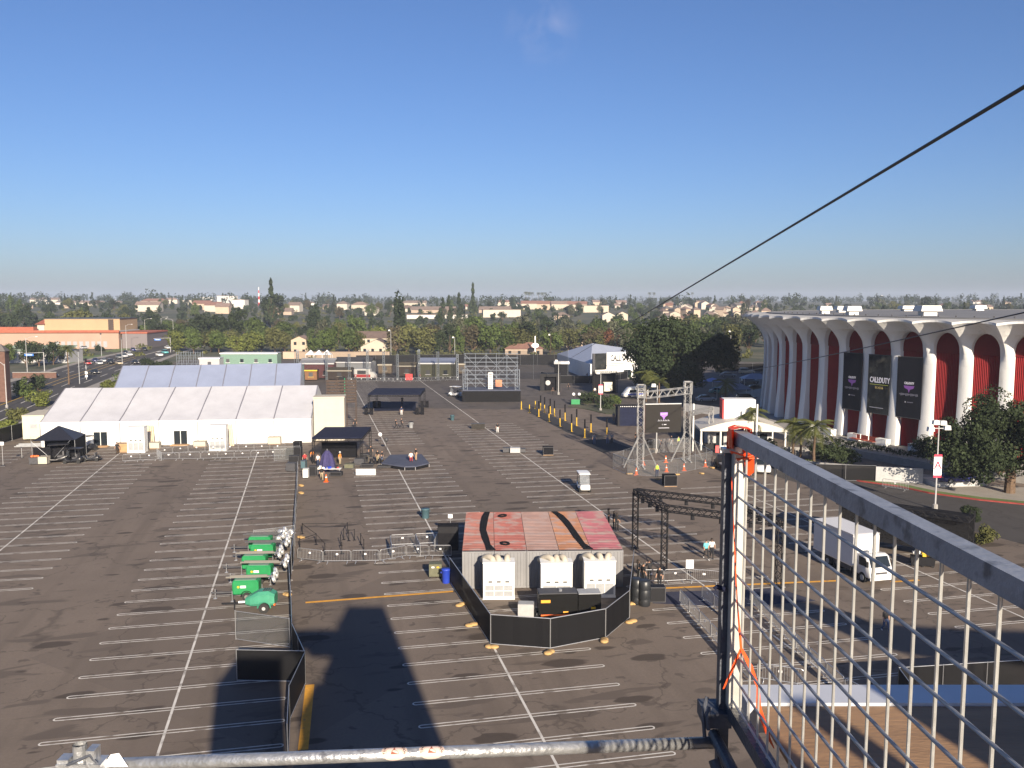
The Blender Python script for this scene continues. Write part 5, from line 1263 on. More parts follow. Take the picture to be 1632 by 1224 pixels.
for y in (-.66, .66): w = MB().wheel((.25, y, .36), .36, .22, n=18).build('wheel', TYRE, t); MB().wheel((.25, y * 1.03, .36), .13, .22, n=10).build('rim', LGREY, w); b = MB(); b.path([(.25 + .46 * cos(a), y, .36 + .46 * sin(a)) for a in [pi * k / 6 for k in range(7)]], .05, 4); b.build('fender', mat('mint_enamel', (.07, .36, .22)), t)
MB().bar((-1.0, 0, .55), (-2.9, 0, .5), .09, .1).build('drawbar', BLACK, t); MB().tube((-2.0, 0, .05), (-2.0, 0, .8), .04).build('jack', BLACK, t); MB().bar((-1.25, 0, .62), (-1.7, 0, .6), .12, .12).build('coupling_cover', WHITE2, t)
MB().box(.9, 1.0, -.55, -.35, .5, .62).build('tail_light', ORANGE, t)
for k in range(4): MB().box(.1 + k * .16, .2 + k * .16, -.3, .3, 1.49, 1.52).build('vent_slot', DKGREY, t)
# spare lamp heads and a sheet lying by the fence
for k, (px, py) in enumerate(((447, 868), (455, 873), (448, 878), (463, 876), (460, 866), (468, 870))):
    b = MB(); b.lathe([(.1, 0), (.34, .1), (.36, .28), (.3, .36), (.14, .4)], 12); o = b.build('floodlight', ALU, None, True); o.matrix_world = Matrix.Translation(G(px, py) + Vector((0, 0, 1.0 + .2 * (k % 2)))) @ Matrix.Rotation(radians(80 + 30 * k), 4, 'Z') @ Matrix.Rotation(radians(75), 4, 'Y')
    o.parent = None; tag(o, 'silver floodlight head in the cluster beside the long fence', 'floodlight', 'silver floodlight heads clustered at the fence')
    MB().lathe([(.28, .37), (.25, .39)], 12).build('lens', HEADL, o); MB().tube((0, 0, 0), (0.0, 0, -.3), .04).build('bracket', STEEL, o)
    st = MB().tube((0, 0, 0), (0, 0, 1.2), .04).build('stand', STEEL, o); st.matrix_local = o.matrix_world.inverted() @ Matrix.Translation(G(px, py))
# ------------------------------------------------------------------ props on the lot
def crate(px, py, w, d, h, label, m=BLACKF, rz=0, name='road_case', pallet=False, z=0):
    t = thing(name, label, 'case', G(px, py, z), radians(rz))
    MB().box(-w / 2, w / 2, 0, d, .12, h).build('case_body', m, t)
    b = MB()
    for x in (-w / 2, w / 2):
        for y in (0, d): b.box(x - .025, x + .025, y - .025, y + .025, .1, h + .01)
    for y in (0, d): b.box(-w / 2, w / 2, y - .022, y + .022, h - .04, h + .012); b.box(-w / 2, w / 2, y - .022, y + .022, .1, .15)
    b.build('case_edging', DKGREY if m is not LGREY else GREY, t)
    if pallet:
        for y in (.1, d / 2, d - .1): MB().box(-w / 2, w / 2, y - .06, y + .06, 0, .12).build('pallet_board', WOOD, t)
    else:
        for x in (-w * .38, w * .38):
            for y in (d * .2, d * .8): MB().wheel((x, y, .06), .06, .05).build('castor', TYRE, t)
    return t
crate(1069, 776, 1.5, 1.3, 1.35, 'black cloth-covered cube on a pallet before the screen truss', BLACKF, 3, 'covered_pallet', True)
crate(874, 726, 1.45, 1.2, 1.2, 'black cube alone on the open lot right of the cart of boxes', BLACKF, 2, 'covered_pallet', True)
crate(1041, 716, 1.5, 1.2, 1.3, 'black crate under the left half of the screen', BLACKF, 3, 'covered_pallet', True)
crate(808, 722, 1.1, .9, .7, 'dark flight case left of the white-topped one', DKGREY, 0); crate(821, 723, 1.4, 1.0, .8, 'white-topped flight case in the middle of three', LGREY, 0); crate(832, 722, 1.0, .9, .6, 'dark flight case right of the white-topped one', DKGREY, 0)
t = thing('covered_table', 'low dark cloth-covered table on the open lot', 'table', G(762, 684), radians(3))
MB().box(-1.15, 1.15, 0, .8, .05, .9).build('cover', mat('brown_black_cloth', (.025, .022, .018), .9, 0, .3, 2), t); MB().box(-1.2, 1.2, -.05, .85, .9, .95).build('top', DKGREY, t)
def bin_(px, py, r, h, m, label, lid=None, z=0):
    t = thing('trash_can', label, 'trash can', G(px, py, z), 0)
    MB().lathe([(r * .8, 0), (r * .86, .05), (r, h * .9), (r * 1.08, h * .92), (r * 1.08, h)], 14).build('can', m, t, True)
    if lid: MB().lathe([(r * 1.1, h), (r * 1.1, h + .05), (r * .7, h + .12), (.02, h + .14)], 14).build('lid', lid, t)
    else: MB().lathe([(r * .95, h - .02), (.02, h - .1)], 14).build('liner', DKGREY, t)
    for s in (-1, 1): MB().box(s * r * 1.12 - .04, s * r * 1.12 + .04, -.08, .08, h * .7, h * .78).build('handle', m, t)
    return t
TEALB = mat('teal_plastic', (.05, .10, .12), .5)
bin_(678, 826, .42, 1.0, TEALB, 'grey-teal round trash can alone left of the containers'); bin_(655, 682, .4, 1.0, GREY, 'grey trash can beside the walking pair', BLACK); bin_(721, 670, .38, 1.0, TEALB, 'grey-green trash can on the open lot below the scaffold stage')
bin_(711, 929, .34, 1.15, BLUE, 'blue round bin at the left end of the black screen fence')
t = thing('waste_trolley', 'olive waste trolley with two labels beside the blue bin', 'trolley', G(694, 922), radians(3))
MB().box(-.5, .5, 0, .8, .15, 1.15).build('tub', mat('olive_drab', (.10, .10, .06), .6, 0, .2, 3), t); MB().box(-.3, -.08, -.02, 0, .85, .97).build('label_plate', WHITE, t); MB().box(.1, .3, -.02, 0, .85, .97).build('label_plate', YEL, t)
for x in (-.4, .4): MB().wheel((x, .1, .08), .08, .06).build('castor', TYRE, t)
for px, py, l in ((1015, 962, 'dark round barrel left of its twin by the screen fence'), (1027, 965, 'dark round barrel nearest the crowd barriers')):
    t = thing('barrel', l, 'barrel', G(px, py)); BB = mat('dark_barrel_plastic', (.02, .022, .025), .4)
    MB().lathe([(.38, 0), (.42, .05), (.44, .5), (.42, .55), (.45, .6), (.45, 1.2), (.42, 1.25), (.44, 1.3), (.43, 1.85), (.36, 1.9), (.02, 1.9)], 16).build('drum', BB, t, True); MB().lathe([(.47, .56), (.47, .60)], 16).build('hoop', BB, t); MB().lathe([(.47, 1.22), (.47, 1.26)], 16).build('hoop', BB, t)
crate(1046, 962, 1.3, .8, 1.2, 'black case on the dark blue carpet beside the barrels', BLACK, 0)
t = thing('tall_black_booth', 'black box booth at the left wall of the containers', 'booth', G(714, 878), radians(2)); MB().box(-.9, .9, .0, 1.2, 0, 2.2).build('shell', BLACKF, t); MB().box(-.85, .85, -.03, 0, 1.6, 2.15).build('front_board', BLACK, t)
def signboard(px, py, h, w, hh, label, m=WHITE2, letter=None, lm_=None, post=STEEL):
    p = G(px, py); t = thing('sign_board', label, 'sign', p)
    MB().tube((0, 0, 0), (0, 0, h), .035).build('post', post, t); MB().lathe([(.25, 0), (.25, .05)], 10).build('base', BLACK, t)
    MB().box(-w / 2, w / 2, -.05, -.036, h - hh, h).build('board', m, t)
    if letter: text('lettering', letter, hh * .7, upright((0, -.06, h - hh / 2)), lm_ or LETB, t)
    return t
signboard(1099, 913, 1.1, .62, .72, 'small white sheet sign on a stand below the black truss arch')
signboard(718, 862, 2.5, .4, .36, 'round white-faced pole sign at the left of the containers'); signboard(5, 742, 3.2, .55, .45, 'white square sign on a thin stand at the far left edge'); signboard(35, 730, 1.6, .3, .2, 'thin short stand left of the black canopy tent', DKGREY)
signboard(652, 607, 1.9, 1.9, 1.7, 'red square sign before the food stalls', RED); signboard(935, 601, 2.6, .7, 1.1, 'white board sign before the lettered tent', WHITE2)
# retractable belt stanchions
def stanchion_proto():
    t = thing('belt_stanchion', 'x', 'stanchion', (0, 0, 0), 0, 'black belt stanchions in the queue area')
    MB().lathe([(.18, 0), (.18, .02), (.04, .05), (.035, .95), (.045, .96), (.045, 1.05), (.01, 1.06)], 10).build('post', BLACK, t); return freeze(t)
STN = stanchion_proto(); SP = [(478, 877), (504, 868), (518, 884), (543, 870), (545, 883), (556, 862), (565, 861), (548, 860), (575, 868), (580, 878), (554, 850), (580, 893), (516, 895), (482, 851)]
for px, py in SP: place(STN, G(px, py), 0, 'black belt stanchion in the queue area before the crowd barriers')
for i, j in ((0, 13), (0, 1), (1, 2), (3, 4), (5, 6), (8, 9), (10, 7), (10, 13), (1, 13)):
    a, c = G(*SP[i]), G(*SP[j]); o = MB().bar((0, 0, .98), tuple((c - a) + Vector((0, 0, .98))), .01, .05).build('belt', BLACK, None, loc=a)
    tag(o, 'black belt strung between two queue stanchions', 'belt', 'belts strung between queue stanchions')
# cones
def cone_proto():
    t = thing('traffic_cone', 'x', 'cone', (0, 0, 0), 0, 'traffic cones'); MB().lathe([(.17, .04), (.03, .75), (.01, .76)], 12).build('cone', ORANGE, t, True); MB().lathe([(.112, .32), (.078, .52)], 12).build('white_band', WHITE2, t); MB().box(-.24, .24, -.24, .24, 0, .04).build('base', ORANGE, t); return freeze(t)
CN = cone_proto()
for px, py, l in ((1014, 757, 'orange cone at the front left leg of the screen truss'), (1025, 741, 'orange cone just behind the left truss tower'), (1061, 737, 'orange cone at the foot of the middle strut'), (1062, 752, 'orange cone before the middle strut'), (1090, 750, 'orange cone before the right truss tower'), (1124, 744, 'orange cone at the right strut of the screen truss'), (520, 768, 'orange cone beside the person in khaki trousers')): place(CN, G(px, py), 0, l, scale=1.25)
for px, py, l in ((1001, 756, 'pale sandbag at the left corner of the truss fence'), (1048, 764, 'yellowish sandbag under the worker at the truss fence'), (1080, 757, 'pale sandbag in the middle of the truss fence'), (1117, 755, 'yellow sandbag at the right of the truss fence'), (1134, 746, 'yellow sandbag at the far right corner of the truss fence')): sandbag(px, py, l)
# clutter of the band and table area
t = thing('work_table', 'long white-topped table crowded with gear in the band area', 'table', G(523, 757), radians(2)); MB().box(-1.6, 1.6, 0, .8, .72, .77).build('table_top', WHITE, t)
for x in (-1.4, 1.4): MB().box(x - .03, x + .03, .05, .75, 0, .72).build('leg', GREY, t)
rr = random.Random(4)
for k in range(12):
    w = rr.uniform(.1, .25); x, y = rr.uniform(-1.5, 1.4), rr.uniform(.1, .6); m = rr.choice([BLACK, WHITE, BLUE, RED, LGREY, DKGREY, TEALB])
    o = MB().box(-w, w, -w * .7, w * .7, 0, rr.uniform(.1, .4)).build('equipment_box', m, None, loc=t.location + Vector((x, y, .772)), rz=rr.random()); tag(o, 'small equipment box on the crowded white-topped table', 'equipment', 'small boxes on the crowded table')
t = thing('draped_umbrella', 'closed umbrella draped in dark purple-blue cloth behind the crowded table', 'umbrella', G(522, 748)); DR = mat('purple_blue_cloth', (.035, .03, .10), .85, 0, .2, 3)
b = MB(); vs = []
for z, r in ((.1, 1.05), (1.0, .85), (1.9, .62), (2.5, .2)): vs.append((r, z))
n = 16
for i, (r, z) in enumerate(vs):
    for k in range(n): rr_ = r * (1 + (.12 if k % 2 else -.06)); b.v.append((rr_ * cos(2 * pi * k / n), rr_ * sin(2 * pi * k / n), z))
for i in range(3):
    for k in range(n): b.f.append((i * n + k, i * n + (k + 1) % n, (i + 1) * n + (k + 1) % n, (i + 1) * n + k)); b.mi.append(0)
b.build('drape', DR, t); MB().tube((0, 0, 0), (0, 0, 2.7), .04).build('pole', STEEL, t)
t = thing('trestle_table', 'white three-panelled table lying on its side by the low stage', 'table', G(583, 758), radians(1)); MB().box(-1.25, 1.25, 0, .06, .05, .85).build('top', WHITE, t)
for x in (-1.22, -.42, .4, 1.2): MB().box(x - .03, x + .03, -.03, 0, .07, .83).build('frame_bar', LGREY, t)
for z in (.08, .8): MB().box(-1.2, 1.2, -.031, -.001, z - .03, z + .03).build('frame_bar', LGREY, t)
for k, (px, py, w, h, m, l) in enumerate(((463, 752, 1.2, 1.1, DKGREY, 'grey road case left of the long fence, nearest'), (468, 742, 1.3, 1.3, BLACK, 'black road case behind the nearest grey one'), (464, 733, 1.4, 1.5, BLACK, 'black road case in the back of the stack by the fence'), (474, 735, 1.0, 1.9, BLACK, 'tall black case at the fence end'), (473, 726, 1.0, 2.0, BLACKF, 'black cloth-covered rack at the marquee corner'),
                                          (487, 763, .7, 1.2, WHITE, 'white plastic drum right of the fence end'), (498, 760, .9, 1.3, BLACK, 'black speaker case left of the crowded table'), (483, 748, .6, 1.1, TEALB, 'blue-topped cooler at the fence'), (572, 742, 1.3, .9, DKGREY, 'dark case stack between table and low stage'), (580, 738, 1.1, 1.2, BLACK, 'black case beside the music gear'), (585, 746, 1.6, .5, BLACK, 'low black case behind the tipped white table'), (556, 748, 1.2, .7, mat('olive_drab', (.10, .10, .06)), 'olive case right of the crowded table'), (535, 760, 1.4, .6, BLACK, 'low black case under the crowded table end'), (612, 747, 1.6, .35, BLACK, 'flat black case at the front of the low stage'))):
    crate(px, py, w, .8, h, l, m, (k * 13) % 17 - 8)
t = thing('drum_kit', 'black drum kit with cymbal stands left of the low stage', 'drum kit', G(598, 741))
for x, y, r, h in ((0, 0, .32, .55), (-.55, .2, .2, .8), (.5, .15, .22, .75), (.8, .6, .25, .6)): MB().lathe([(r, h - .35), (r, h)], 12, (x, y, 0)).build('drum', BLACK, t); MB().tube((x, y, 0), (x, y, h - .3), .02).build('drum_stand', STEEL, t)
for x, y in ((-.9, .1), (.95, .1)): c_2 = MB().lathe([(.25, 1.2), (.02, 1.24)], 12, (x, y, 0)).tube((x, y, 0), (x, y, 1.2), .012).build('cymbal', mat('brass', (.5, .36, .12), .35, .8), t)
for px, py, l in ((606, 708, 'round white balloon-like lamp on a stand on the stall row line'), (616, 717, 'dark stand lamp near the stall row line')):
    t = thing('stand_lamp', l, 'lamp', G(px, py)); MB().tube((0, 0, 0), (0, 0, 1.2), .03).build('stand', BLACK, t); MB().ball((0, 0, 1.5), .32).build('globe', WHITE2 if px < 610 else DKGREY, t, True)
# black pop-up tent and cream trailer left of the marquee
t = thing('popup_tent', 'black pop-up canopy tent with cloth walls left of the marquee', 'tent', G(52, 737), radians(12)); w, d, h = 5.4, 5.4, 2.9
for f in (((0, 0), (w, 0)), ((w, 0), (w, d)), ((w, d), (0, d)), ((0, d), (0, 0))): b = MB(); b.add([(*f[0], h), (*f[1], h), (w / 2, d / 2, h + 1.7)], [(0, 1, 2)]); b.build('roof_panel', mat('black_sheen_cloth', (.014, .015, .022), .45, 0, .2, 3, .6, 4), t)
MB().quad((w, 0, 0), (w, d, 0), (w, d, h), (w, 0, h)).build('side_wall', BLACKF, t); MB().quad((0, d, 0), (w, d, 0), (w, d, h), (0, d, h)).build('back_wall', BLACKF, t); MB().quad((.1, .1, .0), (w - .1, .1, .0), (w - .1, .1, h - .9), (.1, .1, h - .9)).build('front_cloth', BLACKF, t)
for x, y in ((0, 0), (w, 0), (0, d), (w, d)): MB().tube((x, y, 0), (x, y, h), .04).build('leg', STEEL, t)
MB().tube((0, -.04, h - .1), (w * .42, -.04, .5), .03).tube((w * .9, -.04, h), (w * .5, -.04, .5), .03).build('guy_brace', STEEL, t)
crate(54, 741, 1.2, .9, 1.0, 'dark crate of orange goods before the black pop-up tent', DKGREY, 5); 
o = MB()
for k in range(7): o.ball((random.uniform(-.5, .5), random.uniform(.1, .7), 1.1), .14)
tag(o.build('orange_goods', ORANGE, None, loc=G(54, 741)), 'heap of orange goods on the dark crate by the pop-up tent', 'goods')
crate(68, 741, 1.2, 1, 1.1, 'cream crate before the black pop-up tent', CREAM, 4)
t = thing('office_trailer', 'cream site trailer with small window left of the marquee', 'trailer', G(37, 703), radians(10)); YC = mat('pale_yellow_panel', (.55, .53, .36), .6, 0, .05, 1)
MB().box(0, 3.2, 0, 7, .3, 3.9).build('body', YC, t); MB().box(-.05, 3.25, -.05, 7.05, 3.9, 4.05).build('roof', CREAM, t); MB().box(1.1, 2.1, -.03, 0, 2.0, 2.6).build('window', GREY, t); MB().box(-.03, 0, .4, 1.3, .4, 2.4).build('door', CREAM, t)
for y in (1.2, 5.8): MB().wheel((.3, y, .3), .3, .2, ax='x').build('wheel', TYRE, t)
t = thing('trailer_steps', 'grey metal steps and ramp before the cream trailer', 'steps', G(22, 713), radians(8))
for k in range(3): MB().box(k * .2, 4.0 - k * .1, .1 + k * .3, .39 + k * .3, 0, .15 + k * .14).build('step', GREY, t)
MB().tube((2.0, 1.1, 0), (2.0, 1.1, 1.4), .03).tube((3.4, 1.1, 0), (3.4, 1.1, 1.4), .03).tube((2.0, 1.1, 1.35), (3.4, 1.1, 1.35), .025).build('hand_rail', STEEL, t)
aircon(G(217, 722), TR, 'white air conditioner before the marquee, beside wooden crates', [], (3, 1)).scale = (1.05, 1.4, 1.35)
aircon(G(347, 719), TR, 'white air conditioner before the marquee, right of the second door', [], (3, 1)).scale = (1.05, 1.4, 1.35)
for px, py, w, h, m, l in ((195, 722, 1.7, 1.4, WOOD, 'wooden crate stack left of the marquee air conditioner'), (243, 716, 2.0, 1.0, CREAM, 'pale sandy crate between the air conditioner and the second door'), (318, 713, 1.8, .9, CREAM, 'pale crate right of the second marquee door'), (437, 709, 1.9, 1.2, CREAM, 'pale crate at the marquee corner'), (123, 717, 1.5, 1.4, CREAM, 'pale crate left of the first marquee door')): crate(px, py, w, 1.0, h, l, m, 6, 'storage_crate', True)
for px, py, l in ((236, 713, 'leaning pale boards beside the left marquee air conditioner'), (363, 711, 'leaning pale boards beside the right marquee air conditioner')):
    t = thing('leaning_boards', l, 'boards', G(px, py), TR)
    for k in range(3): MB().add([(k * .35, 0, 0), (k * .35 + .25, 0, 0), (k * .3 - .1, 1.2, 3.2), (k * .3 - .35, 1.2, 3.2), (k * .35, .06, 0), (k * .35 + .25, .06, 0), (k * .3 - .1, 1.26, 3.2), (k * .3 - .35, 1.26, 3.2)], [(0, 1, 2, 3), (7, 6, 5, 4), (0, 4, 5, 1), (1, 5, 6, 2), (2, 6, 7, 3), (3, 7, 4, 0)]).build('board', mat('raw_board', (.55, .42, .28), .8, 0, .15, 3), t)
# ------------------------------------------------------------------ back of the lot: stalls, trucks, lattice poles
REDB = mat('barn_red_panel', (.115, .03, .033), .6, 0, .15, .8); OLV = mat('olive_panel', (.065, .066, .033), .7, 0, .15, 1); TANR = mat('tan_awning', (.08, .065, .04), .8, 0, .2, 1)
def stall(name, label, cat, px0, px1, py, topy, dep, wall, roofm, trim, kind='gable', rz=0):
    a, c = G(px0, py), G(px1, py); L = c.x - a.x; z = AT((px0 + px1) / 2, topy, a.y).z
    t = thing(name, label, cat, a, radians(rz)); e = z * .78 if kind != 'flat' else z
    MB().box(0, L, 0, .12, .3, e).build('front_wall', wall, t); MB().box(0, L, dep - .12, dep, .3, e).build('back_wall', wall, t); MB().box(0, .12, .12, dep - .12, .3, e).build('side_wall', wall, t); MB().box(L - .12, L, .12, dep - .12, .3, e).build('side_wall', wall, t)
    if kind == 'gable': MB().quad((-.2, -.3, e), (L + .2, -.3, e), (L + .2, dep * .6, z), (-.2, dep * .6, z)).quad((L + .2, dep + .3, e), (-.2, dep + .3, e), (-.2, dep * .6, z), (L + .2, dep * .6, z)).build('roof', roofm, t)
    else: MB().box(-.15, L + .15, -.15, dep + .15, e, e + .15).build('roof', roofm, t)
    MB().box(-.2, L + .2, -.34, -.26 if kind == 'gable' else -.17, e - .25, e + .1).build('roof_trim', trim, t)
    n = max(1, int(L / 4.5))
    for k in range(n):
        x = (k + .5) * L / n; o = MB().box(x - .55, x + .55, -.04, -.005, .9, min(e - .6, 2.3)).build('serving_window' if k % 2 else 'door', GLASS if k % 2 else RED if wall is REDB else DKGREY, t); MB().box(x - .8, x + .8, -.07, -.041, 1.0, 1.1).build('ledge', trim, o)
    return t
stall('red_pavilion', 'dark red pavilion with white roof trim at the back of the lot', 'pavilion', 478, 532, 604, 572, 7, REDB, LGREY, WHITE2); stall('white_pavilion', 'pale pavilion with white trim joined right of the red one', 'pavilion', 533, 592, 602, 570, 6, GREY, DKGREY, WHITE2, 'gable', -4)
stall('awning_stall', 'stall with tan awning before the red pavilion', 'stall', 522, 560, 606, 586, 3.5, BRN, TANR, CREAM); stall('brick_stall', 'low orange-brown stall left of the food truck', 'stall', 486, 505, 607, 590, 2.5, mat('orange_brown_panel', (.15, .07, .03), .7, 0, .2, 2), DKGREY, YEL, 'flat')
stall('olive_stall', 'olive stall with blue-grey roof and white fascia at the back of the lot', 'stall', 668, 724, 603, 572, 9, OLV, ROOFB, WHITE2); stall('wooden_stall', 'small wooden stall left of the olive one', 'stall', 634, 662, 601, 578, 4, BRN, TANR, CREAM); stall('wooden_booth', 'small wooden booth near the far black fence', 'stall', 603, 624, 597, 581, 3, mat('tan_board', (.11, .08, .05), .8, 0, .2, 2), TANR, CREAM, 'flat'); stall('wooden_hut', 'small wooden hut left of the scaffold stage', 'stall', 731, 741, 597, 580, 3, mat('tan_board', (.36, .25, .13)), TANR, CREAM, 'flat')
stall('mint_container', 'mint green container with pale roof behind the marquees', 'container', 352, 442, 583, 563, 5, MINT, ROOFW, WHITE2, 'flat'); stall('pale_green_kiosk', 'pale green kiosk at the right end of the blue-grey marquee', 'kiosk', 458, 478, 612, 583, 5, mat('pale_mint_wall', (.19, .28, .26), .6, 0, .08, 1), LGREY, LGREY, 'flat'); stall('white_office', 'white cabin behind the grey scaffold at the boulevard', 'cabin', 318, 350, 588, 571, 4, LGREY, ROOFW, WHITE2, 'flat')
t = thing('food_truck', 'white and red food truck before the pale pavilion', 'truck', G(565, 606), radians(-3))
MB().box(0, 4.4, 0, 2.2, .6, 3.1).build('body', WHITE, t); MB().box(0, 4.4, -.02, 0, .8, 1.6).build('red_band', RED, t); MB().box(.8, 3.2, -.05, -.02, 1.7, 2.7).build('serving_hatch', DKGREY, t); loft([(4.4, 1.0, .5, 2.3, .1), (5.2, 1.0, .5, 2.2, .12), (5.9, .95, .5, 1.4, .1)]).build('cab', WHITE, t).location = (0, 1.1, 0)
for x in (.9, 4.9):
    for y in (.2, 2.0): MB().wheel((x, y, .4), .4, .25).build('wheel', TYRE, t)
for k, px in enumerate((497, 510, 523)):
    t = thing('white_popup', 'small white peaked canopy behind the red pavilion, %s of three' % ('left', 'middle', 'right')[k], 'canopy', Vector(((px - 816) / F * 302, 300, 0)), 0, 'small white peaked canopies')
    b = MB(); b.add([(-1.6, -1.6, 3), (1.6, -1.6, 3), (1.6, 1.6, 3), (-1.6, 1.6, 3), (0, 0, 4.6)], [(0, 1, 4), (1, 2, 4), (2, 3, 4), (3, 0, 4)]); b.build('peak', WHITE2, t)
    for x in (-1.5, 1.5):
        for y in (-1.5, 1.5): MB().tube((x, y, 0), (x, y, 3), .06).build('leg', WHITE2, t)
LPM = mat('lattice_steel', (.30, .34, .38), .5, .3)
for k, px in enumerate((475, 521, 557, 586, 612, 634, 668, 698, 729)):
    zt = 8.4 - .6 * (k % 3); o = MB().truss((0, 0, 0), (0, 0, zt), .5, .6, .05, .035).build('lattice_pole', LPM, None, loc=G(px, 606)); tag(o, 'slim grey lattice pole in the row before the food stalls', 'lattice pole', 'lattice poles before the food stalls')
NET = see_through('black_netting', (.012, .013, .016), .34)
fence(((470, 607), (521, 606.5), (586, 606.5), (634, 606.5), (700, 606.5), (740, 606), (850, 604), (905, 603)), 8.0, 'tall dark see-through netting hung along the lattice poles', NET, LPM, 9.0, 'debris_netting', False)
t = thing('grey_scaffold', 'grey tube scaffold beside the boulevard left of the mint container', 'scaffold', G(282, 588), radians(4))
for i in range(6): MB().tube((i * 1.5, 0, 0), (i * 1.5, 0, 5.5), .06).tube((i * 1.5, 2.5, 0), (i * 1.5, 2.5, 5.5), .06).build('upright', SC, t)
for k in range(6): MB().tube((0, 0, .8 + k * .9), (7.5, 0, .8 + k * .9), .05).build('ledger', SC, t)
for i in range(5): MB().tube((i * 1.5, -.05, .4), (i * 1.5 + 1.5, -.05, 5.3), .045).build('brace', SC, t)
# black display boxes before the lettered tent
t = thing('black_gate', 'black box gate with pale round emblem near the lamp post', 'gate', G(861, 623)); MB().box(0, 1.0, 0, 1.2, 0, 4.2).build('pier', BLACK, t); MB().box(3.9, 4.9, 0, 1.2, 0, 4.2).build('pier', BLACK, t); MB().box(1.0, 3.9, .1, 1.1, 3.4, 4.2).build('lintel', BLACK, t); MB().box(1.0, 3.9, .8, .9, 0, 3.4).build('back_cloth', BLACKF, t)
MB().lathe([(.62, 0), (.62, .03)], 16).build('emblem', LGREY, t).matrix_local = Matrix.Translation((1.9, .78, 1.9)) @ Matrix.Rotation(pi / 2, 4, 'X')
t = thing('display_stage', 'black display frame with pale poster behind the lettered sign post', 'display', G(946, 627)); MB().box(0, 5.4, 1.5, 2.2, 0, 4.6).build('frame_block', BLACKF, t); b = MB().truss((0, 0, 5.1), (5.4, 0, 5.1), .4, .5, .04, .03); b.truss((0, 0, 0), (0, 0, 5), .4, .5, .04, .03); b.truss((5.4, 0, 0), (5.4, 0, 5), .4, .5, .04, .03); b.build('truss_frame', BLACK, t)
MB().box(2.2, 4.4, -.1, 0, .5, 2.7).build('pale_poster', mat('cream_poster', (.60, .56, .44), .6, 0, .12, 2), t); MB().box(1.7, 2.5, -.14, -.1, .4, 2.6).build('dark_poster', BANG, t); MB().lathe([(.45, 0), (.45, .02)], 12).build('poster_emblem', LGREY, t).matrix_local = Matrix.Translation((3.6, -.11, 1.7)) @ Matrix.Rotation(pi / 2, 4, 'X')
t = thing('dark_cabin', 'dark blue-black cabin left of the screen truss', 'cabin', G(985, 679), radians(2)); MB().box(0, 4.6, 0, 3, 0, 3.3).build('walls', NAVY, t); MB().box(-.1, 4.7, -.1, 3.1, 3.3, 3.42).build('roof', BLACKF, t); MB().box(-.1, .25, -.2, -.01, 0, 3.5).build('corner_post', BLACK, t); b = MB()
for k in range(14): b.ball((.4 + k * .32, -.15, 3.45), .09, 6)
b.build('string_lights', WHITE2, t)['kind'] = 'stuff'
# ------------------------------------------------------------------ lamp posts and street furniture
def lamp_post(px, py, h, label, heads=1, banner_=None, world=None, arm=0, m=LGREY):
    p = world or G(px, py); t = thing('lamp_post', label, 'lamp post', p)
    MB().tube((0, 0, 0), (0, 0, h), .10, 8, r2=.06).build('pole', m, t); MB().lathe([(.28, 0), (.28, .5), (.2, .6)], 8).build('base', CONC, t)
    if arm:
        b = MB(); b.path([(0, 0, h - .3), (arm * .4, 0, h + .35), (arm, 0, h + .5)], .05, 6); b.build('arm', m, t); MB().box(arm - .1, arm + .5 * (1 if arm > 0 else -1), -.14, .14, h + .42, h + .56).build('lamp_head', WHITE, t) if arm > 0 else MB().box(arm - .5, arm + .1, -.14, .14, h + .42, h + .56).build('lamp_head', WHITE, t)
    else:
        hs = [(-.55, 0)] if heads == 1 else [(-.85, -.35), (-.35, .35), (.4, .3), (.85, -.2)]
        if heads > 1: MB().bar((-1.1, 0, h - .25), (1.1, 0, h - .25), .08, .08).build('cross_arm', m, t)
        for x, dz in hs: MB().box(x - .33, x + .33, -.25, .25, h + dz - .2, h + dz + .25, tx=.8).build('lamp_head', WHITE, t)
    if banner_:
        z0, z1, ltr = banner_; MB().box(-.42, .42, -.16, -.13, z0 + .3, z1 - .25).build('sign_face', WHITE2, t); MB().box(-.42, .42, -.165, -.125, z1 - .25, z1).build('red_top', mat('crimson_print', (.5, .02, .06), .6), t); MB().box(-.42, .42, -.165, -.125, z0 + .05, z0 + .3).build('red_base', mat('crimson_print', (.5, .02, .06)), t)
        text('lettering', ltr, 1.15, upright((0, -.18, (z0 + z1) / 2 + .1)), mat('crimson_print', (.5, .02, .06)), t, .01); MB().box(-.2, .2, -.18, -.16, z0 + .42, z0 + .5).build('small_print', mat('crimson_print', (.5, .02, .06)), t)
    return t
lamp_post(1490, 812, 8.9, 'lamp post with four floodlights and red-edged A sign by the arena drive', 4, (3.4, 5.9, 'A'))
lamp_post(957, 655, 7.6, 'lamp post with white C sign in the planted island', 1, (3.3, 5.3, 'C')); lamp_post(890, 629, 7.9, 'slim lamp post with white head at the end of the walkway', 1); lamp_post(1046, 722, 9.8, 'lamp post with one head rising behind the screen', 1)
lamp_post(725, 580, 9, 'slim pole behind the lattice row near the far fence', 1, world=Vector((-20, 300, 0))); lamp_post(1156, 575, 10, 'lamp post among the far trees right of the big pine', 1, world=Vector((84, 330, 0)))
lamp_post(0, 0, 9.5, 'wooden pole left of the lettered tent', 1, world=Vector((14, 310, 0)), m=BROWN); lamp_post(0, 0, 11, 'tall thin pole at the trees beyond the far fence', 1, world=Vector((-44, 312, 0)))
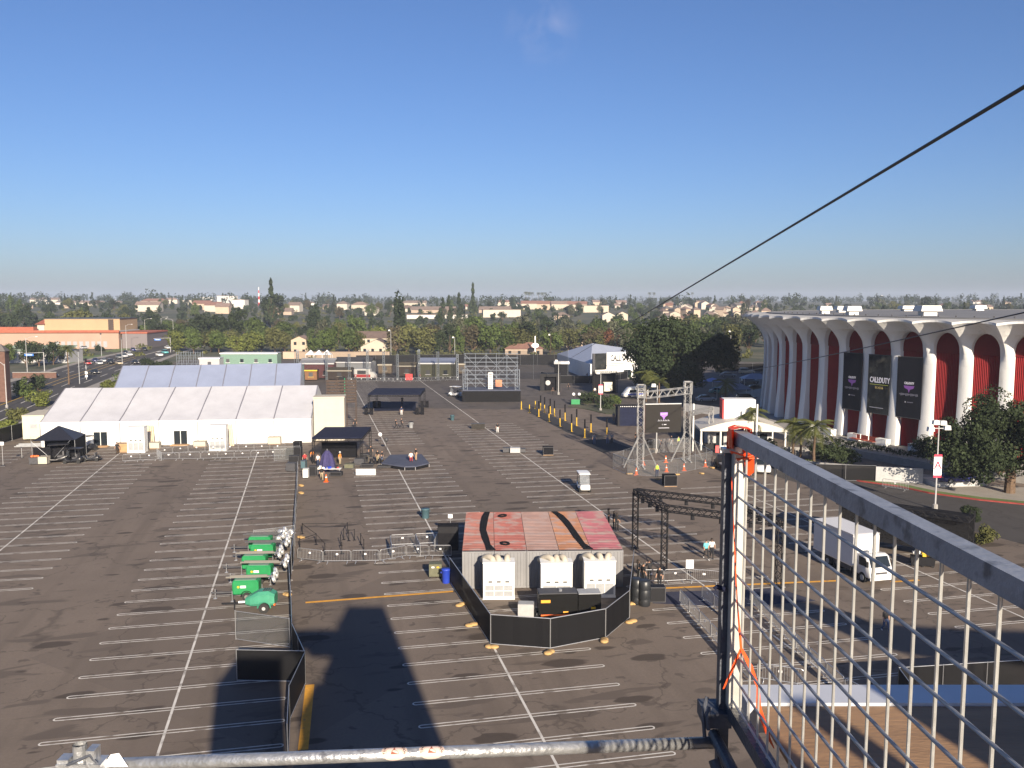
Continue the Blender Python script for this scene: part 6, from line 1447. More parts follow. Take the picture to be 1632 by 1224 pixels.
for px, py, h, arm, l in ((44, 600, 11, 3, 'street lamp with long arm at the boulevard corner'), (195, 580, 9, 0, 'bare signal pole among the waiting traffic'), (11, 650, 9, -2, 'street lamp nearest the left edge by the brick tower'), (202, 560, 11, 2.5, 'street lamp before the orange-roofed school, near one'), (232, 550, 12, 3, 'street lamp before the orange-roofed school, far one'), (258, 545, 12, 3, 'street lamp up the boulevard on the school side'), (277, 550, 12, -3, 'street lamp up the boulevard on the marquee side'), (162, 568, 9, 0, 'thin pole at the school lawn'), (127, 612, 9, 0, 'thin pole beside the palm at the boulevard')):
    p = G(px, py) if py > 560 else T(px, py)
    if arm: lamp_post(0, 0, h, l, 1, world=p, arm=arm)
    else: t = thing('street_pole', l, 'pole', p); MB().tube((0, 0, 0), (0, 0, h), .1, 8, r2=.07).build('pole', GREY, t); MB().box(-.3, .3, -.1, .1, h - .5, h).build('pole_head', DKGREY, t)
SIGNB = mat('street_sign_blue', (.03, .15, .5), .5)
for px, py, h, arm, l in ((71, 592, 6.2, -6, 'signal mast with blue street sign at the boulevard corner'), (272, 562, 6.5, -7, 'signal mast with blue street sign up the boulevard'), (138, 605, 5, 0, 'traffic signal with small white signs on the median')):
    t = thing('signal_mast', l, 'traffic signal', G(px, py)); MB().tube((0, 0, 0), (0, 0, h), .12, 8).build('pole', LGREY, t)
    if arm: MB().tube((0, 0, h - .3), (arm, 0, h - .6), .08).build('mast_arm', LGREY, t); MB().box(arm * .75 - 1.4, arm * .75 + 1.4, -.06, .0, h - 1.4, h - .75).build('street_sign', SIGNB, t); MB().box(arm * .75 - 1.0, arm * .75 + 1.0, -.075, -.06, h - 1.15, h - 1.0).build('sign_lettering', WHITE2, t)
    else: MB().box(-.35, .35, -.06, 0, 1.6, 2.3).build('sign_plate', WHITE2, t); MB().box(-.35, .35, -.06, 0, .7, 1.3).build('sign_plate', WHITE2, t)
    MB().box(-.2, .2, -.25, .15, h - .2, h + .9).build('signal_head', BLACK, t)
t = thing('lollipop_sign', 'white oval sign on a tall white post beyond the far fence', 'sign', Vector(((853 - 816) / F * 330, 330, 0))); MB().bar((0, 0, 0), (0, 0, 8.2), .5, .4).build('post', WHITE2, t); MB().lathe([(1.4, 0), (1.4, .3)], 16).build('oval_board', WHITE2, t).matrix_local = Matrix.Translation((0, .1, 4.6)) @ Matrix.Rotation(pi / 2, 4, 'X') @ Matrix.Diagonal((1, .65, 1, 1))
# ------------------------------------------------------------------ box office with arched canopy
p = G(1150, 716); t = thing('box_office', 'white box office with arched canopy roof and columns before the arena', 'building', p, radians(-4))
b = MB(); n = 10; W2, D2 = 12.5, 9.0
top = [(-3.4 + (W2) * k / n, 3.15 + 1.35 * sin(pi * k / n)) for k in range(n + 1)]
b.side(top + [(x, z - .28) for x, z in top[::-1]][0:0] + [(top[-1][0], 2.9), (top[0][0], 2.9)], -1.5, D2 - 1.5); b.build('canopy_roof', mat('canopy_cream', (.52, .49, .43), .6, 0, .06, .6), t)
MB().box(-1.6, 7.6, 1.4, 6.2, 0, 2.9).build('walls', LGREY, t); MB().box(.6, 5.2, 2.0, 4.6, 4.3, 7.2).build('roof_box', WHITE, t); MB().box(.35, .6, 2.0, 4.6, 4.3, 7.1).build('red_side', RED, t)
for x in (-3.2, -.4, 2.2, 8.9):
    for y in (-1.2, 6.9): MB().tube((x, y, 0), (x, y, 2.9), .14, 10).build('column', WHITE, t)
for x in (-.6, 1.2, 5.8): MB().box(x, x + 1.1, 1.36, 1.4, .1, 2.2).build('ticket_window', GLASS, t)
for x in (-4.5, 4.6): MB().tube((x, -2.0, 0), (x, -2.0, 7.0), .13, 8).build('mast', WHITE, t)
t2 = thing('barrier_rack', 'row of white and red barriers beside the box office', 'barrier', G(1140, 722), radians(-6))
for k in range(9): MB().box(k * .7, k * .7 + .55, 0, .5, .05, 1.05, tx=.9, ty=.4).build('barrier_block', WHITE if k % 3 else RED, t2)
t = thing('blue_umbrella', 'blue and white market umbrella left of the arena', 'umbrella', G(1135, 622)); MB().tube((0, 0, 0), (0, 0, 3), .05).build('pole', WHITE, t); MB().lathe([(2.4, 2.3), (1.2, 2.75), (.05, 3.1)], 10).build('shade', mat('pale_blue_cloth', (.24, .32, .62), .8), t)
for px, py, l in ((1170, 636, 'grey pop-up canopy left of the arena, nearer'), (1203, 618, 'grey pop-up canopy at the left foot of the arena')):
    t = thing('grey_popup', l, 'canopy', G(px, py)); b = MB(); b.add([(-3.4, -2.4, 2.4), (3.4, -2.4, 2.4), (3.4, 2.4, 2.4), (-3.4, 2.4, 2.4), (-1.2, 0, 3.6), (1.2, 0, 3.6)], [(0, 1, 5, 4), (1, 2, 5), (2, 3, 4, 5), (3, 0, 4)]); b.build('roof', ROOFB, t)
    for x in (-3.3, 3.3):
        for y in (-2.3, 2.3): MB().tube((x, y, 0), (x, y, 2.4), .05).build('leg', WHITE, t)
# walls, podium blocks and hedge along the arena
def wall(px, h, label, m=CONC, th=.35, z=0):
    P = [G(*q) for q in px]; o = P[0]; t = thing('low_wall', label, 'wall', (o.x, o.y, z))
    for a, c in zip(P, P[1:]): a2, c2 = a - o, c - o; MB().bar((a2.x, a2.y, h / 2), (c2.x, c2.y, h / 2), th, h).build('wall_section', m, t)
wall(((1235, 748), (1300, 756), (1400, 765)), 1.6, 'pale concrete ramp wall behind the dark screened fence'); wall(((1395, 768), (1470, 772)), 1.9, 'white rendered wall below the arena by the lone barrier', LGREY); wall(((1090, 655), (1150, 663)), 1.6, 'white wall behind the screen truss', LGREY); wall(((1215, 728), (1290, 730)), 1.5, 'grey planter wall under the palms', CONC)
t = thing('car_podium', 'low white podium carrying the dark blue car', 'podium', G(1525, 775), radians(6)); MB().box(-3.2, 3.2, -.8, 2.2, 0, .72).build('plinth', LGREY, t); MB().box(2.6, 3.1, -.9, -.75, .7, 1.8).build('rail', STEEL, t)
t = thing('arena_benches', 'red benches between the arena columns', 'bench', AC + Vector(((AR + 2.5) * cos(A0 + 6.4 * ST), (AR + 2.5) * sin(A0 + 6.4 * ST), POD)), A0 + 6.4 * ST + pi / 2)
for k in range(3): MB().box(-2 + k * 1.5, -.7 + k * 1.5, -.4, .4, .4, .5).build('seat', mat('red_brown_slat', (.25, .05, .03), .7), t); MB().box(-2 + k * 1.5, -.7 + k * 1.5, .35, .42, .5, 1.1).build('backrest', mat('red_brown_slat', (.25, .05, .03)), t)
for k in range(4, 11):
    a = A0 + (k - .02) * ST; o = MB().box(-.9, .9, -.5, .5, 0, 1.0).build('column_plinth', WSH, None, loc=AC + Vector(((AR + 1.7) * cos(a), (AR + 1.7) * sin(a), POD)), rz=a + pi / 2); tag(o, 'white plinth block at the foot of an arena column', 'plinth', 'plinth blocks at the arena columns')
# ------------------------------------------------------------------ vegetation
import numpy as np
def leaf_mesh(name, pts, nrm, size, m, rng):
    n = len(pts); nrm = nrm / np.maximum(1e-6, np.linalg.norm(nrm, axis=1))[:, None]
    r = rng.normal(size=(n, 3)); u = np.cross(nrm, r); u /= np.maximum(1e-6, np.linalg.norm(u, axis=1))[:, None]; v = np.cross(nrm, u)
    s = (size * rng.uniform(.6, 1.35, n))[:, None]; k = rng.uniform(.5, .9, n)[:, None]
    vs = np.stack([pts - u * s, pts + v * s * k, pts + u * s, pts - v * s * k], 1).reshape(-1, 3)
    me = bpy.data.meshes.new(name); me.vertices.add(4 * n); me.vertices.foreach_set('co', vs.astype(np.float32).ravel())
    me.loops.add(4 * n); me.loops.foreach_set('vertex_index', np.arange(4 * n, dtype=np.int32)); me.polygons.add(n)
    me.polygons.foreach_set('loop_start', np.arange(0, 4 * n, 4, dtype=np.int32)); me.update(calc_edges=True); me.materials.append(m); return me
def crown_pts(rng, rx, rz, n, clumps, shape='round', cz=0, cr=.36):
    cs = []
    while len(cs) < clumps:
        p = rng.uniform(-1, 1, 3)
        if shape == 'cone':
            h = (p[2] + 1) / 2; w = (1 - h) * .95 + .05; p[:2] *= w
            if hypot(p[0], p[1]) > w: continue
        elif shape == 'column':
            if hypot(p[0], p[1]) > (1 - .6 * max(0, p[2])): continue
        elif shape == 'umbrella':
            if hypot(p[0], p[1]) > 1 or p[2] < -.55 + .35 * hypot(p[0], p[1]): continue
            if (p[0] ** 2 + p[1] ** 2) + max(0, p[2]) ** 2 > 1: continue
        else:
            d = np.linalg.norm(p)
            if d > 1 or d < .35: continue
        cs.append(p * (1 - cr * .6))
    cs = np.array(cs); rad = cr * rng.uniform(.65, 1.25, clumps)
    if shape == 'cone': rad *= (1.1 - (cs[:, 2] + 1) / 2 * .8)
    i = rng.integers(0, clumps, n); d = rng.normal(size=(n, 3)); d /= np.linalg.norm(d, axis=1)[:, None]
    rr = rad[i] * rng.uniform(.55, 1.05, n) ** .6
    p = cs[i] + d * rr[:, None]
    nr = d * .9 + rng.normal(size=(n, 3)) * .45 + np.array([0, 0, .25])
    return p * np.array([rx, rx, rz]) + np.array([0, 0, cz]), nr
LM = {'green': leafmat('leaf_green', (.070, .098, .026)), 'dark': leafmat('leaf_dark', (.034, .048, .021)), 'olive': leafmat('leaf_olive', (.094, .098, .034)), 'bright': leafmat('leaf_bright', (.125, .145, .034)), 'grey': leafmat('leaf_grey', (.09, .095, .058)), 'rust': leafmat('leaf_rust', (.14, .06, .03)), 'pine': leafmat('leaf_pine', (.030, .044, .019), .3), 'brown': leafmat('leaf_brown', (.082, .070, .038)), 'palm': leafmat('leaf_palm', (.09, .10, .03))}
TP = {}
def tree_proto(key, colr, rx, rz, trunk, n, leaf, clumps, shape='round', seed=0, cr=.36, name='tree'):
    rng = np.random.default_rng(seed + 5); t = thing(name, 'x', 'tree')
    p, nr = crown_pts(rng, rx, rz, n, clumps, shape, trunk + rz * .85, cr)
    o = bpy.data.objects.new('crown', leaf_mesh('crown', p, nr, leaf, LM[colr], rng)); COL.objects.link(o); o.parent = t
    b = MB(); tr = max(.12, rx * .055); H_ = trunk + rz
    b.path([(0, 0, -.6), (.05 * rx, 0, trunk * .5), (-.02 * rx, .03 * rx, trunk), (0, 0, H_)], [tr * 1.3, tr, tr * .85, tr * .3], 7)
    for k in range(6):
        a = k * 1.1 + seed; z0 = trunk * (.75 + .05 * k); b.path([(0, 0, z0), (rx * .3 * cos(a), rx * .3 * sin(a), z0 + rz * .35), (rx * .6 * cos(a), rx * .6 * sin(a), z0 + rz * .7)], [tr * .6, tr * .4, tr * .15], 5)
    b.build('trunk', BROWN, t); TP[key] = freeze(t); return t
for k, (c, rx, rz, sh, cr) in enumerate((('green', 5.2, 5.2, 'round', .36), ('dark', 5.0, 6.0, 'round', .34), ('olive', 4.8, 5.0, 'round', .38), ('bright', 5.0, 4.4, 'round', .36), ('rust', 4.0, 4.6, 'round', .38), ('grey', 4.8, 6.0, 'round', .34), ('brown', 5.2, 5.6, 'round', .34), ('green', 3.8, 5.6, 'column', .36), ('dark', 3.0, 7.5, 'cone', .3), ('pine', 2.0, 6.5, 'column', .34), ('olive', 6.0, 4.2, 'round', .34), ('dark', 6.2, 4.6, 'umbrella', .34))):
    tree_proto(k, c, rx, rz, 2.2, 1700, .42, 26, sh, k, cr)
TL = ['mid-green leafy tree in the belt beyond the lot', 'dark green leafy tree in the belt beyond the lot', 'olive green leafy tree in the belt beyond the lot', 'bright yellow-green tree in the belt beyond the lot', 'rust red tree left of the big pine', 'grey-green airy tree in the belt beyond the lot', 'brownish tree in the belt beyond the lot', 'narrow green tree in the belt beyond the lot', 'dark cone-shaped conifer rising above the belt', 'narrow dark cypress-like tree above the belt', 'broad olive tree in the belt beyond the lot', 'broad dark flat-topped tree in the belt beyond the lot']
rr = random.Random(21)
ZN = ((110, 'behind the brick tower'), (300, 'around the school'), (470, 'behind the mint container'), (620, 'around the peach and cream houses'), (745, 'behind the olive stall'), (860, 'behind the scaffold stage'), (1012, 'behind the lettered tent'), (1218, 'behind the big pine'), (9999, 'behind the arena'))
ZF = ((140, 'on the far left hillside'), (320, 'on the hillside above the school'), (430, 'on the hillside up the boulevard'), (620, 'on the slope above the peach house'), (760, 'on the slope by the long low building'), (960, 'on the slope below the terrace'), (1218, 'on the slope of the estate houses'), (9999, 'on the land beyond the arena roof'))
def tree(k, p, s, near=True):
    px = 816 + F * p.x / p.y; z_ = next(q[1] for q in (ZN if near else ZF) if px < q[0])
    lab = TL[k].split(' in the belt')[0].split(' rising')[0].split(' above the belt')[0].split(' left of')[0] + ' ' + z_
    o = place(TP[k], (p.x, p.y, p.z - .3), rr.uniform(0, 6.28), lab, None, 'trees beyond the lot' if near else 'trees on the far hillside'); o.scale = (s * rr.uniform(.72, 1.25), s * rr.uniform(.72, 1.25), s * rr.uniform(.82, 1.15)); return o
houses_px = []
# the belt just beyond the lot
def belt(x0, x1, n, dist, kinds, smin, smax):
    for i in range(n):
        px = x0 + (x1 - x0) * (i + rr.uniform(.1, .9)) / n; d = rr.uniform(*dist); p = Vector(((px - 816) / F * d, d, 0)); p.z = terr(p.x, p.y)
        if abs(px - 478) < 16 and d < 420 and d > 330: continue
        if abs(px - 600) < 28 and d < 400: continue
        tree(rr.choice(kinds), p, rr.uniform(smin, smax))
belt(275, 470, 9, (345, 372), (0, 3, 3, 2, 10), .85, 1.1); belt(275, 480, 10, (380, 430), (0, 1, 2, 3, 7), .95, 1.3)
belt(485, 580, 5, (340, 360), (0, 1, 10), .8, 1.0); belt(625, 880, 15, (335, 360), (0, 1, 2, 7, 6, 3, 1), .8, 1.2); belt(490, 900, 20, (375, 440), (0, 1, 2, 5, 3, 8), .9, 1.2)
belt(880, 1010, 8, (340, 372), (0, 2, 3, 7, 5), .8, 1.05); belt(935, 1005, 3, (350, 365), (4, 6, 4), .9, 1.05); belt(1010, 1210, 11, (330, 380), (0, 1, 2, 5, 10), .9, 1.15); belt(900, 1215, 16, (390, 450), (0, 1, 2, 5, 7), .95, 1.25)
belt(1215, 1660, 14, (330, 420), (0, 1, 2), .9, 1.1)
belt(-60, 60, 6, (262, 310), (1, 1, 11, 0), .6, .8); belt(-80, 200, 14, (430, 520), (1, 1, 2, 11), 1.0, 1.4); belt(200, 300, 6, (420, 470), (0, 1, 6), .8, 1.1)
for px, d, k, s in ((636, 420, 9, 1.7), (434, 560, 8, 1.9), (438, 575, 1, 1.6), (497, 470, 9, 1.3), (505, 475, 9, 1.35), (706, 600, 8, 1.5), (716, 610, 8, 1.4), (732, 620, 8, 1.5), (754, 700, 8, 1.6), (640, 425, 9, 1.6), (84, 292, 1, .75), (60, 285, 11, .7), (40, 280, 1, .7)):
    p = Vector(((px - 816) / F * d, d, 0)); p.z = terr(p.x, p.y); tree(k, p, s)
cnt = 0
for i in range(165):
    px = rr.uniform(-40, 1660); d = 460 + 620 * rr.random() ** 1.2; p = Vector(((px - 816) / F * d, d, 0)); p.z = terr(p.x, p.y)
    tree(rr.choice((0, 1, 2, 2, 5, 6, 7, 8, 9, 11, 1)), p, rr.uniform(.6, 1.0), False)
# the far wooded skyline reads as one mass
rng = np.random.default_rng(3); PT, NR = [], []
for i in range(1900):
    px = rr.uniform(-80, 1720); d = rr.uniform(1000, 2700) if i < 1050 else rr.uniform(470, 1100); x = (px - 816) / F * d; z = terr(x, d); h = (rr.uniform(7, 16) * (1.25 if rr.random() < .12 else 1) if i < 1050 else rr.uniform(2.5, 5.5)) * (1.15 if px < 330 else 1)
    cone = rr.random() < .14; w = h * (.22 if cone else rr.uniform(.35, .6))
    p, nr = crown_pts(rng, w, h * .55, 70, 8, 'cone' if cone else 'round', h * .55, .42); PT.append(p + np.array([x, d, z])); NR.append(nr)
o = bpy.data.objects.new('distant_trees', leaf_mesh('distant_trees', np.concatenate(PT), np.concatenate(NR), 1.25, LM['dark'], rng)); COL.objects.link(o); o['kind'] = 'stuff'; tag(o, 'mass of dark trees along the far skyline', 'trees')
# low scrub and hedges on the far land
PT, NR = [], []
for i in range(900):
    px = rr.uniform(-60, 1700); d = rr.uniform(335, 1000) if i > 250 else rr.uniform(322, 345); x = (px - 816) / F * d; z = terr(x, d); h = rr.uniform(1.2, 3.2)
    if i <= 250 and not 480 < px < 1200: continue
    p, nr = crown_pts(rng, h * rr.uniform(.8, 1.6), h * .6, 60, 7, 'round', h * .4, .45); PT.append(p + np.array([x, d, z])); NR.append(nr)
o = bpy.data.objects.new('scrub', leaf_mesh('scrub', np.concatenate(PT), np.concatenate(NR), .5, LM['olive'], rng)); COL.objects.link(o); o['kind'] = 'stuff'; tag(o, 'low scrub and hedges between the far houses', 'shrubs')
# big pine and the tree at the right
def big_tree(label, p, parts, n, leaf, colr, th, seed, name):
    rng = np.random.default_rng(seed); t = thing(name, label, 'tree', p); P_, N_ = [], []
    for x, y, z, rx, rz, w in parts:
        a, c = crown_pts(rng, rx, rz, int(n * w), 34, 'umbrella', 0, .30); P_.append(a + np.array([x, y, z])); N_.append(c)
    o = bpy.data.objects.new('crown', leaf_mesh('crown', np.concatenate(P_), np.concatenate(N_), leaf, LM[colr], rng)); COL.objects.link(o); o.parent = t
    b = MB(); b.path([(0, 0, -.2), (.15, .1, th * .35), (-.1, 0, th * .7), (.1, 0, th)], [.62, .5, .4, .2], 9)
    for x, y, z, rx, rz, w in parts: b.path([(0, 0, th * .35), (x * .5, y * .5, z * .75), (x, y, z + rz * .2)], [.3, .2, .08], 6)
    b.build('trunk', BROWN, t)
big_tree('big dark spreading pine behind the screen truss', G(1072, 634), [(-2.5, 0, 10.4, 8.8, 8.4, .32), (3, 1, 9.0, 9.0, 7.6, .25), (-5.6, 0, 5.4, 4.8, 4.6, .14), (9.5, 0, 9.6, 6.0, 6.6, .16), (0, -3, 5.2, 7.5, 5.0, .13)], 34000, .30, 'pine', 12, 2, 'pine_tree')
big_tree('large dense tree at the right before the arena', G(1608, 787), [(-1.0, 0, 6.6, 5.6, 5.2, .34), (-5.4, 0, 4.4, 4.2, 4.8, .24), (4.4, 0, 6.4, 5.0, 5.4, .22), (-3.4, -1.5, 3.4, 4.2, 3.2, .12), (2.6, -1.2, 4.0, 4.0, 3.0, .08)], 34000, .16, 'dark', 9, 5, 'broad_tree')
# shrubs
def shrub(px, py, rx, rz, label, colr='dark', n=1800, leaf=.12, z=0, shape='round', tilt=0, stem=False):
    rng = np.random.default_rng(int(px * 7 + py)); t = thing('shrub', label, 'shrub', G(px, py, z)); c0_ = rz * .8 + (.9 if stem else 0)
    p, nr = crown_pts(rng, rx, rz, n, 22, shape, c0_, .38); p[:, 0] += tilt * p[:, 2]
    o = bpy.data.objects.new('foliage', leaf_mesh('foliage', p, nr, leaf, LM[colr], rng)); COL.objects.link(o); o.parent = t
    b = MB(); 
    for k in range(4): b.path([(0, 0, 0), (.2 * rx * cos(k * 1.6), .2 * rx * sin(k * 1.6), c0_ * .6), (.5 * rx * cos(k * 1.6) + tilt * rz, .5 * rx * sin(k * 1.6), c0_ + rz * .3)], [.07, .05, .02], 5)
    b.build('stem', BROWN, t)
shrub(1544, 848, 1.25, .95, 'round clipped shrub on a short stem by the lot corner', 'dark', 2600, .09, stem=True); shrub(1569, 866, 1.1, .95, 'egg-shaped olive shrub below the clipped one', 'olive', 2200, .09)
shrub(1335, 742, 3.4, 2.0, 'windswept leaning bush below the arena columns', 'dark', 3500, .16, shape='umbrella', tilt=-.5); shrub(1470, 735, 2.6, 2.0, 'bush left of the large right tree', 'dark', 2500, .15)
shrub(1290, 748, 1.2, .7, 'low yellow-green plant at the ramp wall', 'bright', 900, .12); shrub(968, 652, 2.2, 1.6, 'bush in the planted island at the sign post', 'dark', 1500, .16); shrub(945, 643, 3.4, 1.6, 'dark bush behind the sign post in the planted island', 'dark', 1600, .18); shrub(978, 648, 1.8, 1.4, 'bush right of the sign post in the planted island', 'green', 1200, .16)
shrub(1245, 738, 2.0, 1.3, 'dark bush under the palms', 'dark', 1400, .15); shrub(1222, 722, 1.8, 1.2, 'dark bush at the box office corner', 'dark', 1300, .15)
for px, py, rx, rz, c, l in ((64, 648, 3.6, 2.6, 'bright', 'round bright green bush behind the cream trailer'), (30, 668, 3.2, 1.6, 'olive', 'olive bush at the boulevard edge'), (8, 690, 2.8, 1.5, 'bright', 'bright green bush at the far left fence'), (38, 632, 3.0, 3.2, 'green', 'young green tree-like bush on the boulevard verge'), (60, 622, 2.6, 3.0, 'dark', 'dark green bush on the boulevard verge'), (202, 612, 4.6, 2.8, 'green', 'green hedge bush left of the blue-grey marquee'), (178, 620, 3.6, 1.6, 'bright', 'bright low bush left of the blue-grey marquee'), (238, 585, 4.4, 2.4, 'dark', 'dark bush on the boulevard beside the marquees'), (262, 588, 4.0, 2.0, 'dark', 'dark bush left of the grey scaffold'), (160, 560, 3.2, 2.4, 'dark', 'dark bush before the school'), (135, 555, 2.0, 3.0, 'dark', 'narrow dark bush before the school')):
    shrub(px, py, rx * .8, rz * .8, l, c, 1500, .2)
PT, NR = [], []
for k in range(70):
    a = A0 + (4.4 + k * .068) * ST; p, nr = crown_pts(rng, .45, .5, 40, 6, 'round', .5, .45); PT.append(p + np.array([AC.x + (AR + 6.6) * cos(a), AC.y + (AR + 6.6) * sin(a), POD])); NR.append(nr)
o = bpy.data.objects.new('planter_hedge', leaf_mesh('planter_hedge', np.concatenate(PT), np.concatenate(NR), .12, LM['dark'], rng)); COL.objects.link(o); tag(o, 'low dark hedge along the arena podium edge', 'hedge')
isl = carpet(((905, 648), (925, 640), (985, 650), (1000, 662), (965, 660), (930, 652)), 'x', .15, EARTH); isl.name = 'planted_island'; isl['kind'] = 'structure'; del isl['label']; del isl['category']
t = thing('utility_box', 'green utility cabinet at the planted island', 'cabinet', G(917, 645)); MB().box(-.9, .9, -.6, .6, 0, 1.2).build('cabinet', GREEN, t); MB().box(-.95, .95, -.65, .65, 1.2, 1.28).build('lid', DKGREY, t)
for px, py, l in ((914, 640, 'white ball lamp on the green utility cabinet, left'), (923, 640, 'white ball lamp on the green utility cabinet, right')):
    t = thing('ball_lamp', l, 'lamp', G(px, py + 4)); MB().tube((0, 0, 0), (0, 0, 1.9), .05).build('stem', BLACK, t); MB().ball((0, 0, 2.1), .35).build('globe', WHITE2, t, True)
# palms
def palm_proto(h, fr, L, seed):
    t = thing('palm_tree', 'x', 'tree', (0, 0, 0), 0, 'palm trees'); r_ = random.Random(seed)
    b = MB(); b.path([(0, 0, -.2), (.08, 0, h * .4), (.02, .05, h * .75), (0, 0, h)], [.24, .17, .15, .13], 8); b.build('trunk', BROWN, t)
    for k in range(fr):
        a = k * 2.399; el = r_.uniform(-.35, 1.1); f = MB(); pts = []; n = 9
        for i in range(n + 1):
            u = i / n; r = L * u * cos(el * (1 - .5 * u)); z = L * (u * sin(el) - .62 * u * u); pts.append(Vector((r * cos(a), r * sin(a), h + z)))
        for i in range(n):
            p, q = pts[i], pts[i + 1]; d = (q - p).normalized(); s = d.cross(Vector((0, 0, 1))).normalized(); w = L * .26 * sin(pi * min(.97, (i + .8) / (n + .6))) + .04
            f.tube(p, q, .025, 3, cap=False)
            for j in range(3):
                c = p.lerp(q, (j + .5) / 3)
                for sg in (-1, 1): e = c + s * sg * w + d * w * .55 - Vector((0, 0, w * .42)); f.add([c - d * .035, c + d * .06, e], [(0, 1, 2)])
        f.build('frond', LM['palm'], t)
    return freeze(t)
PA, PB = palm_proto(5.4, 20, 2.7, 1), palm_proto(9.5, 22, 2.6, 2)
for px, py, pr, s, l in ((1263, 740, PA, 1.0, 'palm left of its twin before the arena wall'), (1297, 747, PA, 1.05, 'palm with yellowing fronds nearest the arena wall'), (1275, 735, PA, .9, 'slim palm behind the twin palms'), (1197, 716, PA, 1.0, 'palm in front of the white box office'), (1155, 655, PA, 1.05, 'palm behind the white box on the box office'), (1030, 640, PA, 1.1, 'palm between the truss gate and the big pine'), (1050, 645, PA, .95, 'palm directly behind the truss beam'), (110, 613, PB, 1.0, 'tall palm at the boulevard left of the marquees')): place(pr, G(px, py), px * .7, l, scale=s)
for k, px in enumerate((838, 843, 848, 858, 864, 869, 1034, 1041, 1102)):
    d = 1500 + 60 * k; p = Vector(((px - 816) / F * d, d, 0)); p.z = terr(p.x, p.y); place(PB, p, k, 'tall thin palm on the far skyline', group='palms on the skyline', scale=(1.8, 1.8, 2.2))
# ------------------------------------------------------------------ houses
HW = [mat('stucco_%d' % i, c, .85, 0, .08, .3) for i, c in enumerate(((.40, .35, .28), (.43, .39, .33), (.33, .26, .20), (.40, .31, .23), (.48, .46, .43)))]
HR = [mat('roof_tile_%d' % i, c, .85, 0, .2, .6) for i, c in enumerate(((.12, .085, .07), (.16, .12, .10), (.19, .10, .075), (.11, .10, .095), (.20, .14, .115)))]
def house(px, py, wpx, label, dep=10, st=1, wi=0, ri=0, kind='gable', rz=0, group=None, world=None):
    p = world or T(px, py); w = max(5, wpx * p.length / F); h = 3.0 * st; t = thing('house', label, 'house', p, radians(rz), group); rh = min(3.2, dep * .26)
    MB().box(-w / 2, w / 2, 0, dep, -1.5, h).build('wall', HW[wi % 5], t); o_ = .5
    if kind == 'gable':
        b = MB(); b.quad((-w / 2 - o_, -o_, h - .15), (w / 2 + o_, -o_, h - .15), (w / 2 + o_, dep / 2, h + rh), (-w / 2 - o_, dep / 2, h + rh)).quad((w / 2 + o_, dep + o_, h - .15), (-w / 2 - o_, dep + o_, h - .15), (-w / 2 - o_, dep / 2, h + rh), (w / 2 + o_, dep / 2, h + rh)); b.build('roof', HR[ri % 5], t)
        for x in (-w / 2, w / 2): MB().add([(x, 0, h), (x, dep, h), (x, dep / 2, h + rh - .1)], [(0, 1, 2)]).build('gable', HW[wi % 5], t)
    elif kind == 'front':
        b = MB(); b.quad((-w / 2 - o_, -o_, h - .2), (0, -o_, h + w * .24), (0, dep, h + w * .24), (-w / 2 - o_, dep, h - .2)).quad((0, -o_, h + w * .24), (w / 2 + o_, -o_, h - .2), (w / 2 + o_, dep, h - .2), (0, dep, h + w * .24)); b.build('roof', HR[ri % 5], t)
        MB().add([(-w / 2, 0, h), (w / 2, 0, h), (0, 0, h + w * .24 - .15)], [(0, 1, 2)]).build('gable', HW[wi % 5], t)
    elif kind == 'hip':
        i = min(w / 2, dep / 2) * .9; b = MB(); b.add([(-w / 2 - o_, -o_, h), (w / 2 + o_, -o_, h), (w / 2 + o_, dep + o_, h), (-w / 2 - o_, dep + o_, h), (-w / 2 + i, dep / 2, h + rh), (w / 2 - i, dep / 2, h + rh)], [(0, 1, 5, 4), (1, 2, 5), (2, 3, 4, 5), (3, 0, 4)]); b.build('roof', HR[ri % 5], t)
    else: MB().box(-w / 2 - .2, w / 2 + .2, -.2, dep + .2, h, h + .35).build('roof', HR[ri % 5], t)
    if wpx > 9 and world:
        n = max(2, int(w / 3.2))
        for s in range(st):
            for k in range(n): x = -w / 2 + (k + .5) * w / n; MB().box(x - .55, x + .55, -.04, -.01, s * 3 + 1.0, s * 3 + 2.2).build('window', GLASS, t)
    return t
house(477, 566, 26, 'peach house with front gable among the near trees', 9, 2, 3, 4, 'front', world=Vector(((477 - 816) / F * 345, 345, 0))); house(602, 560, 50, 'cream house with brown gabled roof beyond the far fence', 11, 1, 0, 0, 'front', world=Vector(((600 - 816) / F * 350, 350, 0))); house(600, 552, 62, 'larger brown-roofed house behind the cream gable', 10, 2, 0, 0, 'gable', world=Vector(((600 - 816) / F * 366, 366, 0)))
house(925, 560, 45, 'brown-roofed house among the trees left of the rust red ones', 12, 2, 2, 3, 'hip', world=Vector(((925 - 816) / F * 395, 395, 0))); house(830, 566, 60, 'low tan roof beyond the far fence near the oval sign', 9, 1, 2, 2, 'hip', world=Vector(((835 - 816) / F * 335, 335, 0))); house(1290 - 900 + 10, 560, 10, 'small tan house roof among the bright green trees', 9, 1, 2, 3, 'hip', world=Vector(((388 - 816) / F * 390, 390, 0))); house(1180, 540, 30, 'tan-roofed house behind the trees left of the arena', 9, 2, 0, 3, 'hip', world=Vector(((1150 - 816) / F * 400, 400, 0)))
b = MB(); wl_ = thing('estate_wall', 'low peach wall beyond the far fence left of the trees', 'wall', Vector((-86, 322, 0))); MB().box(0, 40, 0, .4, 0, 2.6).build('wall_face', HW[3], wl_); MB().box(-.1, 40.1, -.1, .5, 2.6, 2.75).build('coping', HR[4], wl_)
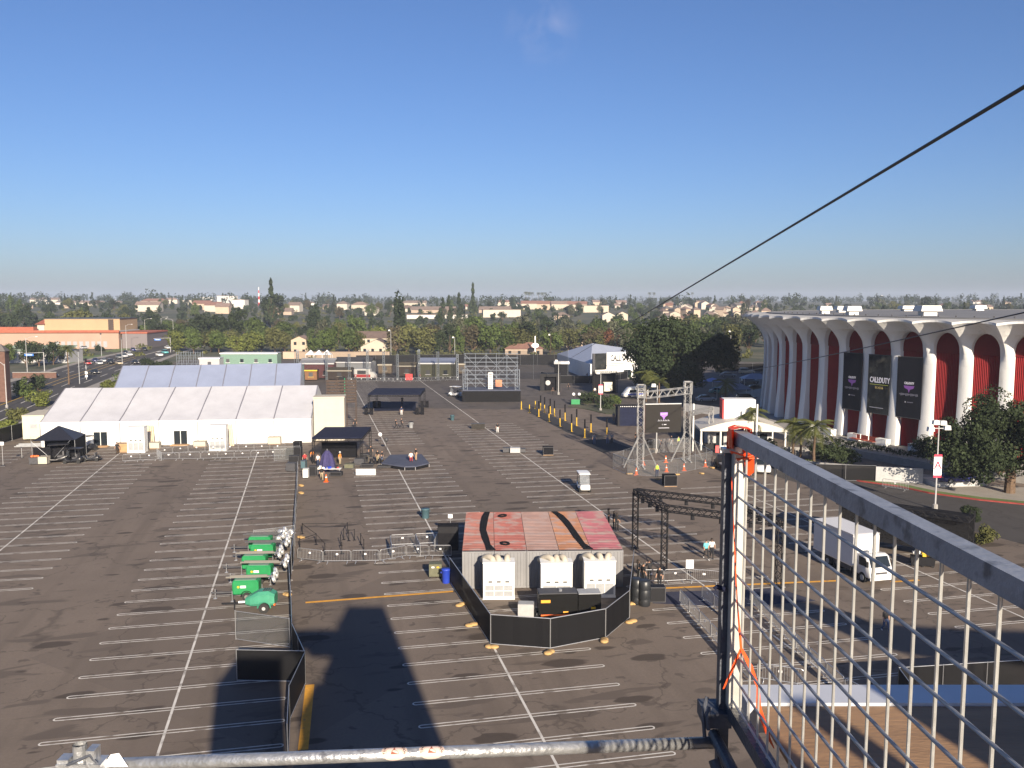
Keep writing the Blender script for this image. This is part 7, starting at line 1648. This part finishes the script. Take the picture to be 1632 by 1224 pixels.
spec = [(70, 484, 40, 2, 1, 1, 'gable', 'long pale house on the left hillside'), (76, 478, 20, 2, 4, 3, 'flat', 'white flat house high on the left hillside'), (118, 486, 30, 1, 1, 1, 'gable', 'pale house right of the long one on the left hillside'), (148, 487, 26, 1, 0, 1, 'gable', 'cream house low on the left hillside'), (176, 476, 12, 2, 1, 0, 'flat', 'small cream house at the tree tops on the left hillside'), (245, 488, 36, 2, 0, 2, 'hip', 'cream house with reddish roof above the school, left'), (268, 484, 26, 2, 1, 4, 'hip', 'cream house with reddish roof above the school, right'), (235, 497, 34, 2, 1, 4, 'gable', 'pale house behind the school trees'),
        (320, 494, 26, 2, 3, 2, 'gable', 'row house with red roof, left of the row up the boulevard'), (338, 497, 24, 2, 1, 2, 'gable', 'row house with red roof, middle of the row up the boulevard'), (354, 500, 20, 2, 3, 4, 'gable', 'row house with red roof, right of the row up the boulevard'), (360, 485, 28, 4, 4, 4, 'flat', 'white flat-roofed apartment block far up the boulevard'), (380, 492, 20, 3, 4, 4, 'flat', 'white block right of the tall apartment block'), (330, 480, 20, 3, 4, 3, 'flat', 'grey-white block left of the tall apartment block'), (390, 482, 14, 2, 4, 3, 'flat', 'small white block below the radio mast'), (300, 486, 20, 2, 1, 0, 'flat', 'cream block among trees left of the row houses'),
        (452, 502, 24, 1, 2, 1, 'gable', 'tan house behind the tall dark conifer'), (468, 497, 18, 2, 1, 1, 'gable', 'pale house right of the tall dark conifer'), (545, 494, 16, 2, 1, 1, 'hip', 'pale house left among those above the belt'), (572, 496, 24, 2, 0, 4, 'hip', 'pale house with pinkish roof above the belt'), (590, 503, 18, 2, 1, 1, 'hip', 'cream house above the brown-roofed one'), (660, 490, 36, 2, 0, 1, 'gable', 'cream house on the rise behind the conifers'), (648, 497, 26, 1, 1, 0, 'hip', 'low pale house on the rise'),
        (697, 508, 96, 1, 4, 1, 'flat', 'long low flat-roofed pale building on the rise'), (690, 499, 70, 1, 2, 1, 'gable', 'long brown-roofed building behind the low pale one'), (788, 499, 50, 1, 2, 1, 'gable', 'long tan building right of the low pale one'), (800, 506, 60, 2, 1, 1, 'flat', 'pale two-storey building above the belt centre'), (805, 488, 24, 2, 0, 2, 'gable', 'tan house on the skyline'),
        (848, 493, 34, 2, 0, 2, 'gable', 'terrace house with red roof, leftmost of the terrace right of centre'), (872, 494, 32, 2, 3, 2, 'gable', 'terrace house with red roof, second of the terrace'), (895, 494, 32, 2, 0, 4, 'gable', 'terrace house with red roof, third of the terrace'), (920, 495, 30, 2, 0, 2, 'gable', 'terrace house with red roof, fourth of the terrace'), (948, 498, 44, 2, 0, 1, 'flat', 'bright cream block at the right end of the terrace'), (990, 490, 16, 2, 4, 4, 'gable', 'white house right of the terrace'), (955, 488, 20, 2, 3, 4, 'gable', 'peach house behind the terrace end'),
        (970, 516, 20, 2, 1, 0, 'front', 'bright gabled house before the terrace, left twin'), (992, 514, 17, 2, 0, 0, 'front', 'bright gabled house before the terrace, right twin'), (1076, 513, 16, 2, 0, 1, 'front', 'gabled house right of the twins'), (895, 510, 24, 1, 2, 1, 'hip', 'brown-roofed house below the terrace'), (1083, 488, 12, 2, 4, 4, 'flat', 'small white block on the right skyline'), (1560, 484, 16, 1, 4, 4, 'gable', 'white house beyond the arena roof, right'), (1400, 482, 12, 1, 4, 4, 'gable', 'white house beyond the arena roof, left')]
for px, py, w, st, wi, ri, k, l in spec: house(px, py, w, l, 11, st, wi, ri, k, rr.uniform(-8, 8))
RN = ('brown', 'tan', 'reddish', 'grey-brown', 'pinkish'); KN = {'hip': 'hipped', 'gable': 'gabled', 'front': 'front-gabled'}
for i in range(72):
    est = i < 46; wi, ri, k, st = rr.randint(0, 4 if not est else 3), rr.randint(0, 4), rr.choice(('hip', 'gable', 'front') if est else ('hip', 'gable')), rr.choice((1, 2)) if est else 1
    if est: px, py, w = rr.uniform(1015, 1225), 491 + 28 * rr.random() ** 1.3, rr.uniform(8, 14)
    else: px, py, w = rr.choice((rr.uniform(0, 330), rr.uniform(440, 1000), rr.uniform(1250, 1620))), rr.uniform(484, 494), rr.uniform(7, 13)
    where = ('in the near rows of the estate' if py > 504 else 'in the back rows of the estate') if est else ('near the skyline above the school' if px < 340 else 'near the skyline above the centre' if px < 1100 else 'near the skyline beyond the arena roof')
    house(px, py, w, 'small %s house with %s %s roof %s' % (('low', 'two-storey')[st - 1], RN[ri], KN[k], where), 9, st, wi, ri, k, rr.uniform(-30, 30), 'houses of the estate left of the arena' if est else 'small far houses near the skyline')
# school with orange roof, brick tower
SCH = mat('peach_stucco', (.33, .225, .17), .85, 0, .05, .2); TAN = mat('tan_stucco', (.34, .235, .135), .85, 0, .05, .2); ORF = mat('orange_tile', (.30, .085, .045), .8, 0, .15, .8)
d = 380; pS = Vector(((0 - 816) / F * d, d, 0)); sx = d / F
t = thing('school_building', 'long peach school building with orange roof edges and tan upper hall', 'building', pS, radians(4))
MB().box(-30, 184 * sx, 0, 26, -1, 7.8).build('wall', SCH, t); MB().box(-30.4, 184 * sx + .5, -.8, -.02, 7.5, 8.6).build('roof_edge', ORF, t); MB().box(-30, 184 * sx, 0, 26, 7.8, 8.2).build('flat_roof', LGREY, t); MB().box(-30, 50 * sx, 1.5, 5, 8.2, 10).build('upper_roof', ORF, t)
MB().box(57 * sx, 176 * sx, 8, 30, 8.2, 13.4).build('upper_hall', TAN, t); MB().box(56 * sx, 177 * sx, 7.8, 30, 13.4, 13.7).build('hall_roof', DKGREY, t); MB().box(46 * sx, 57 * sx, 7.5, 16, 8.2, 11).build('stair_block', CREAM, t); MB().add([(43 * sx, 6.5, 11), (58 * sx, 6.5, 11), (58 * sx, 17, 13.2), (43 * sx, 17, 13.2)], [(0, 1, 2, 3)]).build('stair_roof', ORF, t); MB().box(158 * sx, 166 * sx, 7.6, 8, 8.4, 13.2).build('brown_panel', BRN, t)
MB().box(185 * sx + .5, 226 * sx, 2, 30, -1, 7.0).build('wing', mat('mauve_grey_wall', (.15, .13, .135), .85), t); MB().box(185 * sx, 227 * sx, 1.6, 30, 7.0, 7.6).build('wing_roof', ORF, t)
for k in range(9): MB().box(85 * sx + k * 2.6, 85 * sx + k * 2.6 + 1.6, -.06, -.01, 1, 3.6).build('window', GREY, t)
t = thing('green_roofed_wing', 'low wing with grey-green roof before the school', 'building', Vector(((8 - 816) / F * 300, 300, 0))); MB().box(0, 22, 0, 10, 0, 4.2).build('wall', LGREY, t); MB().quad((-.5, -.5, 4.1), (22.5, -.5, 4.1), (22.5, 6, 6), (-.5, 6, 6)).build('roof', mat('grey_green_roof', (.20, .25, .2), .8), t)
for k in range(6): MB().box(1 + k * 3.5, 3 + k * 3.5, -.05, -.01, 1.2, 3).build('window', GLASS, t)
t = thing('brick_tower', 'brown brick tower with pointed cap at the left edge', 'tower', G(6, 640), radians(10)); MB().box(-1.15, 1.15, -1.15, 1.15, 0, 11).build('shaft', mat('brown_brick', (.115, .062, .046), .9, 0, .2, 2), t); MB().add([(-1.4, -1.4, 11), (1.4, -1.4, 11), (1.4, 1.4, 11), (-1.4, 1.4, 11), (0, 0, 12.6)], [(0, 1, 4), (1, 2, 4), (2, 3, 4), (3, 0, 4)]).build('cap', HR[3], t)
t = thing('brick_wall', 'low brown brick wall beside the boulevard corner', 'wall', G(20, 603), radians(3)); MB().box(0, 12, 0, .5, 0, 1.6).build('wall_face', mat('brown_brick', (.20, .10, .07)), t); MB().box(0, 12.1, -.1, .6, 1.6, 1.75).build('coping', CONC, t)
p = T(413, 487); t = thing('radio_mast', 'slim red and white radio mast on the far skyline', 'mast', p); hgt = 28 * p.length / F
for k in range(6): MB().tube((0, 0, hgt * k / 6), (0, 0, hgt * (k + 1) / 6), 1.3 * (1 - k / 9), 6, r2=1.3 * (1 - (k + 1) / 9)).build('mast_section', (RED, WHITE)[k % 2], t)
p = T(1405, 480); t = thing('water_tower', 'small white water tower beyond the arena roof', 'tower', p); MB().tube((0, 0, 0), (0, 0, 16), 1.2, 8).build('stem', WHITE, t); MB().ball((0, 0, 18), 4.5, 10, sz=.7).build('tank', WHITE, t, True)
# ------------------------------------------------------------------ the scaffold tower the picture is taken from
DSTEEL = mat('painted_scaffold_steel', (.075, .082, .10), .5, .3, .2, 12, .15, 60); ZINC = mat('weathered_zinc', (.46, .47, .48), .38, .7, .22, 14, .2, 50, dirt=((.25, .25, .26), .6, 22))
tw = thing('scaffold_tower', 'scaffold tower with plywood deck at the bottom right', 'scaffold', (0, 0, 0))
DZ = 20.32
PLY = mat('deck_plywood', (.27, .165, .09), .7, 0, .25, 1.1, .12, 14, stretch=(1.2, 5, 1), dirt=((.20, .13, .08), .6, 2.2))
for k in range(3): MB().box(1.02 + k * 1.23, 2.24 + k * 1.23, .2, 3.42, DZ - .03, DZ).build('plywood_sheet', PLY, tw)
EDG = mat('white_edge_profile', (.52, .54, .58), .45, .2, .05, 4)
MB().box(.98, 4.8, 3.43, 3.60, DZ - .12, DZ + .01).build('deck_edge', EDG, tw)
PX = AT(1157, 900, 3.40).x
MB().box(PX - .021, PX + .021, 3.375, 3.425, 0, 21.395).build('standard', DSTEEL, tw)
MB().box(PX - .026, PX + .026, 3.37, 3.43, 21.395, 21.41).build('standard_cap', ZINC, tw)
# ledger tube across the bottom of the view, with stickers
a, c = AT(100, 1222, 2.95), AT(1142, 1183, 3.36)
lt = MB().tube(a, c, .0242, 20).build('ledger_tube', ZINC, tw, True)
d = (c - a).normalized(); up = Vector((0, 0, 1)); sd_ = d.cross(up).normalized()
STK = mat('sticker_paper', (.58, .44, .38), .6, 0, .06, 9); STK2 = mat('sticker_ink', (.05, .035, .035), .6); STK3 = mat('sticker_brown_ink', (.22, .06, .03), .6)
cdir = (cam.location - (a + c) / 2); cdir -= d * cdir.dot(d); cdir.normalize(); tdir = d.cross(cdir) * -1
if tdir.z < 0: tdir = -tdir
def wrap(u, s, r0=.0249): ang = s / .0242; return a + d * u + (cdir * cos(ang) + tdir * sin(ang)) * r0
for px in (628, 687):
    uc = min(range(1000), key=lambda k: abs(816 + F * ((a + d * (k * (c - a).length / 1000)).x / ((a + d * (k * (c - a).length / 1000)).y * cos(PITCH) + (H - (a + d * (k * (c - a).length / 1000)).z) * sin(PITCH))) - px)) * (c - a).length / 1000
    R0 = .049; b = MB(); n, m_ = 20, 5
    def pt(r, th, lift=0): return wrap(uc + r * cos(th), .010 + r * sin(th) * .72, .0249 + lift)
    vs = [pt(0, 0)] + [pt(R0 * (j + 1) / m_, 2 * pi * i / n) for j in range(m_) for i in range(n)]
    fs = [(0, 1 + i, 1 + (i + 1) % n) for i in range(n)] + [(1 + j * n + i, 1 + (j + 1) * n + i, 1 + (j + 1) * n + (i + 1) % n, 1 + j * n + (i + 1) % n) for j in range(m_ - 1) for i in range(n)]
    st = b.add(vs, fs).build('round_sticker', STK, tw)
    for r0, r1 in ((.030, .0308), (.0455, .0465)):
        b = MB(); n2 = 28
        for i in range(n2): t0, t1 = pi * (-.1 + 1.2 * i / n2), pi * (-.1 + 1.2 * (i + 1) / n2); b.quad(pt(r0, t0, .0004), pt(r1, t0, .0004), pt(r1, t1, .0004), pt(r0, t1, .0004))
        b.build('sticker_ring', STK2, st)
    for i, ch in enumerate('TENNESSEE KNOW'):
        if ch == ' ': continue
        th = pi * (1.06 - i * .086); r = .038; p = pt(r, th, .0006); e1 = (pt(r, th - .08, .0006) - p).normalized(); e2 = (pt(r + .003, th, .0006) - p).normalized()
        mx = Matrix((e1, e2, e1.cross(e2))).transposed().to_4x4(); mx.translation = p; text('sticker_letter', ch, .0125, mx, STK2, st, .0004, .0)
    b = MB(); b.add([pt(.02, -2.4, .0006), pt(.012, -2.9, .0006), pt(.010, 2.6, .0006), pt(.012, 1.9, .0006), pt(.026, 1.62, .0006), pt(.026, 1.45, .0006), pt(.010, 1.2, .0006), pt(.010, .5, .0006), pt(.016, -.3, .0006), pt(.022, -.7, .0006)], [tuple(range(10))]); b.build('sticker_picture', STK3, st)
# coupler and upright stub at the left end
q = AT(128, 1205, 2.95)
b = MB(); b.tube(q + Vector((0, 0, -.12)), q + Vector((0, 0, .045)), .0242, 16, cap=False); b.tube(q + Vector((0, 0, .045)), q + Vector((0, 0, -.1)), .021, 16, cap=False); b.build('stub_tube', ZINC, tw)
b = MB(); b.box(q.x - .07, q.x + .09, q.y - .04, q.y + .03, q.z - .05, q.z - .012); b.box(q.x + .035, q.x + .065, q.y - .03, q.y + .02, q.z - .05, q.z + .035); b.box(q.x - .07, q.x - .03, q.y - .03, q.y + .02, q.z - .06, q.z + .0); b.build('coupler', ZINC, tw)
b = MB(); b.path([q + Vector((-.06, -.03, -.03)), q + Vector((0, -.04, 0)), q + Vector((.05, -.03, .02)), q + Vector((.08, -.02, -.03))], .006, 6); b.build('coupler_bolt', DSTEEL, tw)
b = MB(); b.add([q + Vector(v) for v in ((.08, 0, -.04), (.17, .0, -.04), (.13, .02, .0), (.10, .02, -.005))], [(0, 1, 2, 3)]); b.build('tag_label', WHITE2, tw)
# clamp where the ledger meets the post
b = MB(); b.box(.78, .89, 3.33, 3.47, 20.27, 20.33); b.path([(.80, 3.33, 20.36), (.785, 3.31, 20.33), (.79, 3.3, 20.28)], .009, 6); b.build('wedge_head', DSTEEL, tw)
b = MB(); b.path([(.79, 3.34, 20.40), (.77, 3.32, 20.34), (.775, 3.3, 20.25)], .008, 6); b.build('wedge', DSTEEL, tw)
b = MB(); b.path([(PX - .01, 3.36, 20.84), (PX - .04, 3.38, 20.845), (PX - .05, 3.38, 20.835)], .010, 6); b.build('spigot', NAVY, tw)
b = MB(); b.tube((.83, 3.38, 20.22), (.95, 1.2, 20.10), .024, 12); b.build('side_tube', DSTEEL, tw)
b = MB(); b.tube((.83, 3.36, 20.12), (1.10, 2.6, 19.2), .024, 12); b.build('brace_tube', DSTEEL, tw)
# unseen tower lifts, sheeted and stepped to throw the long shadows on the lot
for x0, x1, y0, y1, z1 in ((-1.7, .9, -4.2, -.2, 20.1), (2.2, 8.3, -6.2, -2.0, 16.8), (3.4, 8.9, -6.1, -2.1, 19.4), (5.0, 9.3, -6.0, -2.2, 21.3), (6.6, 9.2, -5.9, -2.3, 24.3)):
    for f in (((x0, y0), (x1, y0)), ((x1, y0), (x1, y1)), ((x1, y1), (x0, y1)), ((x0, y1), (x0, y0))): MB().quad((*f[0], .1), (*f[1], .1), (*f[1], z1), (*f[0], z1)).build('sheeting', SCREEN, tw)
    MB().box(x0, x1, y0, y1, z1, z1 + .06).build('lift_deck', WOOD, tw)
    for x in (x0, x1):
        for y in (y0, y1): MB().tube((x, y, 0), (x, y, z1 + 1.1), .03).build('standard', DSTEEL, tw)
for x0, x1, zt_ in ((2.85, 5.6, 22.08), (1.95, 2.2, 21.95), (2.42, 2.55, 22.0)): MB().box(x0, x1, -.85, -.80, DZ - .02, zt_).build('deck_shade_panel', BLACKF, tw)  # added panels behind the camera to shade the plywood deck
# added ramp out of view, shaped to cast the long shadow at right
cot = 1 / math.tan(radians(SUN_EL)); sh = Vector((sin(radians(SUN_AZ)), -cos(radians(SUN_AZ)), 0)) * cot
rp = thing('shadow_ramp', 'added unseen black ramp casting the long shadow on the lot', 'ramp', (0, 0, 0))
LN = [(1165, 940, 4), (1225, 955, 10), (1300, 975, 13), (1380, 1008, 18), (1470, 1022, 24), (1560, 1030, 27), (1660, 1034, 28)]
P0 = []
for px, py, w in LN:
    zr = 19.0; e0, e1 = G(px, py - w) + sh * zr, G(px, py + w) + sh * zr; P0.append((Vector((e0.x, e0.y, zr)), Vector((e1.x, e1.y, zr))))
for (a0, a1), (b0, b1) in zip(P0, P0[1:]): MB().quad(a0, b0, b1, a1).quad(a0 - Vector((0, 0, .1)), a1 - Vector((0, 0, .1)), b1 - Vector((0, 0, .1)), b0 - Vector((0, 0, .1))).build('shadow_ramp_section', BLACKF, rp)
for a0, a1 in P0: m = (a0 + a1) / 2; MB().tube((m.x, m.y, 0), (m.x, m.y, m.z - .05), .05).build('support', DSTEEL, rp)
# ------------------------------------------------------------------ mesh gate
gt = thing('mesh_gate', 'galvanised mesh gate panel standing close at the right', 'gate', (.898, 3.34, DZ + .0))
RAILM = mat('gate_rail_steel', (.25, .27, .31), .5, .3, .15, 10, .1, 60, dirt=((.12, .13, .15), .55, 18)); WIRE2 = mat('cross_wire_zinc', (.26, .28, .32), .4, .5, .15, 25); WIRE = mat('gate_wire_zinc', (.46, .46, .44), .38, .5, .12, 25)  # darker rails and cross wires carry their shaded look in the colour
gz = 21.46 - DZ; LG = 2.3
def gp(u, z): return (.012 * u * 3, -u, z)
MB().bar(gp(-.04, gz), gp(LG, gz), .05, .052).build('top_rail', RAILM, gt)
MB().bar(gp(0, .04), gp(0, gz - .032), .052, .052).build('stile', mat('stile_pale_zinc', (.50, .49, .45), .45, .4, .12, 12), gt)
MB().bar(gp(LG, .04), gp(LG, gz - .032), .05, .05).build('stile', RAILM, gt)
MB().bar(gp(-.03, .02), gp(LG, .02), .05, .055).build('bottom_rail', DSTEEL, gt)
for k in range(21): u = .085 + k * .1078; MB().tube(gp(u, .045), gp(u, gz - .03), .0046, 8).build('upright_wire', WIRE, gt)
for k in range(10): z = gz - .125 - k * .1045; p0, p1 = gp(-.005, z), gp(LG, z); MB().tube((p0[0] - .011, p0[1], z), (p1[0] - .011, p1[1], z), .0048, 8).build('cross_wire', WIRE2, gt)
# orange tape tied to the corner of the gate
TAPE = mat('orange_tape', (.80, .09, .02), .4, 0, .1, 10); tp = thing('marker_tape', 'orange marker tape wound on the gate corner and hanging down its stile', 'tape', (.898, 3.34, 21.46))
b = MB(); rr = random.Random(8); n = 26; prev = None
for k in range(n):
    b.bar((-.05 + .010 * (k % 3), .05 - k * .006, -.075 + .01 * (k % 4)), (.05 - .008 * (k % 4), .045 - k * .006, -.07 + .012 * (k % 3)), .02, .004) if k % 5 == 0 else None
for k in range(17):                            # crumpled turns of tape round the corner
    y = .058 - .0048 * k; w0 = .030 + rr.uniform(0, .009); pr = [(-w0, -.034 - rr.uniform(0, .012)), (-w0 - rr.uniform(0, .006), .036), (-.01, .040 + rr.uniform(0, .006)), (w0, .034 + rr.uniform(0, .006)), (w0 + rr.uniform(0, .005), -.034)]
    for (x0, z0), (x1, z1) in zip(pr, pr[1:]): b.quad((x0, y, z0), (x1, y + rr.uniform(-.004, .004), z1), (x1, y - .012, z1 + rr.uniform(-.003, .003)), (x0, y - .012, z0))
b.build('tape_winding', TAPE, tp)
b = MB(); b.add([(-.04, .05, .02), (.03, .06, .03), (.02, .05, -.09), (-.045, .045, -.14)], [(0, 1, 2, 3)]); b.build('tape_flap', TAPE, tp); b = MB(); b.add([(.0, -.03, -.03), (.035, -.06, -.02), (.04, -.07, -.12), (.015, -.05, -.15)], [(0, 1, 2, 3)]); b.build('tape_flap', TAPE, tp)
def ribbon3(pts, w):
    b = MB()
    for i in range(len(pts) - 1):
        p, q = Vector(pts[i]), Vector(pts[i + 1]); s = Vector((w[i], w[i] * .6, 0)) / 2; s2 = Vector((w[i + 1], w[i + 1] * .6, 0)) / 2; b.quad(p - s, q - s2, q + s2, p + s)
    return b
def tl(px, py, Y=3.24): return AT(px, py, Y) - Vector((.898, 3.34, 21.46))
ribbon3([tl(1166, 760), tl(1170, 860), tl(1175, 960), tl(1181, 1033)], [.004, .005, .006, .012]).build('tape_strand', TAPE, tp)
ribbon3([tl(1181, 1033), tl(1168, 1065), tl(1153, 1098)], [.012, .018, .008]).build('tape_tail', TAPE, tp)
ribbon3([tl(1181, 1033), tl(1196, 1062), tl(1208, 1095), tl(1209, 1130), tl(1220, 1158), tl(1226, 1178), tl(1234, 1193)], [.012, .02, .014, .026, .022, .014, .004]).build('tape_tail', TAPE, tp)
# ------------------------------------------------------------------ cables
CAB = mat('black_cable', (.012, .012, .013), .5)
p0, p1 = AT(1690, 104, 7.6), AT(896, 579, 240)
o = MB().path([p0.lerp(p1, k / 30) for k in range(31)], .021, 8).build('zip_line', CAB); tag(o, 'black zip line cable running from upper right down to the lot', 'cable')
p0, p1 = AT(1700, 483, 30), AT(1120, 598, 150)
o = MB().path([p0.lerp(p1, k / 30) - Vector((0, 0, .5 * sin(pi * k / 30))) for k in range(31)], .03, 6).build('stay_cable', CAB); tag(o, 'thin dark cable crossing before the arena columns', 'cable')
t = thing('cable_anchor', 'white anchor cabin where the zip line ends', 'cabin', G(895, 600) ); MB().box(-2.0, 2.0, 0, 2.2, 0, 3.6).build('mast_block', BLACKF, t); MB().box(-2.2, 2.2, -.2, 2.4, 3.6, 4.3).build('white_roof', WHITE2, t)
# ------------------------------------------------------------------ haze: faint air between here and the hills
hz = MB().box(-4300, 4300, -90, 4600, -1.2, 62).build('haze', mat('haze_air', (.8, .8, .8))); hz['kind'] = 'stuff'
hm = MATS['haze_air']; nt = hm.node_tree; nt.nodes.clear(); vo = nt.nodes.new('ShaderNodeVolumePrincipled'); vo.inputs['Color'].default_value = (.70, .80, 1.0, 1); vo.inputs['Density'].default_value = .00016; vo.inputs['Anisotropy'].default_value = 0.0
oo = nt.nodes.new('ShaderNodeOutputMaterial'); nt.links.new(vo.outputs[0], oo.inputs['Volume'])
for p_ in (BAR, STN, CN, LT, GC, PA, PB, SED, SUV) + tuple(TP.values()):
    try:
        if p_.name not in _used or p_.get('label') == 'x': drop(p_)
    except ReferenceError: pass
